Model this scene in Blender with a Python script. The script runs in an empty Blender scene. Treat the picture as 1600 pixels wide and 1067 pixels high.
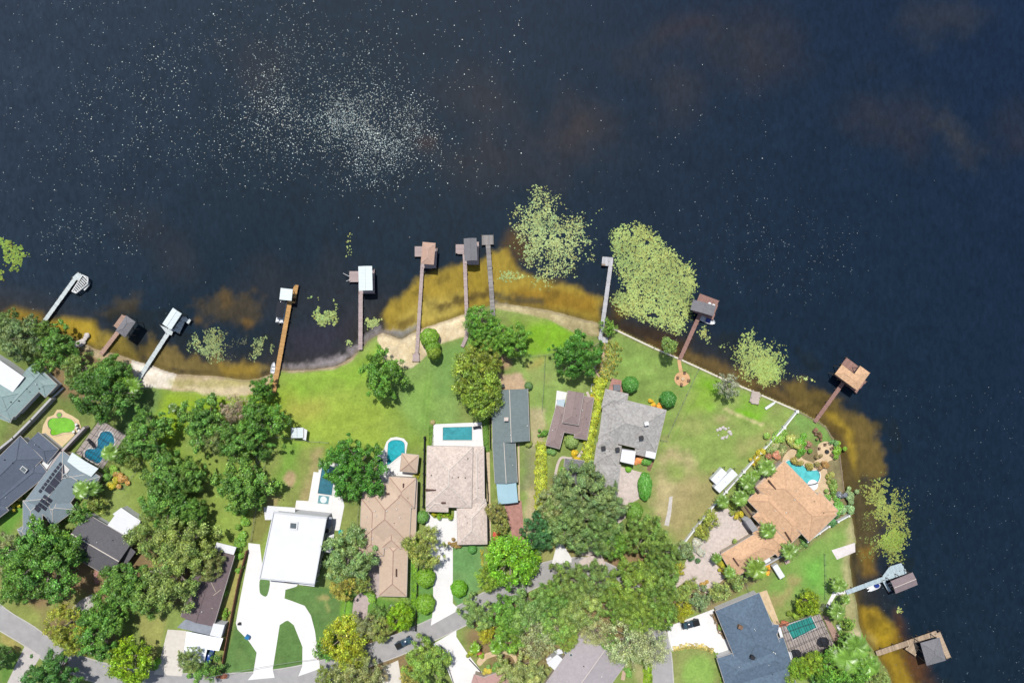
import bpy, bmesh, math, random
import numpy as np
from mathutils import Vector, Matrix

C = bpy.context
SC = C.scene
COL = SC.collection
R = random.Random(7)
NR = np.random.default_rng(11)
S = 0.18            # metres per photo pixel on the ground
H = 190.0           # drone height
WATER = -0.5        # lake level, land is z = 0

# ---------------------------------------------------------------- camera
cam = bpy.data.cameras.new("camera"); camo = bpy.data.objects.new("camera", cam)
COL.objects.link(camo); SC.camera = camo
camo.location = (0, 0, H); camo.rotation_euler = (0, 0, 0)
cam.sensor_width = 36.0; cam.lens = 18.0 * H / (800 * S)
cam.clip_start = 1.0; cam.clip_end = 6000.0

# ---------------------------------------------------------------- sun and sky
SUN_EL = math.radians(65.0)
SHD = Vector((0.24, -1.0)).normalized()          # the way shadows fall on the map
sd = Vector((-SHD.x * math.cos(SUN_EL), -SHD.y * math.cos(SUN_EL), math.sin(SUN_EL)))
sun = bpy.data.lights.new("sun", 'SUN'); suno = bpy.data.objects.new("sun", sun)
COL.objects.link(suno); sun.energy = 4.4; sun.angle = math.radians(0.5); sun.color = (1.0, 0.975, 0.925)
suno.rotation_euler = sd.to_track_quat('Z', 'Y').to_euler()
suno.location = (0, 0, 120)
world = bpy.data.worlds.new("World"); SC.world = world; world.use_nodes = True
wn = world.node_tree; wn.nodes.clear()
wo = wn.nodes.new('ShaderNodeOutputWorld'); bg = wn.nodes.new('ShaderNodeBackground')
sky = wn.nodes.new('ShaderNodeTexSky'); sky.sky_type = 'NISHITA'; sky.sun_disc = False
sky.sun_elevation = SUN_EL; sky.sun_rotation = math.atan2(sd.x, sd.y)
tc = wn.nodes.new('ShaderNodeTexCoord'); cn = wn.nodes.new('ShaderNodeTexNoise')
cn.inputs['Scale'].default_value = 3.2; cn.inputs['Detail'].default_value = 5; cn.inputs['Roughness'].default_value = .55
cr = wn.nodes.new('ShaderNodeValToRGB'); cr.color_ramp.elements[0].position = .52; cr.color_ramp.elements[1].position = .72
mx = wn.nodes.new('ShaderNodeMix'); mx.data_type = 'RGBA'; mx.inputs['B'].default_value = (9, 9.4, 10, 1)
wn.links.new(tc.outputs['Generated'], cn.inputs['Vector']); wn.links.new(cn.outputs['Fac'], cr.inputs['Fac'])
mu = wn.nodes.new('ShaderNodeMath'); mu.operation = 'MULTIPLY'; mu.inputs[1].default_value = .75
wn.links.new(cr.outputs['Color'], mu.inputs[0]); wn.links.new(mu.outputs[0], mx.inputs['Factor'])
wn.links.new(sky.outputs['Color'], mx.inputs['A']); wn.links.new(mx.outputs['Result'], bg.inputs['Color'])
bg.inputs['Strength'].default_value = 0.10
wn.links.new(bg.outputs['Background'], wo.inputs['Surface'])
SC.view_settings.view_transform = 'Standard'; SC.view_settings.look = 'None'
SC.view_settings.exposure = 0.82; SC.view_settings.gamma = 1.0
SC.render.engine = 'CYCLES'
SC.cycles.max_bounces = 5; SC.cycles.diffuse_bounces = 3; SC.cycles.glossy_bounces = 2
SC.cycles.transmission_bounces = 3; SC.cycles.transparent_max_bounces = 8
K = 2.46             # photo brightness of a sunlit surface over its albedo

# ---------------------------------------------------------------- helpers
def W(x, y, h=0.0):
    f = (H - h) / H * S
    return (x - 800.0) * f, (533.5 - y) * f
def W3(x, y, h=0.0):
    a, b = W(x, y, h); return Vector((a, b, h))
def lin(c):
    o = []
    for v in c[:3]:
        v = v / 255.0
        o.append(v / 12.92 if v <= .04045 else ((v + .055) / 1.055) ** 2.4)
    return o
def alb(c, k=None):
    k = k or K
    return tuple(min(.82, v / k) for v in lin(c))
def tag(o, label=None, cat=None, group=None, kind=None):
    if label: o['label'] = label
    if cat: o['category'] = cat
    if group: o['group'] = group
    if kind: o['kind'] = kind
    return o
def thing(name, label, cat, loc=(0, 0, 0), rz=0.0, group=None, scale=None):
    o = bpy.data.objects.new(name, None); COL.objects.link(o)
    o.location = loc; o.rotation_euler = (0, 0, rz); o.empty_display_size = .3
    if scale: o.scale = scale
    return tag(o, label, cat, group)
def mesh_obj(name, me, parent=None, world=True):
    o = bpy.data.objects.new(name, me); COL.objects.link(o)
    if parent is not None:
        o.parent = parent
        if world: o.location = -parent.location if parent.parent is None else (0, 0, 0)
    return o
def bm_obj(name, bm, m, parent=None, world=True, smooth=False):
    bmesh.ops.recalc_face_normals(bm, faces=bm.faces)
    me = bpy.data.meshes.new(name); bm.to_mesh(me); bm.free()
    if m: me.materials.append(m)
    if smooth: me.polygons.foreach_set('use_smooth', [True] * len(me.polygons))
    return mesh_obj(name, me, parent, world)
def np_mesh(name, v, f, col=None, m=None, smooth=False):
    me = bpy.data.meshes.new(name); v = np.asarray(v, np.float32); f = np.asarray(f, np.int32)
    n, k = f.shape
    me.vertices.add(len(v)); me.vertices.foreach_set('co', v.ravel())
    me.loops.add(n * k); me.loops.foreach_set('vertex_index', f.ravel())
    me.polygons.add(n); me.polygons.foreach_set('loop_start', np.arange(n, dtype=np.int32) * k)
    me.polygons.foreach_set('loop_total', np.full(n, k, np.int32))
    if col is not None:
        a = me.color_attributes.new('col', 'FLOAT_COLOR', 'POINT')
        a.data.foreach_set('color', np.asarray(col, np.float32).ravel())
    me.update(calc_edges=True)
    me.polygons.foreach_set('use_smooth', np.full(n, smooth))
    if m: me.materials.append(m)
    return me
def add_box(bm, c, s, rz=0.0, taper=1.0):
    M = Matrix.Translation(c) @ Matrix.Rotation(rz, 4, 'Z')
    hx, hy, hz = s[0] / 2, s[1] / 2, s[2] / 2; vs = []
    for z, t in ((-hz, 1), (hz, taper)):
        for x, y in ((-hx, -hy), (hx, -hy), (hx, hy), (-hx, hy)):
            vs.append(bm.verts.new(M @ Vector((x * t, y * t, z))))
    for q in ((0, 3, 2, 1), (4, 5, 6, 7), (0, 1, 5, 4), (1, 2, 6, 5), (2, 3, 7, 6), (3, 0, 4, 7)):
        bm.faces.new([vs[i] for i in q])
def add_tube(bm, p, q, r0, r1=None, n=7):
    r1 = r0 if r1 is None else r1
    p, q = Vector(p), Vector(q); d = (q - p)
    if d.length < 1e-5: return
    rot = d.to_track_quat('Z', 'Y').to_matrix()
    a = []; b = []
    for i in range(n):
        t = 2 * math.pi * i / n; u = rot @ Vector((math.cos(t), math.sin(t), 0))
        a.append(bm.verts.new(p + u * r0)); b.append(bm.verts.new(q + u * r1))
    for i in range(n):
        j = (i + 1) % n; bm.faces.new((a[i], a[j], b[j], b[i]))
    bm.faces.new(a[::-1]); bm.faces.new(b)
def add_prism(bm, pts, z0, z1):
    """pts: world xy outline, closed solid between z0 and z1"""
    lo = [bm.verts.new((x, y, z0)) for x, y in pts]; hi = [bm.verts.new((x, y, z1)) for x, y in pts]
    n = len(pts)
    for i in range(n):
        j = (i + 1) % n; bm.faces.new((lo[i], lo[j], hi[j], hi[i]))
    f = [bm.faces.new(hi), bm.faces.new(lo[::-1])]
    bmesh.ops.triangulate(bm, faces=f)
def smooth(pts, n=5, closed=True):
    out = []; m = len(pts)
    rng = range(m) if closed else range(m - 1)
    g = (lambda i: pts[i % m]) if closed else (lambda i: pts[max(0, min(m - 1, i))])
    for i in rng:
        p0, p1, p2, p3 = g(i - 1), g(i), g(i + 1), g(i + 2)
        for k in range(n):
            t = k / n
            out.append(tuple(.5 * (2 * p1[a] + (p2[a] - p0[a]) * t + (2 * p0[a] - 5 * p1[a] + 4 * p2[a] - p3[a]) * t * t
                                   + (3 * p1[a] - p0[a] - 3 * p2[a] + p3[a]) * t ** 3) for a in (0, 1)))
    if not closed: out.append(tuple(pts[-1]))
    return out
def ell(cx, cy, rx, ry=None, n=28, rot=0.0):
    ry = ry or rx; o = []
    for i in range(n):
        t = 2 * math.pi * i / n; a, b = rx * math.cos(t), ry * math.sin(t)
        o.append((cx + a * math.cos(rot) - b * math.sin(rot), cy + a * math.sin(rot) + b * math.cos(rot)))
    return o
def ribbon(pts, w):
    """outline of a band of width w (px) round a polyline (px)"""
    L = []; Rr = []
    for i, p in enumerate(pts):
        a = Vector(pts[max(0, i - 1)]); b = Vector(pts[min(len(pts) - 1, i + 1)])
        d = (b - a).normalized(); nrm = Vector((-d.y, d.x))
        ww = w[i] if isinstance(w, (list, tuple)) else w
        L.append((p[0] + nrm.x * ww / 2, p[1] + nrm.y * ww / 2)); Rr.append((p[0] - nrm.x * ww / 2, p[1] - nrm.y * ww / 2))
    return L + Rr[::-1]
def slab(name, pts, z0, z1, m, parent=None):
    bm = bmesh.new(); add_prism(bm, [W(x, y, z1) for x, y in pts], z0, z1)
    return bm_obj(name, bm, m, parent)
def sheet(name, pts, z, m):
    o = slab(name, pts, -0.12, z, m); tag(o, kind='structure'); return o

# ---------------------------------------------------------------- materials
_M = {}
def mat(name, rgb, rough=.8, var=.15, scale=1.5, bump=0.0, bscale=8.0, spec=.3, metal=0.0, detail=4, k=None, rgb2=None,
        vor=0.0, vscale=2.5, wave=None, wscale=1.0, attr=False, coat=0.0, joint=0.0, jcol=.8, jrot=.12):
    if name in _M: return _M[name]
    m = bpy.data.materials.new(name); m.use_nodes = True; nt = m.node_tree; nd = nt.nodes; L = nt.links
    b = nd['Principled BSDF']; b.inputs['Roughness'].default_value = rough; b.inputs['Metallic'].default_value = metal
    b.inputs['Specular IOR Level'].default_value = spec
    if coat: b.inputs['Coat Weight'].default_value = coat
    a = alb(rgb, k); c2 = alb(rgb2, k) if rgb2 else tuple(v * (1 - var) for v in a)
    hi = tuple(min(.85, v * (1 + var * .6)) for v in a)
    ge = nd.new('ShaderNodeTexCoord')
    def noise(sc, det=detail, ro=.6):
        n = nd.new('ShaderNodeTexNoise'); n.inputs['Scale'].default_value = sc; n.inputs['Detail'].default_value = det
        n.inputs['Roughness'].default_value = ro; L.new(ge.outputs['Object'], n.inputs['Vector']); return n
    n1 = noise(scale)
    cr = nd.new('ShaderNodeValToRGB'); e = cr.color_ramp.elements
    e[0].position = .32; e[0].color = (*c2, 1); e[1].position = .68; e[1].color = (*hi, 1)
    L.new(n1.outputs['Fac'], cr.inputs['Fac']); out = cr.outputs['Color']
    def mul(o, fac, lo, hi_):
        mr = nd.new('ShaderNodeMapRange'); mr.inputs['To Min'].default_value = lo; mr.inputs['To Max'].default_value = hi_
        L.new(fac, mr.inputs['Value'])
        mm = nd.new('ShaderNodeMix'); mm.data_type = 'RGBA'; mm.blend_type = 'MULTIPLY'; mm.inputs['Factor'].default_value = 1
        L.new(o, mm.inputs['A']); L.new(mr.outputs['Result'], mm.inputs['B']); return mm.outputs['Result']
    n2 = noise(scale * .18, 3); out = mul(out, n2.outputs['Fac'], 1 - var * 1.3, 1 + var * 1.3)
    if vor:
        v = nd.new('ShaderNodeTexVoronoi'); v.inputs['Scale'].default_value = vscale
        L.new(ge.outputs['Object'], v.inputs['Vector'])
        sp = nd.new('ShaderNodeSeparateColor'); L.new(v.outputs['Color'], sp.inputs['Color'])
        out = mul(out, sp.outputs['Red'], 1 - vor, 1 + vor)
    if wave:
        w = nd.new('ShaderNodeTexWave'); w.inputs['Scale'].default_value = wscale; w.bands_direction = wave
        w.inputs['Distortion'].default_value = .3
        L.new(ge.outputs['Object'], w.inputs['Vector']); out = mul(out, w.outputs['Fac'], .82, 1.08)
    if joint:
        mpn = nd.new('ShaderNodeMapping'); mpn.inputs['Rotation'].default_value = (0, 0, jrot); L.new(ge.outputs['Object'], mpn.inputs['Vector'])
        bt = nd.new('ShaderNodeTexBrick'); bt.offset = 0; bt.inputs['Scale'].default_value = 1; bt.inputs['Mortar Size'].default_value = .035; bt.inputs['Brick Width'].default_value = joint; bt.inputs['Row Height'].default_value = joint
        bt.inputs['Color1'].default_value = (1, 1, 1, 1); bt.inputs['Color2'].default_value = (.96, .96, .96, 1); bt.inputs['Mortar'].default_value = (jcol, jcol, jcol, 1); L.new(mpn.outputs['Vector'], bt.inputs['Vector'])
        mj = nd.new('ShaderNodeMix'); mj.data_type = 'RGBA'; mj.blend_type = 'MULTIPLY'; mj.inputs['Factor'].default_value = 1; L.new(out, mj.inputs['A']); L.new(bt.outputs['Color'], mj.inputs['B']); out = mj.outputs['Result']
    if attr:
        at = nd.new('ShaderNodeAttribute'); at.attribute_name = 'col'
        mm = nd.new('ShaderNodeMix'); mm.data_type = 'RGBA'; mm.blend_type = 'MULTIPLY'; mm.inputs['Factor'].default_value = 1
        L.new(out, mm.inputs['A']); L.new(at.outputs['Color'], mm.inputs['B']); out = mm.outputs['Result']
    L.new(out, b.inputs['Base Color'])
    if bump:
        n3 = noise(bscale, 3); bu = nd.new('ShaderNodeBump'); bu.inputs['Strength'].default_value = bump
        bu.inputs['Distance'].default_value = .1
        L.new(n3.outputs['Fac'], bu.inputs['Height']); L.new(bu.outputs['Normal'], b.inputs['Normal'])
    _M[name] = m; return m

M_conc = mat('pale_concrete', (240, 237, 234), .85, .05, .35, .15, k=2.18, detail=8, joint=3.2, jcol=.86)
M_white = mat('white_roof_membrane', (243, 243, 245), .6, .03, .25, k=2.46, joint=1.9, jcol=.96, jrot=-.08)
M_whitewall = mat('white_stucco', (225, 226, 228), .8, .05, 1.2, .2, k=2.4)
M_beige = mat('beige_stucco', (205, 190, 170), .85, .08, 1.2, .2)
M_trimwhite = mat('white_trim', (235, 235, 232), .5, .05, 2, k=2.3)
M_glass = mat('window_glass', (34, 52, 62), .08, .15, .6, spec=.6)
M_wood = mat('weathered_timber', (160, 140, 120), .85, .2, 3)
M_darkmetal = mat('dark_metal', (45, 45, 48), .5, .1, 3)
M_rubber = mat('black_rubber', (28, 28, 30), .9, .1, 3)
M_black = mat('black_fence_mesh', (34, 40, 38), .9, .2, 3)
M_asphalt = mat('asphalt', (182, 179, 177), .95, .06, .5, .2, 12, rgb2=(170, 167, 166))
M_pavers = mat('pinkish_pavers', (222, 206, 196), .9, .08, 1.2, .1, vor=.10, vscale=1.6)
M_brick = mat('red_brick_pavers', (190, 140, 128), .9, .12, 1.2, .1, vor=.12, vscale=1.6)
M_tanstone = mat('tan_stone_patio', (228, 200, 160), .9, .08, 1.0, .1, vor=.10, vscale=1.0)
M_screen_deck = mat('grey_pink_pool_deck', (204, 190, 182), .9, .1, 1.2, vor=.06, vscale=.8)
M_dirt = mat('bare_brown_soil', (150, 118, 92), .95, .25, 1.2, .3)
# ================================================================ ground and lake
SHORE = [(-4000, 380), (-900, 440), (-200, 478), (0, 494), (60, 508), (95, 524), (130, 538), (150, 545.5), (175, 552), (206, 562), (218, 567),
         (240, 573.7), (277, 585), (315, 586), (345, 589), (371, 593), (403, 591), (424, 584), (438, 577), (455, 580), (489, 578), (523, 574),
         (548, 561), (560, 549), (575, 533), (597, 521), (627, 529), (656, 514), (690, 504), (726, 492), (745, 484), (775, 474), (802, 476),
         (825, 480), (858, 485), (900, 496), (939, 506), (960, 513.5), (1022, 543), (1061, 560), (1122, 588), (1176, 611), (1246, 641),
         (1269, 654), (1281, 660), (1291, 668), (1300, 684), (1311, 696), (1313, 718), (1319, 767), (1322, 782), (1331, 805), (1335, 827),
         (1337, 848), (1329, 869), (1329, 882), (1334, 914), (1340, 946), (1342, 972), (1351, 996), (1369, 1022), (1388, 1047), (1394, 1067),
         (1420, 1200), (1500, 1700), (1500, 6000), (-4000, 6000)]
def poly_sdf(X, Y, pts):
    """signed distance in px, positive inside"""
    d = np.full(X.shape, 1e9); ins = np.zeros(X.shape, bool); n = len(pts)
    for i in range(n):
        ax, ay = pts[i]; bx, by = pts[(i + 1) % n]
        ex, ey = bx - ax, by - ay; wx, wy = X - ax, Y - ay
        t = np.clip((wx * ex + wy * ey) / max(ex * ex + ey * ey, 1e-9), 0, 1)
        d = np.minimum(d, (wx - t * ex) ** 2 + (wy - t * ey) ** 2)
        c = (ay > Y) != (by > Y)
        ins ^= c & (X < (bx - ax) * (Y - ay) / (by - ay if by != ay else 1e-9) + ax)
    d = np.sqrt(d); return np.where(ins, d, -d)
_tab = np.random.default_rng(3).random((256, 256))
def vnoise(X, Y, s):
    x = X / s; y = Y / s; xi = np.floor(x).astype(int); yi = np.floor(y).astype(int)
    fx = x - xi; fy = y - yi; fx = fx * fx * (3 - 2 * fx); fy = fy * fy * (3 - 2 * fy)
    g = lambda a, b: _tab[a % 256, b % 256]
    return (g(xi, yi) * (1 - fx) + g(xi + 1, yi) * fx) * (1 - fy) + (g(xi, yi + 1) * (1 - fx) + g(xi + 1, yi + 1) * fx) * fy
def fbm(X, Y, s, o=4, ox=0):
    r = 0; a = .5; t = 0
    for k in range(o):
        r = r + a * vnoise(X + 37.1 * k + ox, Y + 91.7 * k - ox, s / 2 ** k); t += a; a *= .55
    return r / t
def blob(img, X, Y, pts, rgb, feather, strength=1.0, k=None, wob=0.0, ws=30, mask=None):
    """lay a soft-edged patch of another surface (wob roughens its edge by noise)"""
    xs = [p[0] for p in pts]; ys = [p[1] for p in pts]; pad = feather + wob + 2
    sel = (X > min(xs) - pad) & (X < max(xs) + pad) & (Y > min(ys) - pad) & (Y < max(ys) + pad)
    if not sel.any(): return
    x, y = X[sel], Y[sel]; d = poly_sdf(x, y, pts)
    if wob: d = d + (fbm(x, y, ws, 4, 17) - .5) * 2 * wob
    t = np.clip(d / feather * .5 + .5, 0, 1); t = t * t * (3 - 2 * t) * strength
    if mask is not None: t = t * mask[sel]
    c = np.array(alb(rgb, k)) if k != 'raw' else np.array(rgb)
    for j in range(3): img[sel, j] = img[sel, j] * (1 - t) + c[j] * t
def grid(xs, ys):
    X, Y = np.meshgrid(xs, ys); nx, ny = len(xs), len(ys)
    i = np.arange(nx * ny).reshape(ny, nx)
    F = np.stack([i[:-1, :-1], i[:-1, 1:], i[1:, 1:], i[1:, :-1]], -1).reshape(-1, 4)
    return X.ravel(), Y.ravel(), F
def axis_pts(a, b, st, lo, hi):
    core = list(np.arange(a, b + 1e-6, st)); s = st
    left = []; x = a
    while x > lo: s *= 1.5; x -= s; left.append(x)
    s = st; right = []; x = core[-1]
    while x < hi: s *= 1.5; x += s; right.append(x)
    return np.array(left[::-1] + core + right)

# ---- land
gx = axis_pts(-30, 1480, 2.2, -9000, 9000); gy = axis_pts(468, 1090, 2.2, 420, 9000)
gx2, gy2, GF = grid(gx, gy)
sd_ = poly_sdf(gx2, gy2, SHORE)                          # + on land
sdn = sd_ + (fbm(gx2, gy2, 26, 3) - .5) * 5 * ((gx2 < 955) | (gy2 > 790))
Z = np.where(sdn > 0, np.minimum(0, -0.5 + sdn * S * .22), -0.5 + sdn * S * .10)
wall = (gx2 > 955) & (gx2 < 1325) & (gy2 < 770)
Z = np.where(wall & (sdn > -1.2), 0.0, Z)
Z = np.where(wall & (sdn <= -1.2), -0.75 + sdn * S * .08, Z)
Z = np.maximum(Z, -3)
Wt = lambda a: a
img = np.zeros((len(gx2), 3)); X, Y = gx2, gy2
img[:] = alb((142, 160, 86))
land = np.clip(sd_, 0, 1)
def G(pts, rgb, f, s=1.0, wob=0.0, ws=30, k=None): blob(img, X, Y, pts, rgb, f, s, k, wob, ws)
n_big = fbm(X, Y, 120, 4); n_mid = fbm(X, Y, 26, 4, 5)
# large lawns, each yard its own mowing and feeding
G([(190, 600), (300, 612), (440, 590), (560, 560), (700, 560), (700, 700), (560, 720), (440, 720), (420, 640), (200, 700)], (146, 172, 74), 22, 1)
G([(210, 605), (270, 606), (235, 660), (205, 700), (180, 690), (190, 640)], (108, 142, 82), 12, .9)
G([(255, 610), (330, 620), (420, 625), (470, 600), (440, 650), (300, 650), (275, 700), (240, 720)], (150, 182, 36), 16, .85)
G(ell(272, 715, 14, 12), (120, 180, 30), 12, .9)
G([(440, 600), (520, 590), (600, 640), (600, 700), (480, 700), (430, 650)], (160, 182, 72), 30, .9, 12)
G(ell(478, 640, 30, 18), (182, 178, 84), 20, .7, 10)
G([(440, 588), (545, 575), (580, 545), (598, 528), (620, 560), (560, 600), (470, 625)], (146, 182, 66), 14, .9)
G([(600, 570), (720, 535), (720, 670), (660, 680), (610, 620)], (138, 168, 90), 14, .95)
G([(635, 600), (680, 590), (680, 660), (640, 680)], (140, 178, 84), 18, .6, 8)
G([(200, 700), (420, 690), (420, 860), (280, 860), (200, 800)], (148, 172, 76), 24, .8, 10)
G([(425, 705), (500, 690), (495, 770), (460, 790), (415, 790)], (146, 158, 84), 12, .9, 10)
G([(440, 690), (470, 690), (462, 760), (425, 770)], (116, 168, 60), 12, .7, 8)
G(ell(453, 748, 9, 12), (196, 166, 130), 5, .9, 4, 10)
G([(490, 700), (505, 700), (495, 760), (478, 790), (462, 790), (482, 740)], (176, 160, 112), 8, .85, 6, 12)
G([(418, 775), (440, 775), (430, 800), (415, 800)], (178, 158, 112), 6, .8, 4, 10)
G([(392, 795), (430, 795), (410, 850), (390, 848)], (138, 138, 76), 5, .9, 4, 14)
G([(800, 500), (870, 500), (905, 520), (880, 560), (800, 560)], (128, 176, 40), 14, .9)
G([(800, 560), (880, 550), (900, 640), (860, 660), (850, 800), (815, 800), (825, 600)], (146, 172, 92), 10, .9, 6)
G([(828, 640), (850, 640), (848, 850), (818, 840)], (196, 180, 142), 8, .85, 8, 12)
G([(815, 700), (840, 700), (842, 760), (815, 765)], (126, 138, 92), 8, .7, 8, 12)
G(ell(838, 568, 16, 7, rot=-.5), (184, 168, 92), 8, .7, 4, 10)
G([(905, 540), (960, 520), (960, 600), (905, 620)], (150, 168, 96), 8, .6)
G([(958, 520), (1060, 566), (1092, 578), (1036, 700), (965, 610), (955, 560)], (138, 164, 84), 5, 1)
G(ell(1000, 575, 30, 14, rot=.3), (146, 180, 90), 18, .6)
G([(1092, 580), (1245, 645), (1140, 770), (1055, 860), (1010, 800), (1040, 690)], (144, 166, 86), 5, 1, 3)
G([(1095, 585), (1130, 600), (1110, 640), (1075, 640)], (128, 184, 36), 14, .9)
G([(1160, 620), (1205, 630), (1190, 660), (1160, 650)], (124, 186, 40), 12, .8)
G([(1040, 690), (1075, 700), (1085, 760), (1060, 830), (1015, 815), (1025, 745)], (196, 180, 132), 14, .95, 16, 22)
G([(1060, 740), (1130, 740), (1120, 790), (1070, 850), (1040, 830)], (172, 158, 108), 16, .85, 14, 18)
G(ell(1055, 735, 18, 14), (138, 164, 78), 14, .8, 8, 14)
G(ell(1180, 690, 34, 10, rot=-.5), (178, 172, 110), 14, .7, 10, 14)
G(ell(1080, 665, 22, 12), (170, 172, 104), 14, .6, 8, 14)
G(ell(1128, 655, 11, 6), (170, 160, 112), 7, .8, 4, 8)
G(ribbon([(1132, 637), (1150, 647), (1170, 655), (1192, 664)], [7, 4, 4, 6]), (206, 196, 140), 3, .95, 3, 6)
G(ribbon([(1150, 640), (1170, 648), (1190, 658)], 5), (126, 190, 30), 4, .7, 2, 8)
G([(1246, 643), (1290, 668), (1312, 700), (1280, 700), (1228, 668)], (128, 164, 84), 6, 1)
G([(1296, 715), (1313, 715), (1319, 768), (1308, 765)], (116, 174, 84), 3, 1)
G([(1225, 870), (1330, 815), (1337, 870), (1330, 960), (1240, 950), (1196, 925)], (134, 168, 84), 6, 1, 3)
G([(1232, 900), (1250, 905), (1240, 925), (1205, 960), (1200, 925), (1225, 925)], (176, 156, 108), 8, .7, 8, 10)
G([(1255, 880), (1285, 870), (1290, 930), (1262, 925)], (116, 180, 76), 12, .8)
G([(1330, 800), (1340, 830), (1336, 850), (1330, 880), (1345, 980), (1325, 985), (1312, 930), (1320, 860)], (196, 184, 136), 7, .8, 6, 14)
G([(1050, 1018), (1105, 1012), (1128, 1035), (1136, 1080), (1048, 1080)], (150, 160, 92), 4, 1, 3)
G(ell(1092, 1050, 26, 26), (148, 184, 90), 9, .95, 4)
G([(1200, 690), (1315, 700), (1330, 800), (1240, 870), (1100, 960), (1060, 940), (1200, 720)], (150, 132, 100), 5, .9, 4, 10)
G([(415, 915), (500, 915), (560, 930), (550, 1000), (480, 1050), (345, 1052), (372, 960)], (106, 142, 78), 4, 1)
G([(560, 925), (600, 935), (640, 945), (600, 1030), (540, 1000)], (110, 154, 66), 5, 1)
G([(535, 920), (552, 925), (545, 975), (530, 970)], (128, 178, 62), 4, .9)
G(ell(506, 934, 9, 4), (196, 182, 120), 4, .9, 4, 6); G(ribbon([(508, 936), (514, 955)], 4), (180, 180, 110), 3, .7, 2, 6)
G([(530, 795), (562, 790), (566, 850), (530, 850)], (148, 160, 88), 5, 1, 4)
G([(640, 870), (680, 870), (676, 975), (640, 985)], (112, 156, 82), 3, 1)
G([(707, 850), (757, 850), (757, 915), (716, 950), (706, 930)], (118, 164, 98), 3, 1)
G([(675, 560), (690, 540), (735, 530), (730, 620), (680, 620)], (122, 160, 84), 12, .8)
G([(0, 500), (120, 550), (150, 640), (100, 700), (0, 800)], (118, 138, 72), 8, .9, 5)
G([(40, 620), (90, 640), (60, 700), (0, 740), (0, 690)], (140, 142, 88), 8, .8, 8, 12)
G([(78, 622), (120, 640), (110, 660), (75, 650)], (134, 146, 76), 8, .8, 5)
G([(0, 795), (60, 770), (40, 800), (0, 860)], (108, 158, 62), 8, .9, 3)
G([(105, 895), (160, 885), (170, 920), (120, 950), (60, 985), (0, 960), (20, 930)], (150, 158, 84), 10, .9, 6)
G(ell(128, 905, 20, 16), (158, 164, 78), 10, .7, 5)
G([(0, 990), (42, 1010), (10, 1067), (0, 1067)], (100, 142, 62), 6, .9); G([(0, 985), (40, 1008), (30, 1020), (0, 1003)], (174, 160, 96), 5, .9, 4)
G([(215, 960), (262, 965), (250, 1030), (225, 1040)], (170, 170, 98), 6, .9, 4)
G([(130, 1050), (180, 1060), (200, 1075), (120, 1075)], (148, 160, 90), 4, .9)
G([(370, 880), (380, 875), (350, 1020), (335, 1000), (350, 940)], (176, 168, 98), 3, .9, 3)
G([(820, 845), (880, 850), (945, 870), (960, 850), (985, 850), (985, 895), (950, 885), (900, 872), (840, 895)], (168, 166, 104), 4, .9, 4, 12)
G([(943, 862), (965, 860), (965, 884), (948, 882)], (122, 172, 92), 4, .9)
G(ell(972, 882, 15, 12), (200, 172, 128), 6, .8, 5, 10)
G([(1015, 1040), (1030, 1030), (1030, 1080), (1000, 1080), (985, 1030)], (176, 168, 120), 5, .8, 5, 10)
# leaf litter and soil under the big oaks
for cx, cy, rx, ry in ((905, 800, 58, 66), (985, 930, 78, 82), (810, 990, 80, 62), (210, 890, 120, 60), (65, 900, 60, 50), (120, 985, 60, 40), (130, 580, 60, 50), (590, 1010, 60, 50)):
    G(ell(cx, cy, rx, ry), (150, 120, 92), 14, .85, 14, 26)
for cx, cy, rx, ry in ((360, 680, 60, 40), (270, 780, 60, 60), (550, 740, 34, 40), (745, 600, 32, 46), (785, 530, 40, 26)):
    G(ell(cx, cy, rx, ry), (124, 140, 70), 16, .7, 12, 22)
G(ell(786, 565, 14, 12), (196, 160, 126), 6, .9, 5, 8)
G([(780, 585), (812, 583), (823, 600), (822, 612), (776, 612)], (206, 178, 146), 4, 1, 3, 8)
# property line tyre tracks
for p in ([(668, 580), (662, 640), (657, 690)], [(675, 580), (668, 640), (664, 690)], [(852, 560), (850, 640)], [(1104, 590), (1050, 690)]):
    G(ribbon(p, 2.2), (112, 156, 60), 2, .5)
# beaches
bn = fbm(X, Y, 6, 4, 9) * .6 + fbm(X, Y, 24, 3, 12) * .4
def beach(xs_, ws_, rgb, s=1.0, rgb2=None):
    w = np.interp(X, xs_, ws_) + (n_mid - .5) * 5
    t = np.clip((w - sd_) / 3, 0, 1) * ((X > xs_[0]) & (X < xs_[-1]) & (Y < 620) & (w > 1.5)) * s
    c = np.array(alb(rgb)); c2 = np.array(alb(rgb2 or rgb)); m = np.clip((bn - .4) * 4, 0, 1)[:, None]
    cc = c * m + c2 * (1 - m)
    img[:] = img * (1 - t[:, None]) + cc * t[:, None]
beach([110, 130, 165, 215, 240, 262, 300, 345, 375, 400, 430, 440, 500, 548, 560], [4, 8, 22, 26, 30, 28, 28, 29, 26, 26, 10, 4, 3, 4, 2], (212, 190, 158), 1, (186, 166, 128))
beach([205, 215, 240, 268, 275], [10, 40, 31, 25, 2], (250, 240, 226), 1, (240, 226, 206))
beach([590, 600, 618, 645, 660, 690, 727, 745, 755], [8, 42, 44, 50, 46, 32, 34, 30, 4], (238, 220, 184), 1, (226, 204, 164))
beach([772, 800, 830, 870, 900, 925, 955], [10, 12, 12, 18, 26, 24, 20], (206, 188, 148), .9, (178, 160, 120))
G([(285, 602), (330, 604), (395, 602), (395, 612), (380, 618), (345, 619), (315, 615), (296, 608)], (226, 208, 170), 4, .9, 5, 8)
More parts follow.
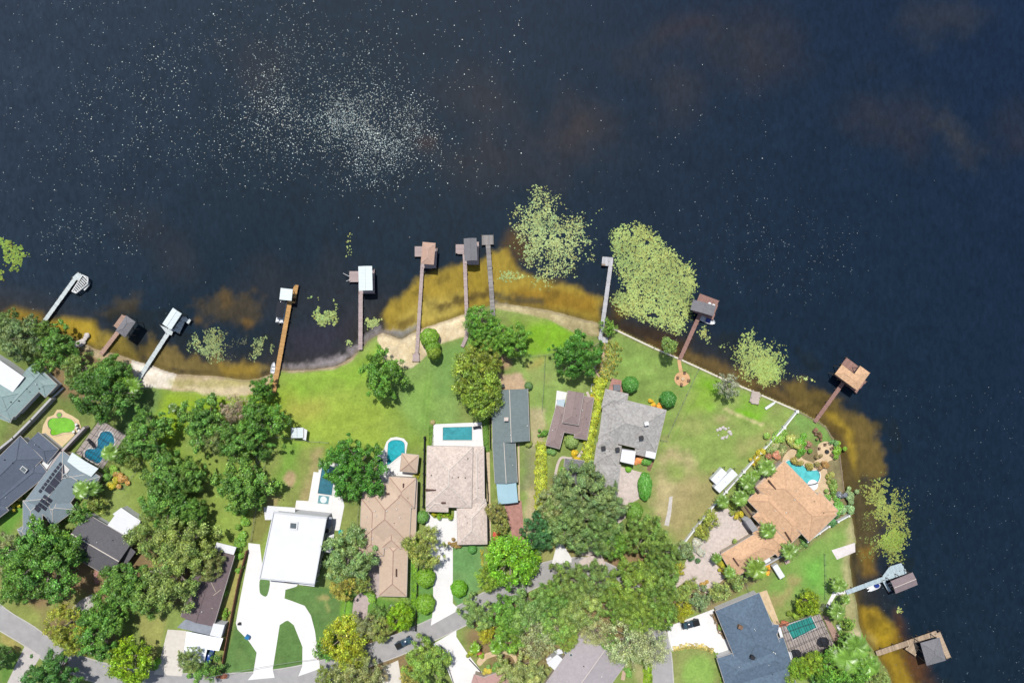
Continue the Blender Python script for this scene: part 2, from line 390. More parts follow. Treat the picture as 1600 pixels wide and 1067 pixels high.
G([(262, 594), (330, 592), (420, 592), (415, 604), (330, 606), (262, 604)], (176, 170, 100), 6, .6, 8, 12)
G([(1330, 985), (1345, 985), (1352, 1005), (1340, 1015), (1332, 1005)], (226, 206, 170), 5, .9, 5, 8)
# wet sand by the water and the sandy lake bed
wet = np.clip(1 - np.abs(sdn - 1) / 3.5, 0, 1)[:, None] * .55
img[:] = img * (1 - wet) + np.array(alb((120, 104, 84))) * wet
bed = (sdn < -1)[:, None]
img[:] = np.where(bed, np.array(alb((172, 154, 104))), img)
# overall unevenness
v = (1 + (n_big - .5) * .24 + (n_mid - .5) * .22 + (fbm(X, Y, 7, 3, 3) - .5) * .34)[:, None]
th_ = (fbm(X, Y, 400, 1, 77) * 3 + (X > 660) * .7 + (X > 955) * 1.1); st_ = np.sin((X * np.cos(th_ * 0 + 1.45) + Y * np.sin(1.45) * .12 + (X > 955) * Y * .5) * .42)
img *= v * 1.33 * (1 + .045 * (st_ * (sd_ > 12) * (fbm(X, Y, 70, 2, 60) > .42))[:, None])
dr = np.clip((fbm(X, Y, 40, 5, 31) - .5) * 5, 0, 1)[:, None] * (.10 + .22 * (X > 815))[:, None] * (sd_ > 4)[:, None]      # drier straw-coloured turf
img[:] = img * (1 - dr) + np.array(alb((186, 178, 116))) * dr
colr = np.concatenate([img, np.ones((len(img), 1))], 1)
vx, vy = (gx2 - 800) * S, (533.5 - gy2) * S
M_ground = mat('lawn_and_sand', (255, 255, 255), .95, .22, 1.6, .6, 4.0, spec=.1, attr=True, k=1.0, detail=8)
nt = M_ground.node_tree
me = np_mesh('ground', np.stack([vx, vy, Z], 1), GF[:, ::-1], colr, M_ground, True)
ground = mesh_obj('ground', me); tag(ground, kind='structure')

# ---- lake water
qx = axis_pts(-30, 1630, 2.4, -9000, 9000); qy = axis_pts(-30, 1100, 2.4, -9000, 3000)
X, Y, QF = grid(qx, qy)
sw = -poly_sdf(X, Y, SHORE)                               # + over water
img = np.zeros((len(X), 3)); 
deep = np.array([.0042, .0094, .0158])
img[:] = deep
fn = fbm(X, Y, 240, 4, 2)
# bluer open water to the north east, grey sky sheen painted in to the west
t = np.clip((X + (533 - Y) - 900) / 1300, 0, 1)[:, None]; img[:] = img * (1 - t) + np.array([.0038, .0092, .0220]) * t
t = np.clip(1 - (X + Y * .6) / 620, 0, 1)[:, None]; img[:] = img * (1 - t * .8) + np.array([.0125, .0195, .031]) * t * .8
def wb(pts, rgb, f, s=1.0, wob=0.0, ws=30, k=None): blob(img, X, Y, pts, rgb, f * 1.15, s, k, wob * 1.4, ws)
# weed beds that show faintly through deep water
for e in ((1080, 38, 55, 14, -.25), (885, 205, 34, 26, 0), (930, 190, 26, 18, 0), (900, 235, 60, 20, .2), (1200, 45, 40, 25, 0), (1390, 160, 60, 20, .3),
          (400, 105, 34, 26, .6), (668, 222, 15, 10, 0), (980, 100, 34, 18, .7), (1060, 150, 40, 24, .3), (750, 160, 60, 40, .4), (790, 255, 80, 30, .1), (1595, 215, 20, 30, 0),
          (480, 470, 120, 50, 0), (250, 380, 60, 30, .5), (1180, 100, 80, 30, .1), (1410, 210, 50, 16, .5)):
    wb(ell(e[0], e[1], e[2], e[3], rot=e[4]), (60, 56, 56), 44, .34, 34, 60)
wb(ell(885, 205, 26, 20), (76, 60, 54), 30, .28, 18, 26); wb(ell(1075, 40, 46, 10, rot=-.3), (74, 58, 54), 24, .28, 14, 26); wb(ell(668, 222, 12, 8), (84, 62, 54), 12, .3, 6, 14)
wb(ell(1495, 215, 46, 12, rot=.9), (74, 72, 66), 26, .42, 16, 20); wb(ell(1470, 30, 60, 26), (60, 62, 64), 30, .4, 20, 30)
# brown band all along the shore
near = np.clip(1 - sw / 75, 0, 1)[:, None] ** 1.6 * (.35 + .5 * fn[:, None])
img[:] = img * (1 - near) + np.array(alb((74, 64, 46))) * near
AM = (150, 124, 46)
wb([(0, 492), (20, 482), (60, 490), (70, 508), (40, 512), (0, 505)], AM, 8, .9, 4)
wb([(72, 504), (100, 498), (148, 502), (156, 522), (148, 542), (120, 530), (95, 522)], (170, 144, 50), 7, .95, 3)
wb([(150, 520), (165, 515), (190, 530), (215, 550), (225, 578), (170, 552), (150, 545)], (156, 136, 60), 8, .9, 5)
wb([(150, 490), (190, 468), (218, 462), (210, 482), (170, 498)], (86, 74, 48), 10, .55, 8, 14)
wb([(222, 545), (232, 525), (240, 535), (270, 548), (300, 560), (420, 566), (430, 580), (370, 594), (300, 588), (240, 578)], (128, 110, 60), 8, .8, 14, 16)
wb([(340, 570), (400, 572), (405, 588), (345, 588)], (152, 126, 50), 7, .8, 4, 12)
wb([(305, 480), (350, 458), (395, 462), (400, 500), (380, 510), (355, 500), (320, 500)], (90, 76, 48), 12, .5, 18, 16)
wb(ell(386, 503, 8, 6), (118, 90, 44), 6, .7, 4, 10); wb(ell(308, 500, 5, 4), (112, 88, 46), 5, .6, 2); wb(ell(352, 470, 10, 14), (104, 84, 50), 7, .6, 6, 8)
wb([(598, 524), (600, 490), (628, 452), (665, 428), (722, 412), (752, 408), (770, 395), (792, 392), (812, 425), (870, 440), (920, 455), (940, 468), (938, 507), (860, 488), (800, 478), (727, 493), (656, 516), (625, 530)], (164, 140, 54), 6, .97, 8, 26)
wb([(640, 490), (660, 470), (720, 460), (722, 494), (690, 503), (640, 520), (612, 518)], (190, 170, 84), 10, .75, 6, 20)
wb([(735, 420), (755, 420), (755, 450), (732, 455)], (172, 148, 46), 10, .6, 5)
wb([(800, 455), (860, 450), (930, 468), (930, 490), (870, 480), (800, 472)], (140, 102, 30), 8, .6, 6)
wb([(675, 485), (680, 474), (720, 462), (762, 453), (770, 462), (722, 474), (690, 484)], (76, 62, 36), 6, .8, 8, 12)
wb([(772, 458), (800, 462), (850, 468), (848, 474), (800, 474), (772, 470)], (78, 74, 56), 5, .8, 5, 10)
wb([(615, 505), (645, 495), (650, 505), (622, 518)], (96, 74, 36), 6, .7, 6, 12)
wb([(790, 380), (800, 360), (835, 385), (830, 410), (800, 410)], (96, 72, 34), 12, .7, 8)
wb([(955, 470), (975, 470), (985, 490), (965, 500)], (120, 92, 28), 8, .8, 5)
wb([(948, 495), (1020, 512), (1080, 530), (1075, 560), (1020, 543), (960, 513)], (62, 48, 34), 8, .8, 6)
wb([(1010, 528), (1060, 545), (1060, 557), (1018, 540)], (104, 80, 44), 5, .7, 4, 10)
wb([(1070, 545), (1110, 558), (1180, 590), (1260, 630), (1300, 660), (1280, 662), (1200, 620), (1110, 584), (1066, 562)], (112, 92, 52), 8, .85, 6, 14)
wb([(1215, 595), (1250, 598), (1300, 620), (1350, 650), (1380, 700), (1384, 740), (1372, 752), (1345, 745), (1325, 780), (1316, 715), (1296, 668), (1250, 640)], (114, 96, 50), 9, .9, 14, 24)
wb([(1290, 645), (1310, 645), (1330, 670), (1342, 720), (1342, 750), (1332, 745), (1322, 690)], (164, 138, 48), 5, .7, 5, 14)
wb([(1300, 662), (1318, 668), (1325, 700), (1332, 740), (1320, 730), (1312, 695)], (84, 68, 40), 5, .7, 6, 14)
wb([(1322, 720), (1340, 745), (1370, 760), (1378, 820), (1365, 880), (1345, 900), (1340, 970), (1330, 900), (1337, 850), (1324, 790)], (92, 80, 50), 10, .8, 10, 16)
wb([(1345, 860), (1362, 858), (1370, 895), (1350, 900)], (138, 108, 44), 7, .7, 6)
wb([(1345, 950), (1375, 955), (1400, 985), (1415, 1030), (1445, 1090), (1400, 1090), (1365, 1020), (1348, 995)], (158, 130, 42), 8, .95, 9, 22)
wb(ell(1381, 988, 13, 18), (184, 154, 40), 10, .7, 5); wb([(1350, 985), (1370, 1000), (1372, 1020), (1355, 1003)], (166, 148, 84), 7, .7, 5)
wb([(1405, 960), (1420, 1000), (1460, 1070), (1430, 1070), (1400, 1000)], (100, 66, 34), 12, .7, 10)
# clear ripples over pale sand close to the beach
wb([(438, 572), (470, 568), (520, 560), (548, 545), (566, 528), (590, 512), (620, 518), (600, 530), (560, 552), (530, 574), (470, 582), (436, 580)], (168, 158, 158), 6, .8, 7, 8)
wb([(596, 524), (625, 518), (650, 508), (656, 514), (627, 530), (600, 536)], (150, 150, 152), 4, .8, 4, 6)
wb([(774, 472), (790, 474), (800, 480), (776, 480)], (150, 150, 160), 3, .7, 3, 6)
wb([(450, 520), (540, 500), (548, 530), (500, 560), (450, 562)], (58, 54, 66), 16, .55, 10)
shal = np.clip(1 - sw / 110, 0, 1)
img *= (1 + (fbm(X, Y, 30, 4, 8) - .5) * (.25 + .3 * shal) + (fbm(X, Y, 9, 3, 4) - .5) * (.15 + .22 * shal))[:, None]
wd = np.clip((fbm(X, Y, 34, 5, 55) - .60) * 9, 0, 1)[:, None] * .5 * (shal > .1)[:, None]      # weed on the lake bed
img[:] = img * (1 - wd) + img * .35 * wd + np.array([.004, .005, .003]) * wd
img = np.clip(img, 0.002, .8)
dep = np.clip((sw * S) / 3.0, 0, 1)
alpha = np.clip(.25 + dep * 1.2 + .1, 0, 1)
colr = np.concatenate([img, alpha[:, None]], 1)
mw = bpy.data.materials.new('lake_water'); mw.use_nodes = True; nt = mw.node_tree; nd = nt.nodes; L = nt.links; nd.clear()
out = nd.new('ShaderNodeOutputMaterial'); pb = nd.new('ShaderNodeBsdfPrincipled'); tr = nd.new('ShaderNodeBsdfTransparent'); ms = nd.new('ShaderNodeMixShader')
at = nd.new('ShaderNodeAttribute'); at.attribute_name = 'col'; geo = nd.new('ShaderNodeTexCoord')
ns = nd.new('ShaderNodeTexNoise'); ns.inputs['Scale'].default_value = .55; ns.inputs['Detail'].default_value = 6; ns.inputs['Roughness'].default_value = .62; ns.inputs['Distortion'].default_value = .4
mp = nd.new('ShaderNodeMapping'); mp.inputs['Scale'].default_value = (1.6, .8, 1); mp.inputs['Rotation'].default_value = (0, 0, .9)
L.new(geo.outputs['Object'], mp.inputs['Vector']); L.new(mp.outputs['Vector'], ns.inputs['Vector'])
bu = nd.new('ShaderNodeBump'); bu.inputs['Strength'].default_value = .35; bu.inputs['Distance'].default_value = .12
L.new(ns.outputs['Fac'], bu.inputs['Height']); L.new(bu.outputs['Normal'], pb.inputs['Normal'])
mr = nd.new('ShaderNodeMapRange'); mr.inputs['From Min'].default_value = .3; mr.inputs['From Max'].default_value = .7; mr.inputs['To Min'].default_value = .80; mr.inputs['To Max'].default_value = 1.20
L.new(ns.outputs['Fac'], mr.inputs['Value'])
mm = nd.new('ShaderNodeMix'); mm.data_type = 'RGBA'; mm.blend_type = 'MULTIPLY'; mm.inputs['Factor'].default_value = 1
L.new(at.outputs['Color'], mm.inputs['A']); L.new(mr.outputs['Result'], mm.inputs['B'])
L.new(mm.outputs['Result'], pb.inputs['Base Color'])
pb.inputs['Roughness'].default_value = .5; pb.inputs['IOR'].default_value = 1.33; pb.inputs['Specular IOR Level'].default_value = .05
tr.inputs['Color'].default_value = (.88, .85, .74, 1)
L.new(at.outputs['Alpha'], ms.inputs['Fac']); L.new(tr.outputs['BSDF'], ms.inputs[1]); L.new(pb.outputs['BSDF'], ms.inputs[2]); L.new(ms.outputs['Shader'], out.inputs['Surface'])
me = np_mesh('lake_water', np.stack([(X - 800) * S, (533.5 - Y) * S, np.full(len(X), WATER)], 1), QF[:, ::-1], colr, mw, True)
lake = mesh_obj('water', me); tag(lake, kind='structure')

# ---- roads, drives and paths
ROAD = smooth([(-60, 915), (0, 965), (45, 993), (90, 1026), (140, 1046), (200, 1060), (280, 1068), (360, 1068), (440, 1061), (510, 1046), (570, 1026), (632, 1003), (700, 972),
               (780, 931), (830, 903), (880, 889), (930, 890), (975, 915), (1010, 960), (1030, 1010), (1036, 1070), (1040, 1160)], 4, False)
def strip(name, pts, w, z, m):
    r_ = ribbon(pts, w); n = len(pts); Lf, Rt = r_[:n], r_[n:][::-1]; bm = bmesh.new()
    a = [[bm.verts.new((*W(*p, zz), zz)) for p in side] for zz in (z, -.12) for side in (Lf, Rt)]
    for i in range(n - 1):
        bm.faces.new((a[0][i], a[1][i], a[1][i + 1], a[0][i + 1])); bm.faces.new((a[0][i], a[0][i + 1], a[2][i + 1], a[2][i])); bm.faces.new((a[1][i], a[3][i], a[3][i + 1], a[1][i + 1]))
    o = bm_obj(name, bm, m); tag(o, kind='structure'); return o
strip('road', ROAD, 31, .016, M_asphalt)
M_kerb = mat('kerb_concrete', (205, 200, 195), .9, .1, 1.5)
ku = ribbon(ROAD, 33)
half = len(ku) // 2
for side in (ku[:half], ku[half:][::-1]):
    strip('kerb', side, 1.8, .020, M_kerb)
def drive(pts, m=M_conc, z=.024, sm=0, name='driveway'):
    if sm: pts = smooth(pts, sm)
    return sheet(name, pts, z, m)
drive([(388, 848), (406, 850), (412, 902), (500, 908), (466, 912), (463, 916), (446, 921), (444.5, 934.5), (457.5, 939), (476, 946), (485.6, 960.7), (492, 985), (497, 1021),
       (500.5, 1044), (466, 1056), (472.4, 1040), (472.6, 1010), (459, 976), (450, 969), (446, 970), (437, 976), (432, 1008), (426, 1046), (429, 1058), (387, 1062), (395.5, 1052),
       (401, 1019), (388, 1000), (371, 983), (368.5, 973), (375, 936), (388, 870)], z=.024)
M_islandgrass = mat('clipped_island_grass', (106, 142, 78), .95, .16, 1.0, .4)
sheet('lawn_island', smooth([(407, 903.5), (421.5, 905.5), (417.5, 930), (409, 929), (405.5, 922)], 3), .034, M_islandgrass)
sheet('driveway_apron', [(262, 983), (291, 985), (292, 1020), (284, 1056), (240, 1053), (250, 1030)], .026, mat('worn_concrete', (226, 218, 206), .9, .08, .9, k=2.3))
drive([(39, 1008), (64, 1024), (24, 1090), (0, 1090)], mat('grey_concrete', (208, 200, 194), .9, .08, .9))
drive([(667, 799), (678.4, 809.6), (709.4, 809.6), (710, 797), (716, 797), (716, 846), (707.5, 850), (707.5, 942), (718, 952), (673, 977), (677, 950), (676.5, 890), (665, 822)])
drive([(676, 1006), (713, 984), (713, 994.5), (728, 1017), (757, 1055), (757, 1080), (713, 1080), (690.6, 1026)])
drive([(598, 1042), (622, 1031), (630, 1080), (597, 1080)], mat('worn_concrete', (226, 218, 206)))
drive([(582, 864), (600, 866), (596, 929), (575, 945), (572, 985), (560, 1030), (545, 1035), (549, 968), (553, 935), (572, 915)], mat('pale_pink_pavers', (200, 182, 176), .9, .08, 1.2, vor=.08, vscale=1.4))
drive([(786, 782), (815, 782), (820, 850), (822, 905), (800, 915), (803, 848)], M_brick)
drive([(870.6, 848), (880, 850), (893, 871.5), (893, 878), (862, 881)])
drive([(905, 876), (925, 866), (940, 866), (950, 890), (905, 892)], M_pavers)
drive([(970, 729), (1003, 738), (999, 778.7), (978.5, 791), (980, 806), (962.5, 822), (930, 868), (905, 868), (950, 800), (958, 768)], M_pavers)
drive([(1137, 794), (1157.5, 816), (1165, 812), (1180, 830), (1175, 840), (1159, 850), (1124, 870), (1116, 878), (1135, 901), (1105, 927), (1092, 921), (1069, 909), (1052, 922), (1043, 914), (1066, 891), (1075, 868), (1098, 838), (1118, 800)], M_pavers)
drive(smooth([(1115, 951), (1076, 966), (1041, 979.5), (1045, 998), (1049.7, 1016), (1073, 1008.5), (1090, 1009), (1107, 1010.4), (1117, 1018), (1126, 1033), (1160, 1024), (1160, 1020), (1147, 1003), (1137, 996), (1129, 985), (1122, 968)], 1))
drive(smooth([(745, 1033), (755, 1022), (775, 1016), (795, 1012), (807, 1025), (806, 1036), (800, 1026), (790, 1022), (772, 1025), (760, 1030), (750, 1040)], 3), M_tanstone, name='path')
strip('path', smooth([(935, 982), (945, 1000), (955, 1015), (975, 1035), (973, 1062)], 4, False), 6, .026, mat('sandy_path', (210, 182, 156), .95, .12, 1.5))
drive([(760, 707), (765, 706), (767.5, 843), (761.5, 844)], mat('beige_gravel_path', (222, 202, 166), .95, .12, 2), name='path')
drive([(809, 692), (811.5, 692), (812.5, 785), (809.5, 785)], mat('beige_gravel_path', (222, 202, 166)), name='path')
strip('path', smooth([(151, 892), (149, 900), (152, 911)], 4, False), 6, .026, M_brick)
drive([(112, 950), (125, 938), (143, 928), (158, 940), (130, 965), (118, 960)], mat('grey_concrete', (208, 200, 194)), name='path')
strip('path', smooth([(1061, 562), (1062, 570), (1064, 580)], 3, False), 5.5, .026, mat('orange_patio_stone', (226, 178, 130), .9, .08, 1.2, vor=.06, vscale=1.5))
sheet('patio', ell(1066, 592, 12.2, 11.5), .028, mat('orange_patio_stone', (226, 178, 130)))
drive([(1046, 776), (1051, 775), (1049, 800), (1045, 822), (1038, 820), (1043, 798)], mat('pale_broken_concrete', (214, 206, 198), .95, .2, 1.2), name='path')
sheet('soil_bed', [(1011, 735), (1012, 716), (990, 724), (994, 706), (1008, 712), (1024, 716), (1016, 737)], .018, M_dirt)
strip('path', smooth([(917, 612), (927, 640), (921, 680), (905, 712), (890, 716), (876, 716), (868, 740), (866, 775)], 4, False), 4, .026, M_pavers)
drive([(852, 768), (862, 772), (858, 792), (850, 792)], M_conc, name='path')
strip('path', [(948, 612), (942, 655), (936, 697), (930, 730)], 5, .026, M_pavers)
drive([(956, 591), (971, 594), (973, 616), (950, 612)], M_brick, name='patio')
drive([(870, 610), (886, 613), (880, 640), (867, 640)], mat('pale_concrete', (238, 232, 226)), name='patio')
drive([(926, 575), (940, 560), (945, 535), (940, 530), (946, 528), (948, 560), (936, 590)], mat('sandy_path', (210, 182, 156)), name='path')
strip('path', [(925, 612), (926, 600)], 4, .026, M_conc)
drive([(1290, 947), (1294, 950), (1306, 930), (1322, 927), (1322, 922), (1302, 924)], M_conc, name='path')
# slipway
drive([(1299.3, 859.3), (1335.9, 847.7), (1336.5, 862), (1307.8, 874)], mat('slipway_concrete', (236, 226, 222), .9, .1, .7, k=2.4), name='slipway')
# ================================================================ foliage
def leaf_material(name, tr=.2):
    m = bpy.data.materials.new(name); m.use_nodes = True; nt = m.node_tree; nd = nt.nodes; L = nt.links; nd.clear()
    out = nd.new('ShaderNodeOutputMaterial'); p = nd.new('ShaderNodeBsdfPrincipled'); t = nd.new('ShaderNodeBsdfTranslucent'); ms = nd.new('ShaderNodeMixShader')
    oi = nd.new('ShaderNodeObjectInfo'); at = nd.new('ShaderNodeAttribute'); at.attribute_name = 'col'
    mm = nd.new('ShaderNodeMix'); mm.data_type = 'RGBA'; mm.blend_type = 'MULTIPLY'; mm.inputs['Factor'].default_value = 1
    L.new(oi.outputs['Color'], mm.inputs['A']); L.new(at.outputs['Color'], mm.inputs['B'])
    L.new(mm.outputs['Result'], p.inputs['Base Color']); L.new(mm.outputs['Result'], t.inputs['Color'])
    p.inputs['Roughness'].default_value = .38; p.inputs['Specular IOR Level'].default_value = .45
    ms.inputs['Fac'].default_value = tr
    L.new(p.outputs['BSDF'], ms.inputs[1]); L.new(t.outputs['BSDF'], ms.inputs[2]); L.new(ms.outputs['Shader'], out.inputs['Surface'])
    return m
M_leaf = leaf_material('leaves'); M_pad = leaf_material('matte_pads', .1); M_bark = mat('bark', (170, 158, 146), .95, .3, 4, .4)
M_palmbark = mat('palm_bark', (150, 136, 118), .95, .25, 5, .3)

def leaf_quads(P, N, size, rng, aspect=.65, flat=.5):
    """P centres, N preferred normals -> quads"""
    n = len(P)
    nr = N + rng.normal(0, flat, (n, 3)); nr /= np.linalg.norm(nr, axis=1)[:, None] + 1e-9
    r = rng.normal(0, 1, (n, 3)); u = np.cross(nr, r); u /= np.linalg.norm(u, axis=1)[:, None] + 1e-9
    w = np.cross(nr, u); s = size * rng.uniform(.6, 1.3, n)
    u = u * s[:, None] * .5; w = w * (s * aspect)[:, None] * .5
    bend = nr * (s * .12)[:, None]
    V = np.stack([P - u, P - w * 1.0 + bend, P + u, P + w + bend], 1).reshape(-1, 3)
    F = np.arange(4 * n).reshape(n, 4); return V, F
def crown_mesh(name, r, hgt, nleaf, lsize, seed, lobes=5, lobe=.22, clump=(.14, .24), gap=.0, tight=1.0, sparse=0.0, base=.36, hue=.12):
    """leaf clumps over a lobed dome; local origin at the tree's foot"""
    rng = np.random.default_rng(seed)
    ph = rng.uniform(0, 6.28, 3); nc = int((1.7 if gap < .1 else 1.15) / (np.mean(clump) ** 2)); cs = []
    bh = hgt * base
    for _ in range(nc * 6):
        if len(cs) >= nc: break
        a = rng.uniform(0, 6.28); d = math.sqrt(rng.uniform(0, 1))
        Rm = 1 + lobe * (.6 * math.sin(lobes * a + ph[0]) + .4 * math.sin((lobes + 3) * a + ph[1]) + .3 * math.sin(2 * a + ph[2]))
        if gap and (math.sin(a * 3 + ph[1]) * math.cos(d * 5 + ph[0]) > 1 - gap) : continue
        cr_ = rng.uniform(*clump) * r
        rr = d * (Rm * r - cr_ * .6)
        z = bh + (hgt - bh) * (math.sqrt(max(0, 1 - (d * .96) ** 2)) * rng.uniform(.50, 1.0)) - cr_ * .3
        if rng.random() < .25: z = bh + (z - bh) * rng.uniform(.3, .8)
        cs.append((rr * math.cos(a), rr * math.sin(a), max(bh, z), cr_, rng.uniform(.62, 1.3), rng.uniform(-1, 1)))
    cs = np.array(cs); wgt = cs[:, 3] ** 2; wgt /= wgt.sum()
    ci = rng.choice(len(cs), nleaf, p=wgt); c = cs[ci]
    d = rng.normal(0, 1, (nleaf, 3)); d[:, 2] = np.abs(d[:, 2]) * 1.0 - .25; d /= np.linalg.norm(d, axis=1)[:, None]
    rad = c[:, 3] * (1 - np.abs(rng.normal(0, .22 / tight, nleaf))); 
    pa = rng.uniform(0, 6.28, (len(cs), 3))[ci]; st = rng.uniform(.6, 1.45, (len(cs), 3))[ci]; st[:, 2] = np.clip(st[:, 2], .6, 1.0)
    rad = rad * (1 + .34 * np.sin(4.1 * d[:, 0] + pa[:, 0]) * np.sin(3.7 * d[:, 1] + pa[:, 1]) + .2 * np.sin(7 * d[:, 0] + 5 * d[:, 1] + pa[:, 2]))
    loose = rng.random(nleaf) < .22; rad = np.where(loose, rad * rng.uniform(.8, 1.75, nleaf), rad)
    P = c[:, :3] + d * rad[:, None] * st * np.array([1, 1, .9]); P[:, 2] = np.maximum(P[:, 2], bh * .6)
    V, F = leaf_quads(P, d + np.array([0, 0, .2]), lsize, rng, flat=.42)
    lv = np.exp(rng.normal(-.05, .38, nleaf)) * c[:, 4]; hs = c[:, 5] * hue + rng.normal(0, .07, nleaf)
    colr = np.stack([lv * (1 + hs), lv, lv * (1 - hs * .8), np.ones(nleaf)], 1)
    if sparse:                                   # grey beard moss and dead twigs among the leaves
        k = rng.random(nleaf) < sparse; g = rng.uniform(1.5, 2.7, k.sum())
        colr[k, 0] = g * .92; colr[k, 1] = g * .80; colr[k, 2] = g * 1.2
    me = np_mesh(name, V, F, np.repeat(colr, 4, 0), M_leaf)
    return me, cs
def trunk_mesh(name, r, hgt, cs, seed, nlimb=12, tr=.35, m=None, top=1.0, twigs=26):
    rng = random.Random(seed); bm = bmesh.new(); fork = hgt * .28
    add_tube(bm, (0, 0, -.4), (0, 0, .35), tr * 1.5, tr * 1.1, 9); add_tube(bm, (0, 0, .3), (0, 0, fork), tr * 1.1, tr * .85, 9)
    idx = rng.sample(range(len(cs)), min(nlimb, len(cs)))
    for i in idx:
        c = Vector(cs[i][:3]) * Vector((1, 1, top)) if False else Vector(cs[i][:3]); c.z *= top
        mid = Vector((c.x * .45 + rng.uniform(-.5, .5), c.y * .45 + rng.uniform(-.5, .5), fork + (c.z - fork) * .55))
        add_tube(bm, (0, 0, fork - .1), mid, tr * .55, tr * .34, 6); add_tube(bm, mid, c, tr * .34, tr * .12, 5)
        for k in range(twigs // nlimb + 1):
            j = min(range(len(cs)), key=lambda q: (Vector(cs[q][:3]) - c).length + rng.uniform(0, r * .5))
            e = Vector(cs[j][:3]); e.z *= top; add_tube(bm, mid.lerp(c, rng.uniform(.2, .9)), e, tr * .16, tr * .05, 4)
    me = bpy.data.meshes.new(name); bm.to_mesh(me); bm.free(); me.materials.append(m or M_bark); return me
for n_ in M_pad.node_tree.nodes:
    if n_.type == 'BSDF_PRINCIPLED': n_.inputs['Roughness'].default_value = .8; n_.inputs['Specular IOR Level'].default_value = .12
PROTO = {}
def proto(key, r, hgt, n, ls, seeds, trk, **kw):
    PROTO[key] = []
    tw = kw.pop('twigs', 26); top = kw.pop('top', 1.0); nl = kw.pop('nlimb', 12)
    for s in seeds:
        me, cs = crown_mesh('crown_' + key, r, hgt, n, ls, s, **kw)
        PROTO[key].append((me, trunk_mesh('trunk_' + key, r, hgt, cs, s, nl, trk, top=top, twigs=tw), r, hgt))
proto('big', 9, 10.5, 50000, .36, (1, 2, 3, 21), .5, lobes=5, lobe=.20, clump=(.05, .14), gap=.12, top=1.04, twigs=60, nlimb=22)
proto('oak', 6.5, 8.5, 27000, .35, (4, 5, 6, 7, 22, 23), .38, lobes=4, lobe=.36, clump=(.05, .16), gap=.3, twigs=60, nlimb=20, top=1.05)
proto('round', 5, 8, 16000, .32, (8, 9), .3, lobes=5, lobe=.12, clump=(.08, .20))
proto('small', 2.8, 4.6, 4200, .28, (10, 11, 12), .14, lobes=4, lobe=.24, clump=(.10, .26))
proto('fine', 5, 8.5, 16000, .24, (13, 14), .3, lobes=4, lobe=.16, clump=(.07, .18), tight=.6)
proto('bare', 7, 9, 9000, .30, (15, 16), .34, lobes=5, lobe=.22, clump=(.06, .18), gap=.2, sparse=.38, top=1.04, twigs=90, nlimb=30)
proto('moss', 7, 9, 26000, .30, (17, 18), .38, lobes=5, lobe=.2, clump=(.06, .17), gap=.1, sparse=.14, twigs=60, nlimb=20, top=1.0)
def ball_mesh(name, r, hgt, n, ls, seed, blobs=1):
    rng = np.random.default_rng(seed); d = rng.normal(0, 1, (n, 3)); d[:, 2] = np.abs(d[:, 2]) - .1; d /= np.linalg.norm(d, axis=1)[:, None]
    rad = 1 - np.abs(rng.normal(0, .07, n)) + .06 * np.sin(d[:, 0] * 7 + seed) * np.sin(d[:, 1] * 6)
    P = d * rad[:, None] * np.array([r, r, hgt * .62]); P[:, 2] += hgt * .38
    V, F = leaf_quads(P, d, ls, rng, flat=.45); lv = rng.uniform(.7, 1.3, n); hs = rng.normal(0, .08, n)
    return np_mesh(name, V, F, np.repeat(np.stack([lv * (1 + hs), lv, lv * (1 - hs), np.ones(n)], 1), 4, 0), M_leaf)
def shrub_mesh(name, seed, n=2600):
    rng = np.random.default_rng(seed); k = 9; cx = rng.normal(0, .42, (k, 3)); cx[:, 2] = rng.uniform(.25, .85, k); cr_ = rng.uniform(.3, .55, k)
    ci = rng.integers(0, k, n); d = rng.normal(0, 1, (n, 3)); d[:, 2] = np.abs(d[:, 2]) - .2; d /= np.linalg.norm(d, axis=1)[:, None]
    P = cx[ci] + d * (cr_[ci] * (1 - np.abs(rng.normal(0, .2, n))))[:, None]; P[:, 2] = np.clip(P[:, 2], .03, 2)
    V, F = leaf_quads(P, d, .17, rng); sh = rng.uniform(.75, 1.25, k)[ci]; lv = rng.uniform(.7, 1.3, n) * sh; hs = rng.normal(0, .15, n)
    return np_mesh(name, V, F, np.repeat(np.stack([lv * (1 + hs), lv, lv * (1 - hs), np.ones(n)], 1), 4, 0), M_leaf)
def palm_mesh(name, r, hgt, seed, nf=22):
    rng = random.Random(seed); V = []; F = []; Cc = []
    for i in range(nf):
        a = 6.283 * i / nf * 1.0 + rng.uniform(-.15, .15); L = r * rng.uniform(.8, 1.08); up = rng.uniform(.1, .9); steps = 11
        px_ = Vector((0, 0, hgt)); br = rng.uniform(.75, 1.2)
        for s in range(steps):
            t = (s + 1) / steps; h_ = hgt + up * L * .55 * math.sin(t * 2.2) - (t ** 2) * L * (.55 - .3 * up)
            p2 = Vector((math.cos(a) * L * t, math.sin(a) * L * t, h_)); dr = (p2 - px_).normalized(); side = Vector((-math.sin(a), math.cos(a), 0))
            w = .10 * r * 2.2 * math.sin(min(1, t * 1.15 + .1) * 3.0) + .05
            for sg in (-1, 1):
                for q in (0, .5):
                    b0 = px_.lerp(p2, q); tip = b0 + side * sg * w * 1.7 + dr * w * 1.1 + Vector((0, 0, -w * .5)); o = len(V)
                    V += [tuple(b0), tuple(b0 + dr * .16), tuple(tip + dr * .03), tuple(tip)]; F.append((o, o + 1, o + 2, o + 3))
                    c = br * rng.uniform(.75, 1.25); Cc += [(c * 1.05, c, c * .75, 1)] * 4
            px_ = p2
    return np_mesh(name, V, F, Cc, M_leaf)
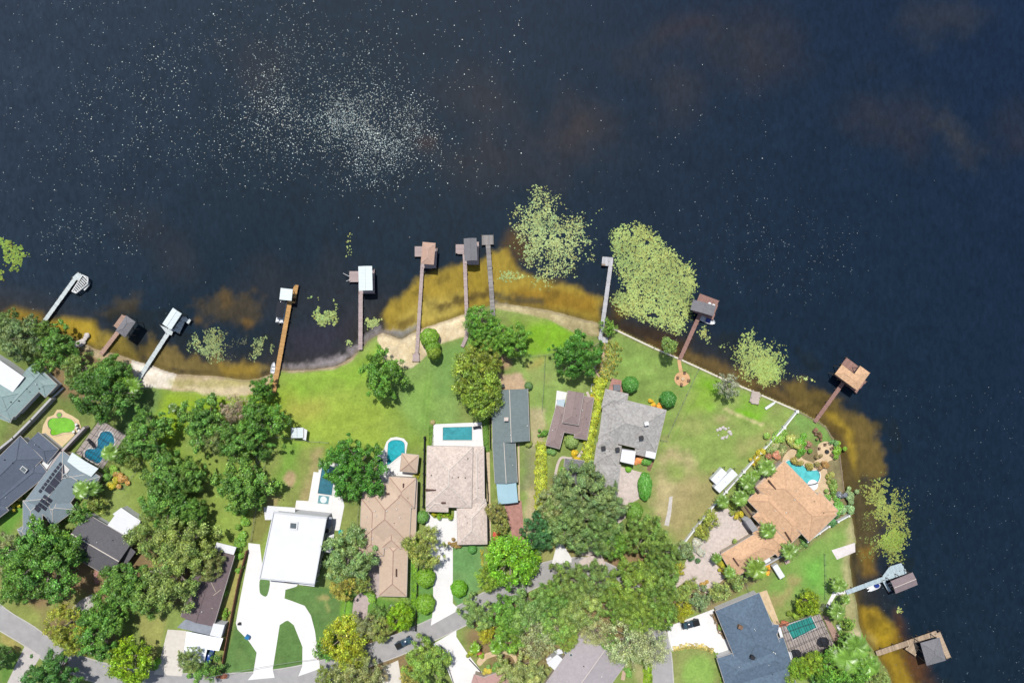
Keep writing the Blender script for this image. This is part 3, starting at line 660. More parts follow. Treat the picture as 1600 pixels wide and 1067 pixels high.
def palm_trunk(name, hgt):
    bm = bmesh.new(); z = -.3; i = 0
    while z < hgt: add_tube(bm, (0, 0, z), (0, 0, min(hgt, z + .35)), .19 if i % 2 else .16, .14, 8); z += .33; i += 1
    me = bpy.data.meshes.new(name); bm.to_mesh(me); bm.free(); me.materials.append(M_palmbark); return me
PALM = [(palm_mesh('palm_crown', 2.7, 5.6, s), palm_trunk('palm_trunk', 5.6), 2.7, 5.6) for s in (1, 2)]
BALL = [ball_mesh('clipped_foliage', 1, 1.6, 4200, .13, s) for s in (1, 2)]
SHRUB = [shrub_mesh('shrub_foliage', s) for s in (1, 2, 3, 4)]
LG = (88, 132, 50)
def colour(o, rgb, g=1.38):
    m = rgb[1]; q = 2.55 - 1.35 * min(1, max(0, (m - 96) / 84)); rgb = (rgb[0] * 1.07, rgb[1], rgb[2] * .95); a = [min(.75, v * g * q / K) for v in lin(rgb)]; o.color = (a[0], a[1], a[2], 1)
_ti = [0]
CATS = {'big': ('oak_tree', 'tree'), 'oak': ('oak_tree', 'tree'), 'round': ('broadleaf_tree', 'tree'), 'small': ('small_tree', 'tree'), 'fine': ('feathery_tree', 'tree'), 'bare': ('mossy_oak_tree', 'tree'),
        'moss': ('mossy_oak_tree', 'tree')}
def tree(x, y, r, key, rgb, label, hs=1.0, group='trees among the houses', lift=0):
    """x,y: crown centre on the photo, r: crown radius in photo px"""
    if key == 'big' and x > 850 and y > 740: r *= .90; rgb = (rgb[0] * .98, rgb[1] * .95, rgb[2] * 1.10)
    _ti[0] += 1; k = _ti[0]; var = PROTO[key]; cm, tm, pr, ph = var[k % len(var)]
    s = r * S * 1.03 / pr; z = (s * .55 + .45) * hs * 1.22 if pr > 3 else s * hs * 1.15
    zc = ph * z * .62 + lift; wx, wy = W(x, y, zc)
    nm, cat = CATS[key]
    t = thing(nm, label, cat, (wx, wy, 0), (k * 2.399) % 6.283, group, (s, s, z))
    c = mesh_obj('crown', cm, t, False); colour(c, rgb); b_ = mesh_obj('trunk', tm, t, False)
    if lift: c.location = (0, 0, lift / z); b_.scale = (1, 1, (ph * z + lift) / (ph * z))
    return t
def palm(x, y, r, label, rgb=(96, 140, 62), h=1.0):
    _ti[0] += 1; k = _ti[0]; cm, tm, pr, ph = PALM[k % 2]; s = r * S / pr; z = h * (.5 + .5 * s)
    wx, wy = W(x, y, ph * z)
    t = thing('palm_tree', label, 'palm', (wx, wy, 0), k * 1.3, 'palms in the gardens', (s, s, z))
    c = mesh_obj('crown', cm, t, False); colour(c, rgb, 1.15); mesh_obj('trunk', tm, t, False); return t
def ball(x, y, r, label, rgb=(84, 136, 40), h=1.6, name='clipped_bush', ry=None, rz=0.0):
    _ti[0] += 1; s = r * S; zz = h * min(1.4, s) if s > 1 else h * s
    wx, wy = W(x, y, zz * .5); o = mesh_obj(name, BALL[_ti[0] % 2]); o.location = (wx, wy, 0); o.scale = (s, (ry or r) * S, zz / 1.6)
    o.rotation_euler = (0, 0, rz); colour(o, rgb, 1.5); return tag(o, label, 'bush', 'rounded garden bushes')
def shrub(x, y, r, label, rgb=LG, h=1.3, name='shrub', ry=None, group='garden shrubs'):
    _ti[0] += 1; k = _ti[0]; s = r * S / .95; wx, wy = W(x, y, h * .5); o = mesh_obj(name, SHRUB[k % 4]); o.location = (wx, wy, 0)
    o.scale = (s, (ry or r) * S / .95, h); o.rotation_euler = (0, 0, (k * 2.4) % 6.28 if not ry else 0); colour(o, rgb, 1.55); return tag(o, label, 'shrub', group)
def hedge(pts, w, h, rgb, label, name='hedge', seed=1, ls=.30, dens=75, ragged=.25, hue=.14):
    rng = np.random.default_rng(seed); pw = [Vector(W(x, y, h * .8)) for x, y in pts]; V = []; Ps = []; Ns = []
    ww = (w if isinstance(w, (list, tuple)) else [w] * len(pts))
    for i in range(len(pw) - 1):
        a, b = pw[i], pw[i + 1]; L = (b - a).length; n = int(L * (ww[i] * S + 2 * h) * dens); d = (b - a).normalized(); nn = Vector((-d.y, d.x))
        t = rng.uniform(0, 1, n); hw = (ww[i] + (ww[i + 1] - ww[i]) * t) * S / 2 * 1.12; th = rng.uniform(-.25, math.pi + .25, n)
        rg = 1 + ragged * (np.array([_tab[int(q * L * 1.1) % 256, (seed * 7 + (1 if u < 1.57 else 9)) % 256] for q, u in zip(t, th)]) - .5) * 2
        cx = np.cos(th); sx = np.sin(th); sq = 1 / np.maximum(np.abs(cx), np.abs(sx)) ** .6
        off = cx * sq * hw * rg; z = np.clip(sx, 0, 1) * sq * h * (1 - ragged * .4 * rng.random(n))
        P = np.stack([a.x + d.x * L * t + nn.x * off, a.y + d.y * L * t + nn.y * off, np.clip(z, .03, h * 1.15)], 1); P += rng.normal(0, .06, P.shape)
        Ps.append(P); Ns.append(np.stack([nn.x * cx, nn.y * cx, sx], 1))
    P = np.concatenate(Ps); N = np.concatenate(Ns); V, F = leaf_quads(P, N, ls, rng, flat=.55); n = len(P)
    lv = rng.uniform(.65, 1.35, n); hs = rng.normal(0, hue, n)
    lv *= .55 + .85 * vnoise(P[:, 0] + 500, P[:, 1] + 500, .9)
    me = np_mesh(name, V, F, np.repeat(np.stack([lv * (1 + hs), lv, lv * (1 - hs), np.ones(n)], 1), 4, 0), M_leaf)
    o = mesh_obj(name, me); colour(o, rgb, 1.5); return tag(o, label, 'hedge')

DK, MD, LT, OL, GR, YL = (62, 98, 44), (78, 118, 50), (104, 146, 54), (104, 124, 58), (118, 128, 92), (150, 164, 40)
T = tree
# ---- west shore
T(28, 527, 34, 'moss', (92, 118, 72), 'wide grey-green oak at the left frame edge on the lake shore')
T(8, 508, 20, 'oak', (88, 116, 66), 'small grey-green oak crown cut by the left frame edge above the lawn')
T(66, 515, 17, 'oak', (92, 124, 60), 'oak on the shore beside the foot of the westernmost white dock')
T(90, 543, 30, 'oak', MD, 'green oak between the westernmost dock and the teal-roofed house')
T(62, 572, 14, 'small', MD, 'small tree beside the teal roof by the shore')
T(125, 578, 28, 'fine', (104, 132, 66), 'grey-green feathery tree over the teal house corner, beside the dense dark oak')
T(155, 612, 46, 'big', (64, 102, 42), 'large dense dark oak above the green-water pool')
T(172, 580, 24, 'oak', MD, 'mid-green oak crown nearest the foot of the brown dock with a grey boathouse')
T(190, 590, 18, 'round', LT, 'lighter green tree at the edge of the white sand beach')
palm(208, 604, 15, 'palm leaning over the start of the white sand beach')
T(232, 678, 36, 'oak', MD, 'oak standing alone on the lawn right of the screened blue pool')
palm(270, 637, 9, 'very small palm alone on the yellow-green lawn', (70, 100, 50), .6)
T(212, 690, 20, 'small', MD, 'small oak just left of the lone oak by the screened pool')
palm(172, 707, 15, 'palm hanging over the right edge of the screened blue pool')
T(196, 712, 16, 'small', (70, 104, 44), 'dark shrubby tree behind the palm by the screened pool')
T(205, 722, 14, 'small', OL, 'olive shrubby tree on the fence line below the screened pool')
shrub(178, 735, 10, 'light green shrub on the bed below the screened pool', LT)
shrub(188, 745, 10, 'reddish brown shrub in the bed on the fence line', (150, 126, 70))
shrub(175, 758, 9, 'bright yellow shrub in the bed right of the solar roof', (176, 180, 50))
shrub(166, 745, 8, 'dark green shrub beside the white lanai roof', MD)
palm(128, 765, 17, 'large palm over the right side of the solar-panel roof', (88, 126, 60))
palm(146, 762, 13, 'palm between the solar-panel roof and the yellow shrub', (80, 120, 56))
T(150, 786, 14, 'small', OL, 'olive shrubby tree between the solar roof and the white flat roof')
T(122, 805, 17, 'small', MD, 'green bushy tree at the upper corner of the dark gabled roof')
shrub(138, 792, 11, 'dark green shrub touching the dark gabled roof', (66, 104, 40))
shrub(20, 787, 7, 'yellow shrub between the two dark slate roofs', (170, 176, 60)); shrub(30, 776, 9, 'brownish shrub between the slate roof and the solar roof', (130, 124, 66)); shrub(40, 768, 9, 'dark shrub in the strip left of the solar roof', (74, 96, 44))
T(62, 880, 58, 'big', (74, 116, 46), 'huge round oak left of the lawn at lower left')
T(12, 866, 30, 'moss', (110, 122, 84), 'grey mossy tree at the left frame edge over the pink driveway')
T(80, 850, 26, 'round', (92, 136, 52), 'bright oak crown touching the solar-panel house from below')
T(25, 915, 26, 'oak', MD, 'oak beside the road at the left frame edge')
T(108, 868, 22, 'oak', (60, 92, 42), 'dark oak crown between the huge round oak and the dark gabled roof')
# ---- centre left oaks
T(318, 656, 38, 'oak', MD, 'leftmost oak of the clump in the middle of the west lawn')
T(368, 640, 24, 'bare', (120, 120, 92), 'greyish half-bare oak at the top of the west lawn clump')
T(412, 660, 36, 'oak', (74, 116, 44), 'right-hand oak of the west lawn clump, nearest the small shed')
T(366, 690, 32, 'oak', MD, 'lowest oak of the west lawn clump')
T(336, 682, 26, 'moss', (98, 118, 66), 'mossy oak in the middle of the west lawn clump')
T(412, 706, 13, 'small', (60, 96, 40), 'small dark tree over the aluminium boat trailer')
T(374, 755, 42, 'oak', (80, 118, 48), 'open-crowned oak on the lawn left of the white villa terrace')
T(400, 772, 20, 'oak', MD, 'small oak crown beside the wire fence left of the white villa')
T(300, 742, 26, 'oak', (80, 116, 50), 'oak with thin pale branches above the largest dark oak cluster')
T(262, 748, 38, 'oak', (76, 114, 48), 'broad oak above the white flat roof')
T(255, 790, 36, 'oak', MD, 'dark oak right of the white flat roof')
T(300, 800, 24, 'oak', (70, 108, 42), 'dark oak crown reaching into the lawn below the open-crowned oak')
T(290, 850, 46, 'moss', (104, 128, 62), 'big olive mossy oak above the long brown roof')
T(238, 838, 36, 'moss', (96, 122, 60), 'mossy oak between the dark gabled roof and the big olive oak')
T(268, 905, 48, 'moss', (98, 124, 60), 'big olive mossy oak left of the long brown roof')
T(322, 882, 26, 'moss', (100, 114, 64), 'mossy oak hanging over the upper end of the long brown roof')
T(230, 930, 34, 'oak', (84, 118, 52), 'green oak over the dirt yard left of the long brown roof')
T(188, 915, 36, 'oak', MD, 'green oak just right of the curved brick path')
T(170, 955, 34, 'oak', (80, 122, 48), 'green oak at the bend of the road at lower left')
T(150, 992, 38, 'oak', (74, 116, 46), 'broad green oak beside the lower-left road')
T(100, 978, 32, 'fine', (150, 166, 66), 'pale yellow-green feathery tree over the road')
T(118, 1000, 24, 'fine', (136, 156, 58), 'yellow-green feathery tree just below the paler one over the road')
T(204, 1035, 34, 'round', (118, 158, 30), 'bright lime-green round tree at the bottom left road')
T(78, 1056, 38, 'big', (62, 104, 50), 'dark green tree cut by the bottom frame edge beside the pale driveway')
T(-4, 1030, 18, 'round', (60, 94, 44), 'dark tree cut by the lower left frame edge')
T(295, 1032, 19, 'fine', (104, 128, 72), 'feathery tree standing on the worn concrete apron')
T(330, 1045, 17, 'small', MD, 'small green tree beside the carport')
shrub(246, 1032, 8, 'round green bush at the left edge of the worn concrete apron', (96, 150, 40)); shrub(310, 1050, 10, 'low green shrub left of the small tree by the carport', MD); shrub(342, 1052, 8, 'reddish brown shrub at the end of the brown fence', (112, 76, 60))
T(408, 609, 19, 'oak', (70, 112, 44), 'small oak at the foot of the orange timber dock')
shrub(350, 928, 9, 'bright green shrub between the long brown roof and the fence', LT); shrub(352, 960, 6, 'small green shrub by the brown fence', LT)
for q, wd_ in zip(((380, 800, 9), (384, 816, 9), (378, 836, 10), (372, 852, 9), (368, 868, 8), (372, 890, 6)), ('topmost', 'second from the top', 'third from the top', 'third from the bottom', 'second from the bottom', 'lowest')):
    shrub(q[0], q[1], q[2], 'green shrub, ' + wd_ + ' in the row by the villa fence', (96, 140, 52), group='shrub row by the villa fence')
# ---- centre
T(597, 582, 36, 'oak', (80, 124, 46), 'leafy oak alone on the open lawn near the shore')
T(551, 733, 47, 'big', (60, 108, 38), 'very dense dark green tree between the long dark pool and the arched pool')
T(542, 872, 42, 'moss', (96, 128, 74), 'grey-green tree between the white villa and the brown hip roof')
T(537, 915, 24, 'fine', (156, 160, 74), 'yellowish feathery tree below the grey-green tree by the white villa')
T(568, 912, 16, 'small', OL, 'olive small tree over the pink brick driveway')
T(535, 1000, 34, 'round', (156, 176, 50), 'bright yellow flowering tree beside the road')
T(548, 1030, 22, 'round', (140, 164, 56), 'smaller yellow flowering tree touching the road below the brighter one')
T(512, 1012, 20, 'small', MD, 'green tree left of the yellow flowering tree')
T(556, 1056, 34, 'moss', (112, 128, 76), 'grey-green tree at the bottom edge left of the pale driveway')
T(515, 1062, 22, 'fine', OL, 'olive tree at the bottom edge beside the road')
T(590, 1054, 16, 'small', (116, 118, 92), 'greyish tree right of the grey-green tree at the bottom edge')
T(570, 978, 22, 'moss', (114, 130, 84), 'grey-green tree right of the yellow flowering tree')
T(592, 984, 20, 'moss', (124, 146, 74), 'light olive tree in the planting above the parked pickup')
T(624, 966, 21, 'round', (120, 166, 34), 'bright green tree at the end of the clipped hedge above the pickup')
T(592, 958, 14, 'small', (84, 116, 56), 'small dark tree in the middle of the front planting')
palm(613, 951, 8, 'small palm on the front lawn of the brown house', (60, 84, 60), .5)
shrub(582, 932, 10, 'green shrub at the lower left corner of the brown house', (96, 138, 54)); shrub(632, 936, 8, 'green shrub at the lower right corner of the brown house', (110, 148, 62))
shrub(572, 770, 6, 'purplish shrub by the round bay of the brown roof', (110, 96, 84))
T(664, 858, 31, 'fine', (128, 146, 72), 'olive feathery tree between the brown house and the white driveway')
ball(665, 903, 15, 'upper of two clipped round bushes left of the white driveway', (84, 124, 32), 3)
ball(664, 944, 15.5, 'lower of two clipped round bushes left of the white driveway', (84, 124, 32), 3)
ball(717, 920, 13, 'clipped round bush on the lawn right of the white driveway', (80, 132, 30), 2.8)
ball(660, 808, 10, 'dark round bush at the top corner of the white driveway', (74, 116, 54), 2.2)
ball(738, 858, 7, 'dark clipped bush at the front of the tile-roofed house', (60, 110, 52), 1.6)
shrub(712, 851, 7, 'reddish plant at the corner of the tile-roofed garage', (112, 100, 60)); shrub(688, 801, 6, 'small leafy plant in the entrance court of the tile-roofed house', (110, 156, 40)); shrub(700, 799, 7, 'spiky plant in the entrance court', (120, 160, 30)); shrub(678, 803, 5, 'yellow-green edging plant beside the entrance', (170, 180, 40))
T(798, 880, 40, 'round', (98, 152, 36), 'large lime-green tree beside the red brick drive')
T(765, 902, 22, 'fine', (124, 160, 52), 'smaller lime tree at the left of the large lime tree')
T(832, 870, 14, 'small', (110, 160, 30), 'small lime tree at the right side of the large lime tree')
T(775, 800, 16, 'fine', (118, 124, 70), 'olive shrubby tree left of the red brick drive')
T(783, 822, 13, 'fine', (150, 166, 90), 'pale feathery shrub beside the red brick drive')
shrub(776, 834, 8, 'dark red shrub beside the red brick drive', (140, 62, 56)); shrub(777, 858, 8, 'rusty red shrub above the lime-green tree', (160, 84, 60)); shrub(787, 842, 7, 'green shrub between the two red shrubs', MD)
T(745, 958, 27, 'moss', (104, 138, 72), 'grey-green oak below the road at centre')
T(790, 955, 26, 'oak', (84, 130, 52), 'green oak below the road, right of the grey-green oak')
T(825, 950, 36, 'moss', (92, 128, 64), 'big mossy oak in the wood below the road')
T(838, 990, 34, 'bare', (112, 132, 84), 'half-bare mossy oak over the curving garden path')
T(795, 992, 28, 'oak', (90, 130, 48), 'green oak above the curving garden path')
T(760, 988, 16, 'small', (170, 176, 50), 'yellow-leaved small tree above the palm')
palm(776, 1010, 13, 'palm at the top of the curving garden path', (96, 146, 50)); palm(742, 1012, 10, 'small palm right of the lower white driveway', (110, 160, 50))
for q in ((735, 1020, 6, (130, 150, 40), 'yellow-green bush beside the lower white driveway'), (748, 1018, 7, (120, 70, 60), 'dark red bush beside the lower white driveway'), (752, 1024, 6, (120, 156, 50), 'green bush at the start of the curving path'),
          (762, 1046, 7, (190, 186, 80), 'yellow flowering bush inside the curve of the path'), (776, 1042, 9, (90, 128, 60), 'green bush inside the curve of the path'), (790, 1034, 8, (120, 150, 60), 'light bush inside the curve near the path end'),
          (770, 1056, 8, (120, 140, 60), 'bush beside the pinkish roof at the bottom edge'), (785, 1048, 7, (160, 160, 80), 'pale bush beside the pinkish roof')):
    shrub(*q[:3], q[4], q[3])
T(812, 1052, 35, 'moss', (120, 140, 80), 'olive mossy tree at the bottom edge left of the grey roof')
T(842, 1018, 15, 'bare', (124, 138, 86), 'half-bare tree above the olive mossy tree at the bottom')
T(666, 1040, 34, 'oak', (104, 138, 60), 'broad tree between the two pale driveways at the bottom edge')
T(642, 1056, 18, 'fine', (150, 150, 80), 'dry olive tree beside the leftmost bottom driveway')
T(842, 832, 27, 'big', (52, 92, 54), 'dark blue-green tree at the lower left of the giant oak')
T(840, 862, 7, 'small', (100, 140, 90), 'small pale tree at the road edge below the dark blue-green tree')
T(905, 765, 46, 'big', (92, 122, 66), 'giant oak crown over the small grey garage')
T(945, 790, 36, 'big', (96, 126, 68), 'giant oak crown over the paver driveway')
T(890, 815, 46, 'big', (90, 122, 60), 'giant oak crown in the middle beside the dark blue-green tree')
T(935, 830, 40, 'big', (86, 120, 56), 'giant oak crown at the lower right over the driveway end')
T(958, 852, 22, 'round', (84, 124, 46), 'smaller round tree crown at the lower right of the giant oak')
T(865, 790, 26, 'moss', (116, 136, 86), 'pale mossy oak crown at the left of the giant oak')
shrub(893, 732, 12, 'shrubby crown over the small grey garage roof', (96, 122, 66), 3)
T(890, 912, 36, 'big', (94, 126, 54), 'oak crown over the road bend, left of two')
T(928, 906, 30, 'big', (90, 122, 58), 'oak crown over the road bend, right of two')
T(862, 938, 32, 'big', (84, 124, 50), 'oak crown between the road bend and the mossy wood')
T(905, 950, 36, 'moss', (104, 130, 66), 'mossy oak below the road bend')
T(866, 976, 32, 'moss', (100, 138, 62), 'mossy oak above the grey-mauve roof')
T(928, 984, 26, 'bare', (116, 132, 82), 'pale-branched oak above the grey-mauve roof')
T(886, 1000, 17, 'fine', (112, 138, 60), 'green crown hanging over the grey-mauve roof')
T(1012, 840, 36, 'big', (92, 126, 50), 'oak crown below the round dark bush at the driveway')
T(1035, 868, 30, 'big', (88, 122, 50), 'oak crown at the end of the long white fence')
T(985, 915, 42, 'big', (98, 132, 46), 'great bright oak crown, left of the pair right of the road bend')
T(1025, 915, 40, 'big', (90, 124, 48), 'great bright oak crown, right of the pair beside the paver driveway')
T(1000, 955, 40, 'big', (96, 130, 46), 'great bright oak crown below the pair')
T(960, 945, 30, 'big', (92, 128, 50), 'oak crown at the left side of the great bright oaks')
T(1035, 962, 24, 'round', (88, 122, 50), 'oak crown beside the blue house driveway')
T(985, 1005, 40, 'bare', (124, 148, 96), 'pale silvery tree with bare branches by the bend in the road')
T(1020, 1012, 30, 'bare', (126, 146, 98), 'silvery tree leaning over the road at right')
T(953, 1004, 14, 'fine', (122, 164, 88), 'small fresh green tree beside the silvery tree')
T(962, 1024, 14, 'bare', (124, 146, 96), 'silvery tree over the corner of the grey-mauve roof')
shrub(983, 1050, 8, 'green shrub between the sandy path and the hedge by the road', MD)
# ---- centre top
T(750, 503, 25, 'round', (84, 132, 48), 'tree covering the foot of the old grey dock')
T(795, 532, 30, 'oak', (86, 132, 48), 'oak on the shore lawn right of the old grey dock')
T(760, 530, 26, 'oak', (88, 130, 50), 'tree crown below the one covering the dock foot')
T(742, 590, 38, 'round', (104, 130, 46), 'large olive-yellow tree above the white rectangular pool')
T(752, 560, 30, 'fine', (116, 134, 52), 'olive tree crown at the top of the olive-yellow pair')
T(755, 625, 30, 'round', (98, 126, 46), 'olive-yellow tree leaning on the long slate roof')
ball(671, 528, 15, 'upper round bush at the edge of the sand beach', (96, 138, 44), 3.6)
ball(676, 543, 12, 'middle round bush at the edge of the sand beach', (88, 130, 44), 3.4)
ball(678, 552, 11, 'lowest round bush by the sand beach, casting a round shadow', (112, 142, 56), 4.4)
T(902, 556, 36, 'big', (64, 112, 42), 'dense round dark green tree near the shore left of the hedge')
T(950, 511, 13, 'small', (98, 140, 54), 'small tree at the foot of the grey-white L-shaped dock')
T(1045, 541, 13.5, 'small', (116, 148, 76), 'small light tree on the seawall left of the reddish dock', 1.0, lift=5.2)
ball(985, 601, 13, 'clipped round bush above the grey shingle roof', (58, 106, 42), 2.6)
ball(1044, 624, 13, 'clipped round bush right of the grey shingle roof', (48, 96, 38), 2.6)
ball(1008, 760, 11, 'tall oval clipped bush right of the paver driveway', (66, 118, 44), 2.4, ry=22)
ball(991, 799, 14, 'dark clipped round bush at the end of the paver driveway', (74, 110, 40), 3)
T(1137, 603, 20, 'bare', (124, 142, 110), 'silver-grey tree on the seawall right of the round patio', 1.1)
ball(826, 603, 6.5, 'small round bush at the upper right corner of the long slate roof', (66, 96, 56), 1.5)
ball(676, 660, 4, 'small round bush at the corner of the white rectangular pool deck', (120, 116, 80), 1)
ball(893, 690, 11, 'leafy bush in the court of the small brown house', (104, 132, 72), 2.2); ball(879, 738, 5, 'green oval bush beside the path above the small garage', (84, 140, 30), 1.4, ry=9)
ball(982, 733, 5, 'small bright green bush below the white square roof', (100, 160, 40), 1.1); ball(826, 693, 6, 'bush at the lower right of the long slate roof', (104, 124, 60), 1.4)
shrub(862, 704, 8, 'dark green shrub below the small brown house', (80, 116, 62)); shrub(850, 677, 6, 'green shrub at the left wall of the small brown house', (80, 126, 50)); shrub(898, 708, 8, 'yellow flowering shrub in the court of the small brown house', (190, 176, 40)); shrub(926, 620, 6, 'yellow shrub at the corner of the yellow hedge', (180, 170, 40))
shrub(1010, 722, 9, 'dark green shrub beside the white porch roof', (70, 116, 46)); shrub(999, 718, 8, 'rusty ground plant in the brown bed', (170, 120, 70), .6)
shrub(1020, 632, 6, 'yellow flowering shrub at the top right of the shingle roof', (196, 176, 40), .8); shrub(1030, 636, 6, 'orange flowering shrub at the right of the shingle roof', (190, 140, 50), .8); shrub(1036, 645, 5, 'yellow shrub below the orange flowering one', (180, 170, 60), .8)
# ---- east gardens
for q in ((1216, 684, 13, (110, 150, 60), 'light green shrub beside the white fence near the lake'), (1236, 686, 11, (150, 166, 90), 'pale shrub above the turquoise pool'), (1205, 697, 12, (100, 120, 70), 'greyish shrub on the fence line above the turquoise pool'),
          (1249, 692, 10, (84, 136, 40), 'bright green shrub right of the pale shrub'), (1252, 704, 9, (74, 124, 36), 'green shrub left of the round stone patio'), (1220, 704, 11, (120, 130, 90), 'silvery shrub above the turquoise pool'),
          (1213, 712, 9, (140, 104, 84), 'brownish shrub between fence and orange roof'), (1188, 705, 8, (170, 170, 50), 'yellow shrub along the white fence'), (1182, 716, 7, (176, 172, 56), 'second yellow shrub along the white fence'),
          (1241, 719, 8, (110, 110, 56), 'bronze shrub at the top edge of the turquoise pool'), (1264, 727, 8, (110, 112, 60), 'bronze shrub at the right edge of the turquoise pool'), (1238, 753, 7, (130, 136, 60), 'olive bush between the turquoise pool and the orange roof'),
          (1307, 705, 9, (110, 156, 50), 'green shrub right of the round stone patio'), (1305, 692, 6, (90, 130, 80), 'shrub at the tip of the peninsula lawn'), (1290, 727, 7, (120, 100, 60), 'bronze shrub below the round stone patio'), (1296, 742, 8, (120, 130, 70), 'olive shrub at the curve of the stone patio'),
          (1302, 760, 9, (100, 130, 60), 'green shrub in the bed right of the turquoise pool'), (1311, 772, 7, (90, 100, 110), 'blue-grey shrub at the lower end of the pool bed'), (1291, 776, 8, (90, 130, 60), 'green shrub beside the lower pool patio'),
          (1310, 795, 13, (84, 130, 56), 'leafy shrub at the east corner of the orange roof'), (1328, 776, 9, (120, 150, 104), 'pale reed clump on the shore below the peninsula'), (1328, 796, 10, (110, 146, 100), 'larger pale reed clump on the shore'),
          (1264, 694, 6, (120, 96, 84), 'brown ground plant left of the round patio'), (1273, 672, 5, (110, 90, 76), 'brown plant on the lawn above the round patio'), (1281, 680, 5, (104, 92, 70), 'brown tuft nearer the peninsula tip'), (1276, 713, 5, (110, 104, 74), 'dry tuft at the lower left of the round patio'),
          (1298, 815, 9, (60, 100, 60), 'dark shrub at the white wall by the east lawn'), (1270, 832, 7, (90, 120, 70), 'shrub along the right wall of the orange house'), (1256, 846, 7, (84, 120, 66), 'low shrub along the lower right wall of the orange house'),
          (1157, 803, 7, (170, 170, 50), 'yellow shrub at the entrance of the orange house'), (1148, 790, 8, (130, 150, 60), 'olive shrub beside the entrance driveway'), (1147, 845, 5, (120, 146, 80), 'small bush at the garage corner of the orange house'),
          (1127, 880, 7, (150, 156, 50), 'yellow-green shrub left of the orange garage'), (1131, 893, 6, (170, 160, 40), 'yellow shrub at the tip of the paver driveway'), (1186, 872, 6, (110, 140, 70), 'bush below the orange garage')):
    shrub(*q[:3], q[4], q[3])
for q in ((1198, 731, 16, 'palm left of the top corner of the orange roof'), (1168, 753, 15, 'palm in the middle of the fence garden'), (1157, 778, 15, 'palm above the orange house entrance'), (1129, 783, 12, 'palm over the top of the paver driveway'),
          (1180, 742, 10, 'small palm between two larger palms by the white fence'), (1173, 765, 8, 'small dark palm beside the entrance roof'), (1200, 829, 15, 'palm growing through the roof gap of the orange house'), (1234, 861, 15, 'palm at the bottom corner of the orange roof'),
          (1140, 894, 11, 'palm at the lower end of the paver driveway'), (1120, 872, 9, 'small palm left of the orange garage roof'), (1311, 914, 14, 'palm over the land end of the white lower dock'), (1308, 956, 15, 'palm beside the screened pool near the lake'), (1321, 936, 9, 'palm sapling right of the white stepping path')):
    palm(q[0], q[1], q[2], q[3], (92, 130, 62))
palm(1182, 889, 19, 'big palm with orange fruit below the orange house', (100, 136, 56))
shrub(1196, 893, 8, 'orange-tipped shrub beside the big palm', (190, 150, 50))
for q in ((1110, 812, 14, (140, 158, 70), 'yellow-green palm-like tree at the fence left of the paver driveway'), (1099, 831, 13, (150, 166, 74), 'light palm-like tree at the left edge of the paver driveway'), (1071, 860, 15, (110, 134, 92), 'grey-green tree at the corner of the white fence'),
          (1058, 890, 12, (168, 178, 60), 'yellow-green round tree at the lower left of the paver driveway'), (1124, 924, 17, (130, 152, 84), 'pale green leafy tree above the blue slate roof'), (1152, 908, 15, (128, 158, 88), 'pale green leafy tree near the big palm'), (1096, 935, 17, (104, 130, 88), 'grey-green tree above the parked car'),
          (1066, 926, 15, (124, 150, 74), 'light green tree left of the grey-green tree'), (1080, 912, 11, (120, 140, 70), 'small olive tree inside the paver turnaround'), (1070, 950, 13, (156, 170, 40), 'bright yellow-green bush above the blue house driveway'), (1064, 964, 9, (130, 140, 50), 'olive bush at the road end of the blue house driveway')):
    tree(q[0], q[1], q[2], 'small', q[3], q[4], 1.0, 'small trees in the east gardens')
shrub(1090, 848, 12, 'silvery blue agave-like clump by the white fence', (150, 160, 150)); shrub(1080, 868, 8, 'dark green shrub beside the grey-green tree', (60, 96, 56)); shrub(1098, 913, 6, 'red-tinged shrub inside the turnaround', (140, 120, 60)); shrub(1110, 930, 7, 'dark shrub left of the pale leafy tree', (70, 100, 60))
T(1264, 943, 19, 'round', (112, 140, 34), 'round yellow-green tree at the screened pool')
shrub(1243, 962, 8, 'green shrub left of the round yellow-green tree', (110, 140, 50)); shrub(1226, 972, 6, 'reddish shrub at the corner of the screened pool', (150, 104, 84)); shrub(1253, 958, 6, 'light shrub below the round yellow-green tree', (130, 156, 50))
shrub(1141, 998, 7, 'small palm-like shrub at the blue house entrance', (110, 146, 90)); shrub(1126, 978, 6, 'low shrub on the left wall of the blue house', (120, 150, 80)); shrub(1282, 952, 6, 'dark shrub where the white path meets the pool screen', (70, 80, 60))
for q in ((1338, 1010, 22, 'palm', 'palm on the shore above the timber dock'), (1322, 1030, 24, 'palm', 'tall palm among the trees left of the timber dock'), (1306, 1020, 14, 'palm', 'palm just below the screened pool corner'), (1358, 1040, 20, 'palm', 'palm right at the waterline below the timber dock')):
    palm(q[0], q[1], q[2], q[4], (92, 136, 60))
T(1300, 1046, 26, 'round', (84, 132, 46), 'green tree at the bottom edge right of the blue house')
T(1340, 1045, 26, 'oak', (84, 132, 52), 'green tree at the bottom edge by the water')
T(1368, 1062, 22, 'fine', (120, 146, 80), 'pale green tree at the bottom shore edge')
T(1272, 1036, 18, 'round', (122, 156, 50), 'yellow-green tree below the screened pool')
T(1252, 1046, 17, 'round', (108, 148, 44), 'green tree touching the white porch of the blue house')
T(1232, 1056, 14, 'small', (116, 150, 50), 'small green tree at the bottom of the blue house')
T(1318, 998, 12, 'small', (96, 140, 60), 'small tree on the shore right of the pool screen')
T(1325, 975, 11, 'small', (110, 150, 60), 'small light tree beside the sandy shore patch')
T(1282, 1062, 16, 'small', (84, 126, 60), 'dark green tree cut by the bottom edge near the grey slab')
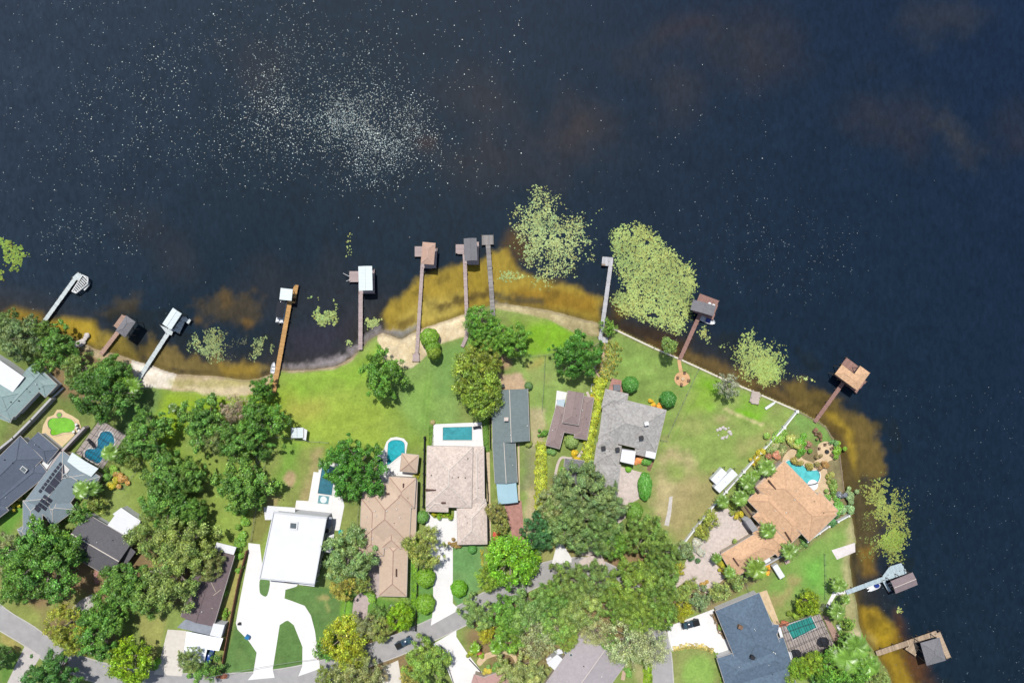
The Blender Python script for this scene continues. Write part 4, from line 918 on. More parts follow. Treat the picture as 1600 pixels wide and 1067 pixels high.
# ---- hedges
hedge([(941, 590), (936, 612), (932, 634), (929, 652), (925, 671), (921, 695), (918, 712), (919, 738)], [16, 17, 13, 13, 13, 14, 15, 15], 1.5, (176, 200, 66), 'long bright yellow hedge between the small brown house and the shingle roof', seed=1)
hedge([(846, 690), (845, 730), (845, 770), (843, 812)], [12, 15, 15, 12], 1.5, (172, 194, 66), 'straight yellow hedge beside the dry strip of the long slate roof', seed=2)
hedge([(960, 534), (956, 552), (954, 570), (944, 590)], [16, 20, 20, 18], 1.7, (118, 128, 58), 'mixed green and bronze hedge from the dock to the yellow hedge', seed=3, ragged=.6, hue=.3, dens=60)
hedge([(758.5, 652), (760, 704)], 7, 1.1, (66, 116, 34), 'dark green box hedge right of the white pool deck', seed=4, ls=.16, ragged=.08)
hedge([(673, 664), (673, 696)], 5.5, 1.1, (84, 128, 44), 'green box hedge left of the white pool deck', seed=5, ls=.16, ragged=.08)
hedge([(649, 805), (650, 840), (648, 885), (648, 930), (646, 972)], [7, 8, 9, 9, 9], .9, (108, 158, 22), 'long bright lime hedge between the brown house and the white driveway', seed=6, ls=.18, ragged=.1)
hedge([(645, 742), (655, 745)], 7, .8, (170, 180, 40), 'short yellow hedge by the brown pool pavilion', seed=7, ls=.18)
hedge([(769, 847), (769, 878)], 5, 1.0, (80, 136, 40), 'short green hedge left of the lime-green tree', seed=8, ls=.18)
hedge([(752.5, 858), (754, 884)], 3.5, .5, (200, 190, 60), 'yellow flower border at the right of the small front lawn', seed=9, ls=.16, ragged=.4)
hedge([(1113, 958), (1120, 970), (1124, 984), (1134, 997)], 5, .5, (92, 80, 56), 'low brown planting along the left wall of the blue house', seed=10, ragged=.4)
hedge([(1119, 1020), (1124, 1040), (1130, 1067)], 6, .6, (110, 140, 60), 'low planting along the lawn edge of the blue house', seed=11, ragged=.5)
hedge([(1012, 1036), (1014, 1080)], 11, 1.1, (112, 152, 26), 'lime green hedge beside the road at the bottom', seed=12)
hedge([(1052, 1014), (1075, 1009), (1100, 1011), (1114, 1018)], 6, .35, (176, 170, 100), 'dry flower border below the blue house driveway', seed=13, ragged=.6)
hedge([(1240, 760 + 102), (1262, 845), (1281, 830)], 6, .7, (100, 130, 70), 'low planting between the orange house and the white wall', seed=14, ragged=.6)
hedge([(684, 797), (690, 805), (708, 806)], 5, .5, (150, 176, 40), 'curved yellow-green border in the tile house court', seed=15, ls=.18)

# ---- lily pads and drifting leaves (uncountable)
def pads(pts, n, size, rgb, label, edge=14, wob=10, hole=.0, sq=.8, cat='water lilies', z=WATER + .03, ws=26, name='lily_pads'):
    n = int(n * 1.15); size = size * .90; wob = wob * 1.3; edge = edge * 1.5; rng = np.random.default_rng(len(pts) * 131 + n); xs = [p[0] for p in pts]; ys = [p[1] for p in pts]
    X = rng.uniform(min(xs), max(xs), n * 4); Y = rng.uniform(min(ys), max(ys), n * 4)
    d = poly_sdf(X, Y, pts) + (fbm(X, Y, ws, 4, 23) - .5) * 2 * wob
    keep = (d > 0) & (rng.random(len(X)) < np.clip(d / edge, .1, 1) ** 1.3) & (fbm(X, Y, ws * .5, 3, 40) > hole) & (poly_sdf(X, Y, SHORE) < -2)
    X = X[keep][:n]; Y = Y[keep][:n]; n = len(X)
    return spread(X, Y, size, rgb, label, rng, sq, cat, z, name)
def spread(X, Y, size, rgb, label, rng, sq, cat, z, name):
    n = len(X); k = 6; s = size * np.clip(np.exp(rng.normal(-.12, .38, n)), .4, 1.9) / 2; th = rng.uniform(0, 6.28, n); tl = rng.normal(0, .12, (n, 2))
    V = np.zeros((n, k, 3)); wx = (X - 800) * S; wy = (533.5 - Y) * S
    for j in range(k):
        a = 6.283 * j / k + (.35 if j == 0 else 0); u = np.cos(a) * s; w = np.sin(a) * s * sq
        V[:, j, 0] = wx + u * np.cos(th) - w * np.sin(th); V[:, j, 1] = wy + u * np.sin(th) + w * np.cos(th)
        V[:, j, 2] = z + (V[:, j, 0] - wx) * tl[:, 0] + (V[:, j, 1] - wy) * tl[:, 1] + rng.uniform(0, .03, n)
    F = np.arange(n * k).reshape(n, k); lv = rng.uniform(.6, 1.1, n) * (.6 + .5 * fbm(X, Y, 22, 3)); hs = rng.normal(0, .07, n) + (fbm(X, Y, 30, 3, 71) - .5) * .25; dead = rng.random(n) < .07; lv = np.where(dead, lv * .45, lv); hs = np.where(dead, .35, hs)
    colr = np.repeat(np.stack([lv * (1 + hs), lv, lv * (1 - hs * .6), np.ones(n)], 1), k, 0)
    me = np_mesh(name, V.reshape(-1, 3), F, colr, M_pad if name == 'lily_pads' else M_leaf); o = mesh_obj(name, me); a = [min(.8, v / K * 1.2) for v in lin(rgb)]; o.color = (*a, 1)
    return tag(o, label, cat, None, 'stuff')
PG = (190, 206, 126)
pads([(-20, 366), (18, 374), (45, 396), (42, 412), (15, 434), (-20, 440)], 330, .75, (150, 178, 80), 'bright lily patch cut by the left frame edge', 8, 8, .42)
pads([(290, 543), (303, 520), (330, 510), (354, 525), (358, 545), (345, 562), (322, 570), (303, 562)], 800, .42, (168, 184, 120), 'lily patch in the shallows left of the orange dock', 12, 10, .4)
pads([(345, 515), (405, 520), (410, 560), (350, 565)], 260, .32, (118, 122, 96), 'thin greyish lily patch between two lily patches', 20, 10, .45)
pads([(388, 540), (400, 520), (430, 530), (434, 540), (418, 560), (394, 568)], 330, .42, (164, 182, 120), 'small lily patch just left of the orange dock', 12, 8, .42)
pads([(484, 508), (490, 480), (478, 462), (500, 464), (500, 486), (520, 480), (518, 462), (531, 476), (530, 505), (508, 513)], 320, .62, (180, 200, 120), 'lily patch between the orange dock and the white-roofed boathouse', 8, 5, .4)
pads([(566, 497), (580, 495), (598, 498), (590, 512), (572, 520)], 170, .5, PG, 'lily patch touching the walkway of the white-roofed boathouse', 6, 3)
pads([(536, 532), (545, 528), (552, 534), (545, 543)], 45, .5, PG, 'tiny lily patch left of the pink walkway', 4, 2)
pads([(790, 360), (790, 325), (835, 288), (872, 300), (888, 328), (925, 325), (945, 340), (925, 362), (930, 405), (905, 435), (880, 445), (848, 455), (832, 425), (800, 405)], 3900, .42, (194, 210, 138), 'wide pale lily patch right of the old grey dock', 34, 22, .30, ws=16)
pads([(772, 425), (795, 420), (825, 428), (860, 430), (858, 442), (835, 452), (825, 435), (795, 442), (775, 440)], 330, .45, PG, 'straggling lily strip at the right of the old grey dock', 5, 4, .35)
pads([(951, 362), (978, 345), (1003, 344), (1028, 360), (1048, 384), (1082, 406), (1098, 447), (1086, 468), (1084, 488), (1078, 502), (1069, 527), (1036, 520), (1008, 508), (972, 498), (951, 471), (966, 447), (954, 422), (956, 396)], 9200, .43, (190, 210, 124), 'largest lily patch, dense and pale green, left of the reddish dock', 9, 8, .22)
pads([(1088, 508), (1108, 505), (1112, 525), (1118, 540), (1140, 535), (1142, 548), (1125, 552), (1092, 530)], 210, .5, PG, 'small scattered lily patch right of the reddish dock walkway', 6, 5, .42)
pads([(1140, 552), (1158, 522), (1175, 510), (1200, 528), (1215, 516), (1232, 545), (1242, 562), (1236, 590), (1212, 604), (1186, 608), (1160, 590)], 1500, .45, (184, 204, 118), 'lily patch off the seawall between the reddish and orange-roofed docks', 18, 12, .38)
pads([(1170, 570), (1195, 553), (1222, 566), (1222, 595), (1190, 604)], 1200, .45, (186, 210, 114), 'dense heart of the lily patch off the seawall', 10, 5)
pads([(1345, 738), (1385, 742), (1416, 765), (1426, 820), (1420, 865), (1386, 892), (1366, 870), (1368, 830), (1352, 800), (1342, 765)], 2300, .44, (170, 184, 96), 'speckled lily patch off the east shore', 22, 16, .40)
pads([(1375, 835), (1400, 822), (1420, 835), (1405, 862), (1380, 860)], 600, .45, (168, 196, 84), 'dense yellow-green part of the lily patch off the east shore', 6, 5)
pads([(1340, 800), (1368, 800), (1372, 880), (1345, 880)], 260, .34, (130, 140, 80), 'thin dull lily fringe nearest the east shore', 12, 8, .45)
pads([(538, 362), (552, 360), (548, 375), (550, 400), (538, 404)], 26, .55, PG, 'few single lily pads north of the white-roofed boathouse', 3, 2)
pads([(1400, 948), (1413, 948), (1412, 960), (1402, 962)], 16, .5, PG, 'few single lily pads below the brown-roofed boathouse', 3, 2)
pads([(1228, 690 - 110), (1262, 585), (1278, 596), (1250, 600)], 30, .45, PG, 'scattered lily pads left of the orange-roofed boathouse', 3, 2)
rg = np.random.default_rng(5)
def drift(parts, size, rgb, label):
    xs = np.concatenate([rg.normal(p[1], p[3], p[0]) if p[5] == 'n' else rg.uniform(p[1], p[3], p[0]) for p in parts]); ys = np.concatenate([rg.normal(p[2], p[4], p[0]) if p[5] == 'n' else rg.uniform(p[2], p[4], p[0]) for p in parts])
    sd0 = poly_sdf(xs, ys, SHORE); keep = (sd0 < -12) & (rg.random(len(xs)) < np.clip((fbm(xs, ys, 60, 4, 3) - .2) * 2.2, .25, 1)) 
    spread(xs[keep], ys[keep], size, rgb, label, rg, .75, 'floating leaves', WATER + .025, 'floating_leaves')
drift([(5200, 575, 214, 54, 34, 'n'), (2200, 490, 175, 70, 44, 'n'), (1500, 530, 190, 60, 30, 'n'), (3600, 430, 150, 130, 70, 'n'), (1100, 150, 210, 100, 120, 'n'), (900, 0, 0, 820, 300, 'u'), (500, 560, 60, 200, 60, 'n'), (260, 60, 330, 220, 400, 'u')], .195, (190, 206, 200), 'pale leaves drifting in a loose cloud over the upper left water')
drift([(500, 1260, 400, 60, 40, 'n'), (500, 1160, 350, 120, 60, 'n'), (900, 1380, 600, 1610, 1080, 'u'), (250, 850, 100, 1200, 400, 'u')], .20, (112, 130, 138), 'sparse small leaves drifting over the eastern water')
# ================================================================ houses
M_roofs = {
 'teal': mat('teal_grey_shingles', (152, 174, 172), .9, .07, 1.5, .3, 10, vor=.07, vscale=3.0),
 'slate': mat('dark_slate_shingles', (96, 106, 122), .9, .08, 1.5, .3, 10, vor=.08, vscale=3.0),
 'solar': mat('grey_green_shingles', (134, 148, 156), .9, .07, 1.2, .3, 10, vor=.07, vscale=3.0),
 'dark': mat('charcoal_shingles', (104, 102, 106), .9, .10, 1.5, .3, 10, vor=.09, vscale=3.0),
 'brownpurple': mat('brown_purple_shingles', (122, 106, 108), .9, .08, 1.2, .3, 10, vor=.07, vscale=2.6),
 'brown': mat('flat_brown_tiles', (216, 190, 166), .85, .05, 1.0, .35, 9, vor=.05, vscale=2.6),
 'tile': mat('blended_pink_barrel_tiles', (226, 207, 194), .9, .08, 1.6, .4, 9, vor=.15, vscale=2.2),
 'slategreen': mat('long_slate_roof_shingles', (126, 139, 139), .9, .08, 1.0, .3, 10, vor=.06, vscale=2.6),
 'mauve': mat('brown_mauve_shingles', (160, 140, 136), .9, .06, 1.4, .3, 10, vor=.06, vscale=2.6),
 'shingle': mat('speckled_grey_shingles', (182, 178, 173), .9, .10, 2.0, .3, 10, vor=.16, vscale=2.0),
 'orange': mat('orange_clay_tiles', (226, 183, 144), .9, .07, 1.4, .4, 9, vor=.12, vscale=2.0),
 'blue': mat('slate_blue_shingles', (100, 119, 138), .9, .08, 1.6, .3, 10, vor=.14, vscale=2.0),
 'pinkred': mat('pinkish_red_tiles', (196, 156, 148), .9, .06, 1.4, .3, 10, vor=.06),
 'greymauve': mat('grey_mauve_shingles', (184, 175, 177), .9, .06, 1.0, .3, 10, vor=.05, vscale=2.4),
 'awning': mat('pale_blue_metal', (176, 212, 224), .5, .04, .6, wave='X', wscale=1.6),
 'dockgrey': mat('grey_dock_shingles', (132, 130, 134), .9, .08, 1.4, .3, 10, vor=.08, vscale=3),
 'docktan': mat('tan_metal_tiles', (200, 164, 144), .8, .05, 1.2, .2, 8, vor=.05, vscale=2),
 'whitemetal': mat('white_standing_seam', (226, 236, 236), .5, .03, .6, k=2.3, wave='Y', wscale=.8),
 'darkbrown': mat('brown_grey_shingles', (146, 130, 132), .9, .06, 1.4, .2, 8, vor=.06),
}
M_capw = mat('pale_ridge_tiles', (238, 226, 214), .9, .08, 2)
M_skyl = mat('skylight_glass', (100, 108, 112), .12, .1, 1, spec=.6)
M_panel = mat('solar_panel_glass', (58, 56, 66), .3, .12, 2, spec=.4)
M_gutter = mat('pale_gutter', (206, 196, 188), .6, .05)
M_step_shadow = mat('step_shadow_brown', (92, 62, 52), .8, .1)  # dark brown carries the shadow seen at roof steps
class Roof:
    """rectangle traced at its eaves: axis end points a,b and width (px)"""
    def __init__(s, a, b, w, eave=3.0, slope=.34, ends='hh'):
        A = Vector(W(*a, eave)); B = Vector(W(*b, eave)); s.A, s.B = A, B; s.e = eave; s.sl = slope; s.ends = ends
        s.u = (B - A).normalized(); s.n = Vector((-s.u.y, s.u.x)); s.L = (B - A).length; s.hw = w * S * (H - eave) / H / 2
        s.flat = slope == 0
        if ends == 'hh' and s.hw > s.L / 2 and not s.flat:       # ridge runs along the longer side
            c = (A + B) / 2; s.A = c - s.n * s.hw; s.B = c + s.n * s.hw; h2 = s.L / 2; s.L = s.hw * 2; s.hw = h2
            s.u = (s.B - s.A).normalized(); s.n = Vector((-s.u.y, s.u.x))
        s.rh = s.hw * slope
        s.i0 = min(s.hw, s.L / 2) if ends[0] == 'h' else 0; s.i1 = min(s.hw, s.L / 2) if ends[1] == 'h' else 0
    def P(s, t, v, z): return Vector((s.A.x + s.u.x * t + s.n.x * v, s.A.y + s.u.y * t + s.n.y * v, z))
    def z(s, x, y):
        d = Vector((x, y)) - s.A; t = d.dot(s.u); v = d.dot(s.n)
        if t < -.01 or t > s.L + .01 or abs(v) > s.hw + .01: return -1
        h = s.hw - abs(v)
        if s.i0: h = min(h, t * s.hw / s.i0)
        if s.i1: h = min(h, (s.L - t) * s.hw / s.i1)
        return s.e + h * s.sl + (.02 if s.flat else 0)
    def build(s, bm, th=.2):
        e, hw, L = s.e, s.hw, s.L
        lo = [bm.verts.new(s.P(t, v, e - th)) for t, v in ((0, -hw), (L, -hw), (L, hw), (0, hw))]
        hi = [bm.verts.new(s.P(t, v, e)) for t, v in ((0, -hw), (L, -hw), (L, hw), (0, hw))]
        bm.faces.new(lo[::-1])
        for i in range(4): bm.faces.new((lo[i], lo[(i + 1) % 4], hi[(i + 1) % 4], hi[i]))
        if s.flat: bm.faces.new(hi); return
        r0 = bm.verts.new(s.P(s.i0, 0, e + s.rh))
        if s.L - s.i1 - s.i0 < .05:
            for i in range(4): bm.faces.new((hi[i], hi[(i + 1) % 4], r0))
            return
        r1 = bm.verts.new(s.P(L - s.i1, 0, e + s.rh))
        bm.faces.new((hi[0], hi[1], r1, r0)); bm.faces.new((hi[2], hi[3], r0, r1)); bm.faces.new((hi[1], hi[2], r1)); bm.faces.new((hi[3], hi[0], r0))
    def caps(s, bm, w=.11):
        if s.flat: return
        e = s.e; a = s.P(s.i0, 0, e + s.rh + .02); b = s.P(s.L - s.i1, 0, e + s.rh + .02)
        add_tube(bm, a, b, w, n=5)
        if s.i0:
            for v in (-s.hw, s.hw): add_tube(bm, s.P(.05, v * .99, e + .02), a, w, n=5)
        if s.i1:
            for v in (-s.hw, s.hw): add_tube(bm, s.P(s.L - .05, v * .99, e + .02), b, w, n=5)
    def gutter(s, bm, w=.075):
        e = s.e - .06; h = s.hw + .06
        for sg in (-1, 1): add_tube(bm, s.P(0, sg * h, e), s.P(s.L, sg * h, e), w, n=5)
        if s.i0: add_tube(bm, s.P(-.06, -h, e), s.P(-.06, h, e), w, n=5)
        if s.i1: add_tube(bm, s.P(s.L + .06, -h, e), s.P(s.L + .06, h, e), w, n=5)
    def wall(s, bm, inset=.45, z0=-.05):
        ins = min(inset, s.hw * .3)
        q = [s.P(t, v, 0) for t, v in ((ins, -s.hw + ins), (s.L - ins, -s.hw + ins), (s.L - ins, s.hw - ins), (ins, s.hw - ins))]
        add_prism(bm, [(p.x, p.y) for p in q], z0, s.e - .201)
def wall_openings(root, secs, wm, door=True):
    """windows (frame > pane) along the long walls, where no other wing covers them"""
    cnt = 0
    for si, s in enumerate(secs):
        ins = min(.45, s.hw * .3)
        for sg in (-1, 1):
            n = max(1, int(s.L / 4.5))
            for k in range(n):
                t = s.L * (k + .5) / n; p = s.P(t, sg * (s.hw - ins), 0)
                if any(o is not s and o.z(p.x, p.y) > 0 for o in secs) or cnt >= 10: continue
                out = s.n * sg; ang = math.atan2(s.u.y, s.u.x); cz = 1.45 if s.e < 4.5 else s.e - 1.6
                if s.e < 2.6: cz = 1.1
                isd = door and cnt == 1
                bm = bmesh.new(); c = p + Vector((out.x, out.y, 0)) * .03
                if isd: add_box(bm, (c.x, c.y, 1.05), (1.0, .09, 2.1), ang)
                else: add_box(bm, (c.x, c.y, cz), (1.6, .08, 1.2), ang)
                f = bm_obj('door' if isd else 'window', bm, M_wood if isd else M_trimwhite, root)
                bm = bmesh.new(); c2 = p + Vector((out.x, out.y, 0)) * .08
                if isd: add_tube(bm, (c2.x + s.u.x * .38, c2.y + s.u.y * .38, 1.0), (c2.x + s.u.x * .38 + out.x * .08, c2.y + s.u.y * .38 + out.y * .08, 1.0), .04)
                else: add_box(bm, (c2.x, c2.y, cz), (1.4, .06, 1.0), ang)
                g = bm_obj('handle' if isd else 'pane', bm, M_darkmetal if isd else M_glass, f)
                g.location = (0, 0, 0); cnt += 1
def house(name, label, secs, rm, wm=None, cap=None, capw=.11, group='houses of the lakeside street', cat='house', extras=(), loc=None, openings=True):
    secs = [Roof(*q) if not isinstance(q, Roof) else q for q in secs]
    c = loc or sum((s.P(s.L / 2, 0, 0) for s in secs), Vector()) / len(secs)
    root = thing(name, label, cat, (c.x, c.y, 0), 0, group)
    bm = bmesh.new(); [s.wall(bm) for s in secs]; bm_obj('wall', bm, wm or M_beige, root)
    mats = rm if isinstance(rm, (list, tuple)) else [rm] * len(secs); bym = {}
    for s, m in zip(secs, mats): bym.setdefault(m, []).append(s)
    roofs = []
    for m, ss in bym.items():
        bm = bmesh.new(); [s.build(bm) for s in ss]; ro = bm_obj('roof', bm, M_roofs.get(m, M_white) if isinstance(m, str) else m, root); roofs.append(ro)
    ro = roofs[0]
    if any(not s.flat for s in secs):
        bm = bmesh.new(); [s.caps(bm, capw) for s in secs]; bm_obj('ridge_cap', bm, cap or M_roofs.get(mats[0]), root)
    bm = bmesh.new(); [s.gutter(bm) for s in secs if not s.flat]; bm_obj('gutter', bm, M_gutter, root)
    def top(x, y, guess=4.5):
        for _ in range(3):
            wx, wy = W(x, y, guess); z = max([s.z(wx, wy) for s in secs]); guess = z if z > 0 else guess
        return wx, wy, (z if z > 0 else guess)
    for ex in extras:
        k, x, y = ex[0], ex[1], ex[2]; wx, wy, z = top(x, y); bm = bmesh.new()
        if k == 'chimney': add_box(bm, (wx, wy, z + .35), (1.0, .8, 1.6), ex[3] if len(ex) > 3 else 0); add_box(bm, (wx, wy, z + 1.2), (1.2, 1.0, .12), ex[3] if len(ex) > 3 else 0); o = bm_obj('chimney', bm, ex[4] if len(ex) > 4 else M_beige, ro)
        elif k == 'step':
            add_box(bm, (wx, wy, z + .05), (ex[3], .35, .9), ex[4]); o = bm_obj('roof_step_shadow', bm, M_step_shadow, ro)  # low roof step; the shadow at its drop is put into its brown
        elif k == 'vent': add_tube(bm, (wx, wy, z - .2), (wx, wy, z + .3), .12); add_tube(bm, (wx, wy, z + .3), (wx, wy, z + .42), .17, .08, 9); o = bm_obj('vent', bm, M_trimwhite if len(ex) < 4 else M_darkmetal, ro)
        elif k == 'skylight':
            add_box(bm, (wx, wy, z + .15), (ex[3], ex[4], .36), ex[5]); o = bm_obj('skylight', bm, M_trimwhite, ro); o.location = (0, 0, 0)
            bm = bmesh.new(); add_box(bm, (wx, wy, z + .36), (ex[3] * .8, ex[4] * .8, .1), ex[5]); o = bm_obj('vent', bm, M_skyl, root); continue
        elif k == 'dish': add_tube(bm, (wx, wy, z), (wx, wy, z + .6), .03); add_tube(bm, (wx, wy, z + .6), (wx + .15, wy, z + .75), .05, .42, 12); o = bm_obj('satellite_dish', bm, M_trimwhite, ro)
        o.location = (0, 0, 0)
    hr = random.Random(len(label) * 7 + 3)                  # plumbing vents
    if cat == 'house':
        for s in secs[:4]:
            for _ in range(2):
                p = s.P(s.L * hr.uniform(.25, .75), s.hw * hr.uniform(-.7, .7), 0); z = max(q.z(p.x, p.y) for q in secs)
                if z > 0 and z - s.z(p.x, p.y) < .01:
                    bm = bmesh.new(); add_tube(bm, (p.x, p.y, z - .1), (p.x, p.y, z + .35), .09, n=7); o = bm_obj('vent_pipe', bm, M_trimwhite if hr.random() < .5 else M_darkmetal, ro); o.location = (0, 0, 0)
    return root, secs, top
def flat_roof(root, name, pts, z, m=None, th=.18, posts=False, wall=False, wm=None):
    o = slab(name, pts, z - th, z, m or M_white, root)
    if posts:
        for p in pts:
            cx = sum(q[0] for q in pts) / len(pts); cy = sum(q[1] for q in pts) / len(pts)
            x, y = W(p[0] + (cx - p[0]) * .1, p[1] + (cy - p[1]) * .1, z); bm = bmesh.new(); add_tube(bm, (x, y, -.05), (x, y, z - th), .08); bm_obj('post', bm, M_trimwhite, root)
    if wall:
        cx = sum(q[0] for q in pts) / len(pts); cy = sum(q[1] for q in pts) / len(pts)
        slab('wall', [(p[0] + (cx - p[0]) * .04, p[1] + (cy - p[1]) * .04) for p in pts], -.05, z - th - .001, wm or M_whitewall, root)
    return o
# --- far west
r, s, t = house('teal_roofed_house', 'house with teal-grey shingle wings and a white flat roof at the left frame edge', [((12, 641), (66, 584), 30, 3.2, .3, 'gg'), ((44, 577), (80, 611), 27, 3.1, .3, 'gh'), ((-40, 590), (31, 634), 54, 3.3, .26, 'hh'), ((-20, 634), (20, 650), 22, 2.8, .3, 'hh')], 'teal', M_whitewall, extras=[('vent', 57, 600), ('vent', 18, 628, 1), ('vent', 30, 626, 1), ('vent', 62, 607, 1)])
flat_roof(r, 'flat_roof', [(-30, 545), (0, 563), (38, 589.5), (18, 615), (0, 603), (-30, 585)], 3.9, wall=True)
r, s, t = house('slate_roofed_house', 'house with long dark slate gable roof beside the green-water pool', [((-40, 786), (49, 699), 50, 3.2, .3, 'hh'), ((50, 686), (82, 713), 29, 3.0, .26, 'gh'), ((-10, 790), (66, 728), 30, 2.9, .2, 'hh'), ((-40, 815), (2, 783), 36, 2.95, .28, 'hh')], 'slate', M_whitewall, extras=[('vent', 8, 718, 1), ('skylight', 38, 733, 1.8, 1.2, -.7)])
flat_roof(r, 'lean_to_roof', [(64, 722), (78, 712), (92, 706), (86, 712), (72, 735), (66, 736)], 2.4, M_trimwhite, posts=False)
r, s, t = house('solar_panel_house', 'grey-green hip-roofed house with solar panels and a white lanai roof', [((121, 722), (62, 800), 58, 3.1, .32, 'hh'), ((92, 730), (146, 762), 40, 3.15, .3, 'hh'), ((36, 812), (66, 812), 60, 3.05, .3, 'hh'), ((32, 824), (40, 838), 12, 2.95, .3, 'hh'), ((70, 806), (106, 780), 40, 3.08, .3, 'hh')], 'solar', M_beige, cap=M_capw, capw=.07, extras=[('vent', 114, 760, 1), ('skylight', 103, 743, 1.2, .9, -.9), ('vent', 49, 811)])
flat_roof(r, 'lanai_roof', [(112.5, 706.6), (134, 721), (153.7, 731.9), (142.5, 744.5), (124, 735), (105, 720.6)], 3.7, M_roofs['whitemetal'], posts=True)
def on_roof_panel(root, t, pts, name='solar_panel', m=None):
    bm = bmesh.new(); vs = []
    P = [Vector(t(x, y)) for x, y in pts]
    lo = [bm.verts.new(p + Vector((0, 0, .12))) for p in P]; hi = [bm.verts.new(p + Vector((0, 0, .20))) for p in P]; n = len(P)
    for i in range(n): bm.faces.new((lo[i], lo[(i + 1) % n], hi[(i + 1) % n], hi[i]))
    bm.faces.new(hi); bm.faces.new(lo[::-1]); return bm_obj(name, bm, m or M_panel, root)
def seg(p, q, t): return (p[0] + (q[0] - p[0]) * t, p[1] + (q[1] - p[1]) * t)
for i in range(4):
    a0, a1 = seg((101, 724), (69.4, 766), i / 4 + .01), seg((101, 724), (69.4, 766), (i + 1) / 4 - .01); b0, b1 = seg((110, 733), (78, 772), i / 4 + .01), seg((110, 733), (78, 772), (i + 1) / 4 - .01)
    on_roof_panel(r, t, [a0, b0, b1, a1])
for i in range(9):
    a0, a1 = seg((95, 721), (60, 768), i / 9 + .012), seg((95, 721), (60, 768), (i + 1) / 9 - .015); d = (3.2, 2.7)
    on_roof_panel(r, t, [a0, (a0[0] + d[0], a0[1] + d[1]), (a1[0] + d[0], a1[1] + d[1]), a1])
for i in range(3):
    for j in range(3):
        ox, oy = 70 - i * 4.2 + j * 4.4, 772 + i * 6 + j * 3.2
        on_roof_panel(r, t, [(ox, oy), (ox + 3.6, oy + 2.6), (ox + .6, oy + 7.2), (ox - 3.0, oy + 4.6)])
on_roof_panel(r, t, [(57, 788), (64, 794), (60, 800), (54, 795)])
r, s, t = house('gabled_house', 'dark gabled house with a white flat-roofed wing among the west oaks', [((117, 831), (191, 874), 68, 3.1, .26, 'gg')], 'dark', M_whitewall, cap=M_capw, capw=.13)
flat_roof(r, 'flat_roof', [(189.3, 792.8), (204, 803), (220, 813.4), (203.4, 842.5), (166.8, 821.8), (179, 805), (176, 803)], 3.0, wall=True)
flat_roof(r, 'lower_roof', [(192, 857), (200, 852), (212, 862), (196, 884), (180, 872)], 2.7, M_roofs['dark'])
r, s, t = house('long_brown_house', 'long dark brown low-gabled house with white carport under the oaks', [((341, 860), (308, 971), 53, 3.0, .16, 'gg')], 'brownpurple', M_beige, extras=[('vent', 316, 955), ('vent', 330, 905)])
flat_roof(r, 'flat_roof', [(338.4, 847), (369.3, 854.6), (365, 866.5), (335, 859)], 3.3, wall=False)
flat_roof(r, 'grey_flat_roof', [(289, 967.5), (332.8, 974.5), (327, 992), (276.5, 980)], 2.85, mat('worn_blue_grey_membrane', (156, 162, 172), .8, .15, .8), wall=True)
flat_roof(r, 'side_roof', [(333.5, 973.5), (351, 976), (345.2, 996), (327.5, 992)], 3.05, M_white, wall=True)
flat_roof(r, 'carport_roof', [(291.5, 986), (326.5, 993.2), (348.5, 997), (342, 1016.5), (323.6, 1014), (318.5, 1036), (286, 1030)], 2.6, mat('white_corrugated_sheet', (232, 236, 242), .6, .06, 1, k=1.6, wave='X', wscale=1.4), posts=True)
# trim lines on the brown roof
for p in ((329, 908, 337, 924), (333, 930, 345, 921), (303, 944, 333, 950)):
    bm = bmesh.new(); add_tube(bm, t(p[0], p[1]), t(p[2], p[3]), .09, n=5); bm_obj('flashing_strip', bm, M_beige, r)
# --- white villa
root = thing('white_villa', 'two-storey white villa with big flat white roof and long dark pool', 'house', (*W(450, 850), 0), 0, 'houses of the lakeside street')
VP = [(427, 799), (511.5, 807.8), (492, 913), (405, 904)]
slab('wall', [(430, 802), (508.5, 810.2), (489.5, 909.5), (408.5, 901.5)], -.05, 6.3, M_whitewall, root)
ro = slab('roof', VP, 6.301, 6.6, M_white, root)
bm = bmesh.new()
for i in range(4):
    a, b = Vector(W3(*VP[i], 6.6)), Vector(W3(*VP[(i + 1) % 4], 6.6)); cc = Vector(W3(458, 855, 6.6)); a = a + (cc - a).normalized() * .25; b = b + (cc - b).normalized() * .25
    ang = math.atan2((b - a).y, (b - a).x); add_box(bm, ((a + b) / 2)[:2] + (6.74,) if False else (((a + b) / 2).x, ((a + b) / 2).y, 6.74), ((b - a).length, .25, .28), ang)
o = bm_obj('parapet', bm, M_whitewall, ro); o.location = (0, 0, 0)
x, y = W(458.4, 821, 6.9); bm = bmesh.new(); add_box(bm, (x, y, 6.75), (2.3, 2.1, .4), -.08); o = bm_obj('skylight', bm, M_trimwhite, ro); o.location = (0, 0, 0)
bm = bmesh.new(); add_box(bm, (x, y, 6.98), (1.6, 1.4, .1), -.08); bm_obj('skylight_pane', bm, M_skyl, root)
slab('entrance_roof', [(478, 905), (494, 905), (491, 916), (466, 913)], 2.9, 3.1, M_white, root)
slab('balcony', [(511, 838), (522, 834), (519, 860), (516, 863), (507, 861)], 3.0, 3.2, M_white, root)
slab('side_roof', [(512, 807), (519, 807.5), (516, 826), (509, 824)], 3.0, 3.2, mat('grey_slab', (168, 172, 182), .8, .06), root)
slab('back_porch_roof', [(418, 790), (461, 793), (461, 802), (430, 800), (427, 812), (414, 810)], 3.1, 3.3, M_white, root)
